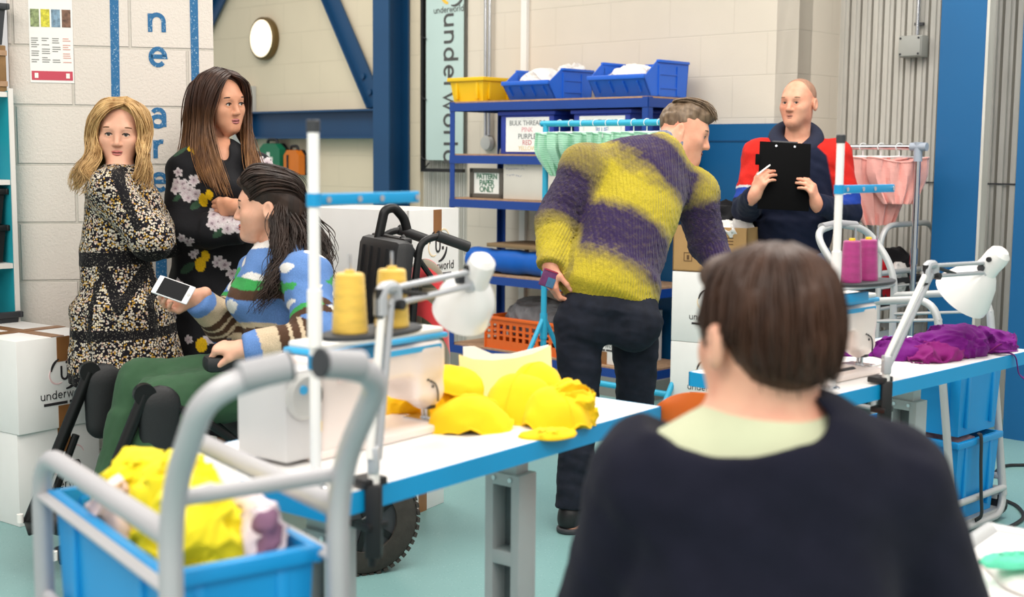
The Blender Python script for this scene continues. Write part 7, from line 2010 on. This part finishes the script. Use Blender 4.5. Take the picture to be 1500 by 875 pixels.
    left_ = [[pt, lv((-.050, .078, .092)), lv((-.076, .070, .045)), lv((-.083, .060, -.01)), Vector(P(205, 222, 4.70)), Vector(P(206, 250, 4.68)), Vector(P(198, 276, 4.68)), Vector(P(205, 298, 4.68))],
             [pm_, lv((-.070, .035, .10)), lv((-.096, .035, .01)), Vector(P(212, 225, 4.74)), Vector(P(215, 255, 4.72)), Vector(P(209, 290, 4.72))],
             [pb, lv((-.08, -.04, .09)), lv((-.10, -.04, .0)), Vector(P(211, 230, 4.84)), Vector(P(214, 260, 4.84)), Vector(P(206, 288, 4.82))],
             [pk_, lv((-.05, -.11, .04)), lv((-.06, -.11, -.05)), Vector(P(195, 245, 4.92)), Vector(P(195, 275, 4.9)), Vector(P(192, 298, 4.9))]]
    p, r = strands_from(left_, 330, 32, 30, .007, .015, 13, (.0022, .0048), .3); strands('hair_locks', p, r, H_blond, root)
person_blonde()

# ============================================================ 6. dark-haired woman
def person_dark():
    Y = 5.08; root = body_root('person with long brown hair in a black dress printed with flowers and lemons', (P(312, 500, Y).x, Y, 0))
    hd = Head(P(323.5, 151, 5.12), 128, -3, -4, .985, False)
    rt = unit((-.87, -.49, 0)); fw = unit((.49, -.87, 0))
    N = V3(P(314, 212, 5.16)); C = V3(P(318, 258, 5.10)); W = V3(P(312, 360, 5.10)); H = V3(P(308, 440, 5.10)); fx = P(306, 500, Y).x
    SR, SL = V3(P(270, 250, 5.03)), V3(P(374, 248, 5.20)); ER, WR = V3(P(262, 338, 4.97)), V3(P(346, 338, 4.92)); EL, WL = V3(P(388, 332, 5.08)), V3(P(348, 303, 4.90))
    S = SDF(); hd.add(S); S.cone(hd.L(0, -.034, -.045), N, .042, .048, k=.022)
    S.econe(H, W, .16, .13, rt, .7, k=.05); S.econe(W, C, .13, .145, rt, .7, k=.05)
    for s_ in (SL, SR): S.cone(N+(0, 0, -.05), s_, .05, .048, k=.05)
    limb(S, [SL, EL, WL], [.044, .038, .025]); limb(S, [SR, ER, WR], [.044, .038, .025])
    hand(S, WR, (.92, .38, .02), (.3, .3, -.9), 1, size=.9); hand(S, WL, unit((-.86, .40, -.10)), -fw, -1, (.35, .4, .45, .5), .92, (.9, .3, .1))
    for s_ in (.06, -.06):
        k_ = np.array((fx, Y, .50))+rt*s_*1.2; a_ = np.array((fx, Y, .12))+rt*s_*1.2; limb(S, [H+rt*s_*1.4, k_, a_], [.085, .058, .038]); S.cone(a_+(0, 0, -.05), a_+fw*.13+(0, 0, -.085), .034, .026, k=.03)
    sdf_obj('body', S, SK_t, root, .0034); hd.details(root, pm('lips_rose', 'a9605f', .4), pm('brow_dark', '2e1d14', .7), (-.25, 0))
    blk, wh, pk2, yel, grn = (np.array(hx(c)) for c in ('16161a', 'd9d3d3', 'b9a2ab', 'e2b512', '34503c'))
    rr = random.Random(11); fl = []
    def clus(px, py, Yd, n, sx, sy, r=(.018, .026)):
        for _ in range(n): fl.append((V3(P(px+rr.gauss(0, sx), py+rr.gauss(0, sy), Yd)), rr.uniform(*r), rr.uniform(0, 6)))
    clus(268, 268, 4.95, 8, 6, 12); clus(276, 285, 4.94, 3, 3, 8); clus(305, 320, 4.86, 12, 15, 8); clus(335, 330, 4.82, 8, 8, 8); clus(282, 355, 4.95, 6, 6, 10, (.012, .02)); clus(315, 385, 4.95, 2, 2, 8); clus(385, 235, 5.12, 3, 3, 8); clus(262, 440, 4.98, 4, 8, 15); clus(300, 480, 4.98, 3, 10, 20); clus(330, 400, 4.98, 2, 5, 10)
    lem = [(V3(P(293, 294, 4.90)), .026), (V3(P(303, 286, 4.90)), .02), (V3(P(294, 388, 4.97)), .028), (V3(P(301, 375, 4.97)), .022), (V3(P(281, 213, 5.03)), .024), (V3(P(288, 219, 5.02)), .02), (V3(P(300, 503, 4.97)), .028)]
    lf = [(V3(P(262, 222, 5.0)), .028), (V3(P(285, 300, 4.92)), .03), (V3(P(275, 393, 4.97)), .035), (V3(P(318, 342, 4.84)), .03), (V3(P(262, 290, 4.96)), .02), (V3(P(325, 318, 4.83)), .02)]
    up = np.array((0, 0, 1.))
    def paint(p):
        c = np.tile(blk, (len(p), 1))
        def loc(q): d = p-q; return d@np.array((1., 0, 0)), d[:, 2], np.abs(d[:, 1]) < .16
        for q, r in lf: x, z, ok = loc(q); c[ok & ((x*.8+z*.6)**2/(r*r)+(x*-.6+z*.8)**2/(r*r*.2) < 1)] = grn
        for q, r, ph in fl:
            x, z, ok = loc(q); d = np.sqrt(x*x+z*z); a = np.arctan2(z, x); rad = r*(.62+.38*np.abs(np.cos(2.5*a+ph))); m = ok & (d < rad)
            k = np.clip(d/r, 0, 1)[m][:, None]; c[m] = pk2*(1-k)+wh*k; c[ok & (d < r*.2)] = pk2*.5
        for q, r in lem: x, z, ok = loc(q); c[ok & (x*x/(r*r*.5)+z*z/(r*r) < 1)] = yel
        return c
    S = SDF(); hem = np.array((fx, Y, .28))
    S.ccone(hem, H, .24, .18, k=.05, lat=rt, dr=.85); S.econe(H, W, .178, .142, rt, .8, k=.06); S.econe(W, C, .142, .155, rt, .8, .76, k=.06)
    S.ell(C+fw*.075+(0, 0, -.05), (.12, .10, .08), k=.05)
    for s_ in (SL, SR): S.cone(N+(0, 0, -.06), s_, .06, .062, k=.05)
    for s_, e_, w_ in ((SR, ER, WR), (SL, EL, WL)): S.cone(s_, e_, .064, .064, k=.035)
    S.cone(ER, ER+(WR-ER)*.6, .064, .062, k=.04); S.ccone(ER+(WR-ER)*.5, WR+(WR-ER)*.12, .064, .05, k=.02); S.ccone(EL+(WL-EL)*-.05, EL+(WL-EL)*.50, .06, .052, k=.03)
    S.cone(N+(0, 0, .03)+fw*.05, C+fw*.13+(0, 0, .06), .045, .01, k=.012, op='sub'); S.ell(N+(0, 0, .03), (.062, .062, .05), k=.012, op='sub')
    S.disp = lambda p: .004*vnoise(p*np.array([1, 1, 1.3]), 28, 1)+.007*np.clip((W[2]-p[:, 2])/.4, 0, 1)*np.sin(np.arctan2(p[:, 1]-Y, p[:, 0]-fx)*9+1); S.maxdisp = .012
    sdf_obj('dress', S, attr_mat('black_lemon_floral', .75, .2, 220, .003, .03), root, .005, {'print': paint})
    for s_ in (.06, -.06): a_ = np.array((fx, Y, .12))+rt*s_*1.2; s2 = SDF(); s2.cone(a_+(0, 0, -.07)-fw*.01, a_+fw*.15+(0, 0, -.09), .038, .03, k=.02); s2.box((fx, Y, -.1), (.5, .5, .1), r=.001, k=.003, op='sub'); sdf_obj('shoe', s2, M_black, root, .007)
    q = Vector(N+fw*.105+np.array((0, 0, -.055))); pd = MB().sphere(q, .008, 12, (1, .6, 1.4)).build('pendant', pm('gold', 'd6b36a', .25, .9), root, world=True)
    MB().tube(smooth_path([Vector(N+rt*.055+(0, 0, .0)), Vector(N+rt*.035+fw*.07+(0, 0, -.03)), q, Vector(N-rt*.035+fw*.07+(0, 0, -.03)), Vector(N-rt*.055)], 5), .0012, 5).build('necklace_chain', pm('gold', 'd6b36a', .25, .9), root, world=True)
    # hair
    S = SDF(); L, F = hd.L, hd.F
    S.ell(L(0, -.022, .046), (.084, .104, .088), F, k=.02); S.ell(L(0, -.07, -.03), (.084, .055, .10), F, k=.04)
    S.ell(L(0, .125, -.03), (.080, .094, .124), F, k=.02, op='sub'); S.ell(L(0, .095, .06), (.056, .052, .052), F, k=.02, op='sub')
    S.disp = lambda p: .002*vnoise(p*np.array([1, 1, .3]), 110, 4); S.maxdisp = .005
    sdf_obj('hair', S, H_ombre, root, .005)
    lv = hd.Lv; pt = lv((-.004, .062, .112)); pm_ = lv((-.003, .02, .132)); pb = lv((0, -.03, .138)); pk_ = lv((0, -.1, .10))
    right_ = [[pt, lv((.045, .078, .088)), lv((.075, .070, .045)), lv((.090, .052, -.02)), lv((.094, .048, -.08)), Vector(P(318, 225, 4.98)), Vector(P(330, 265, 4.95)), Vector(P(338, 290, 4.93))],
              [pm_, lv((.070, .04, .10)), lv((.098, .03, .02)), lv((.10, .02, -.08)), Vector(P(300, 225, 4.98)), Vector(P(312, 262, 4.94)), Vector(P(322, 285, 4.92))],
              [pb, lv((.078, -.02, .10)), lv((.105, -.02, .01)), lv((.11, -.03, -.08)), Vector(P(283, 218, 5.02)), Vector(P(292, 245, 4.96)), Vector(P(302, 268, 4.93))],
              [pk_, lv((.07, -.09, .06)), lv((.098, -.09, -.03)), Vector(P(272, 200, 5.15)), Vector(P(262, 228, 5.14)), Vector(P(258, 245, 5.13))],
              [pk_, lv((0, -.13, .03)), lv((0, -.145, -.07)), Vector(P(275, 215, 5.24)), Vector(P(280, 245, 5.24)), Vector(P(285, 270, 5.22))]]
    p, r = strands_from(right_, 430, 41, 22, .008, .006, 7, (.0022, .0048), .2); strands('hair_locks', p, r, H_ombre, root)
    left_ = [[pt, lv((-.048, .078, .090)), lv((-.078, .068, .045)), lv((-.090, .055, -.07)), Vector(P(364, 235, 5.02)), Vector(P(368, 262, 4.99)), Vector(P(364, 284, 4.97))],
             [pm_, lv((-.070, .035, .10)), lv((-.098, .03, .01)), lv((-.10, .02, -.08)), Vector(P(374, 235, 5.08)), Vector(P(380, 265, 5.05)), Vector(P(378, 288, 5.03))],
             [pb, lv((-.08, -.04, .09)), lv((-.10, -.04, .0)), lv((-.105, -.04, -.09)), Vector(P(372, 230, 5.16)), Vector(P(378, 255, 5.14)), Vector(P(376, 270, 5.12))]]
    p, r = strands_from(left_, 280, 42, 22, .008, .006, 7, (.0022, .0048), .2); strands('hair_locks', p, r, H_ombre, root)
person_dark()
# ------------------------------------------------------------ light, camera
def area(name, loc, size, energy, col=(1, .95, .88), rot=(0, 0, 0)):
    l = bpy.data.lights.new(name, 'AREA'); l.shape = 'RECTANGLE'; l.size, l.size_y = size; l.energy = energy; l.color = col
    o = bpy.data.objects.new(name, l); COL.objects.link(o); o.location = loc; o.rotation_euler = rot; o['kind'] = 'helper'; return o
for x, y, e in ((-2.4, 3.0, 45), (.6, 3.4, 55), (-.9, 6.0, 45), (1.9, 5.2, 60), (-1.6, .2, 60), (1.6, .2, 60), (-1.4, -2.0, 70), (1.4, -2.0, 70), (-2.0, 8.2, 45)):
    area('unseen_overhead_light', (x, y, 3.5), (2.0, .9), e)  # unseen area lights; pair behind camera added for frontal fill, far-left one for wall
w = bpy.data.worlds.new('World'); bpy.context.scene.world = w; w.use_nodes = True
w.node_tree.nodes['Background'].inputs[0].default_value = (1, .965, .925, 1); w.node_tree.nodes['Background'].inputs[1].default_value = .62
cam = bpy.data.cameras.new('camera'); co = bpy.data.objects.new('camera', cam); COL.objects.link(co)
cam.sensor_fit = 'HORIZONTAL'; cam.sensor_width = 36; cam.lens = FPX/1500*36
R3 = Matrix((_r, _u, -_f)).transposed()
co.matrix_world = Matrix.Translation((0, 0, CAMH)) @ R3.to_4x4()
cam.dof.use_dof = True; cam.dof.focus_distance = 4.9; cam.dof.aperture_fstop = 3.2
cam.clip_start = .05
sc = bpy.context.scene; sc.camera = co
sc.view_settings.view_transform = 'Standard'; sc.view_settings.look = 'None'; sc.view_settings.exposure = 0.20; sc.view_settings.gamma = 1
sc.view_settings.use_curve_mapping = False
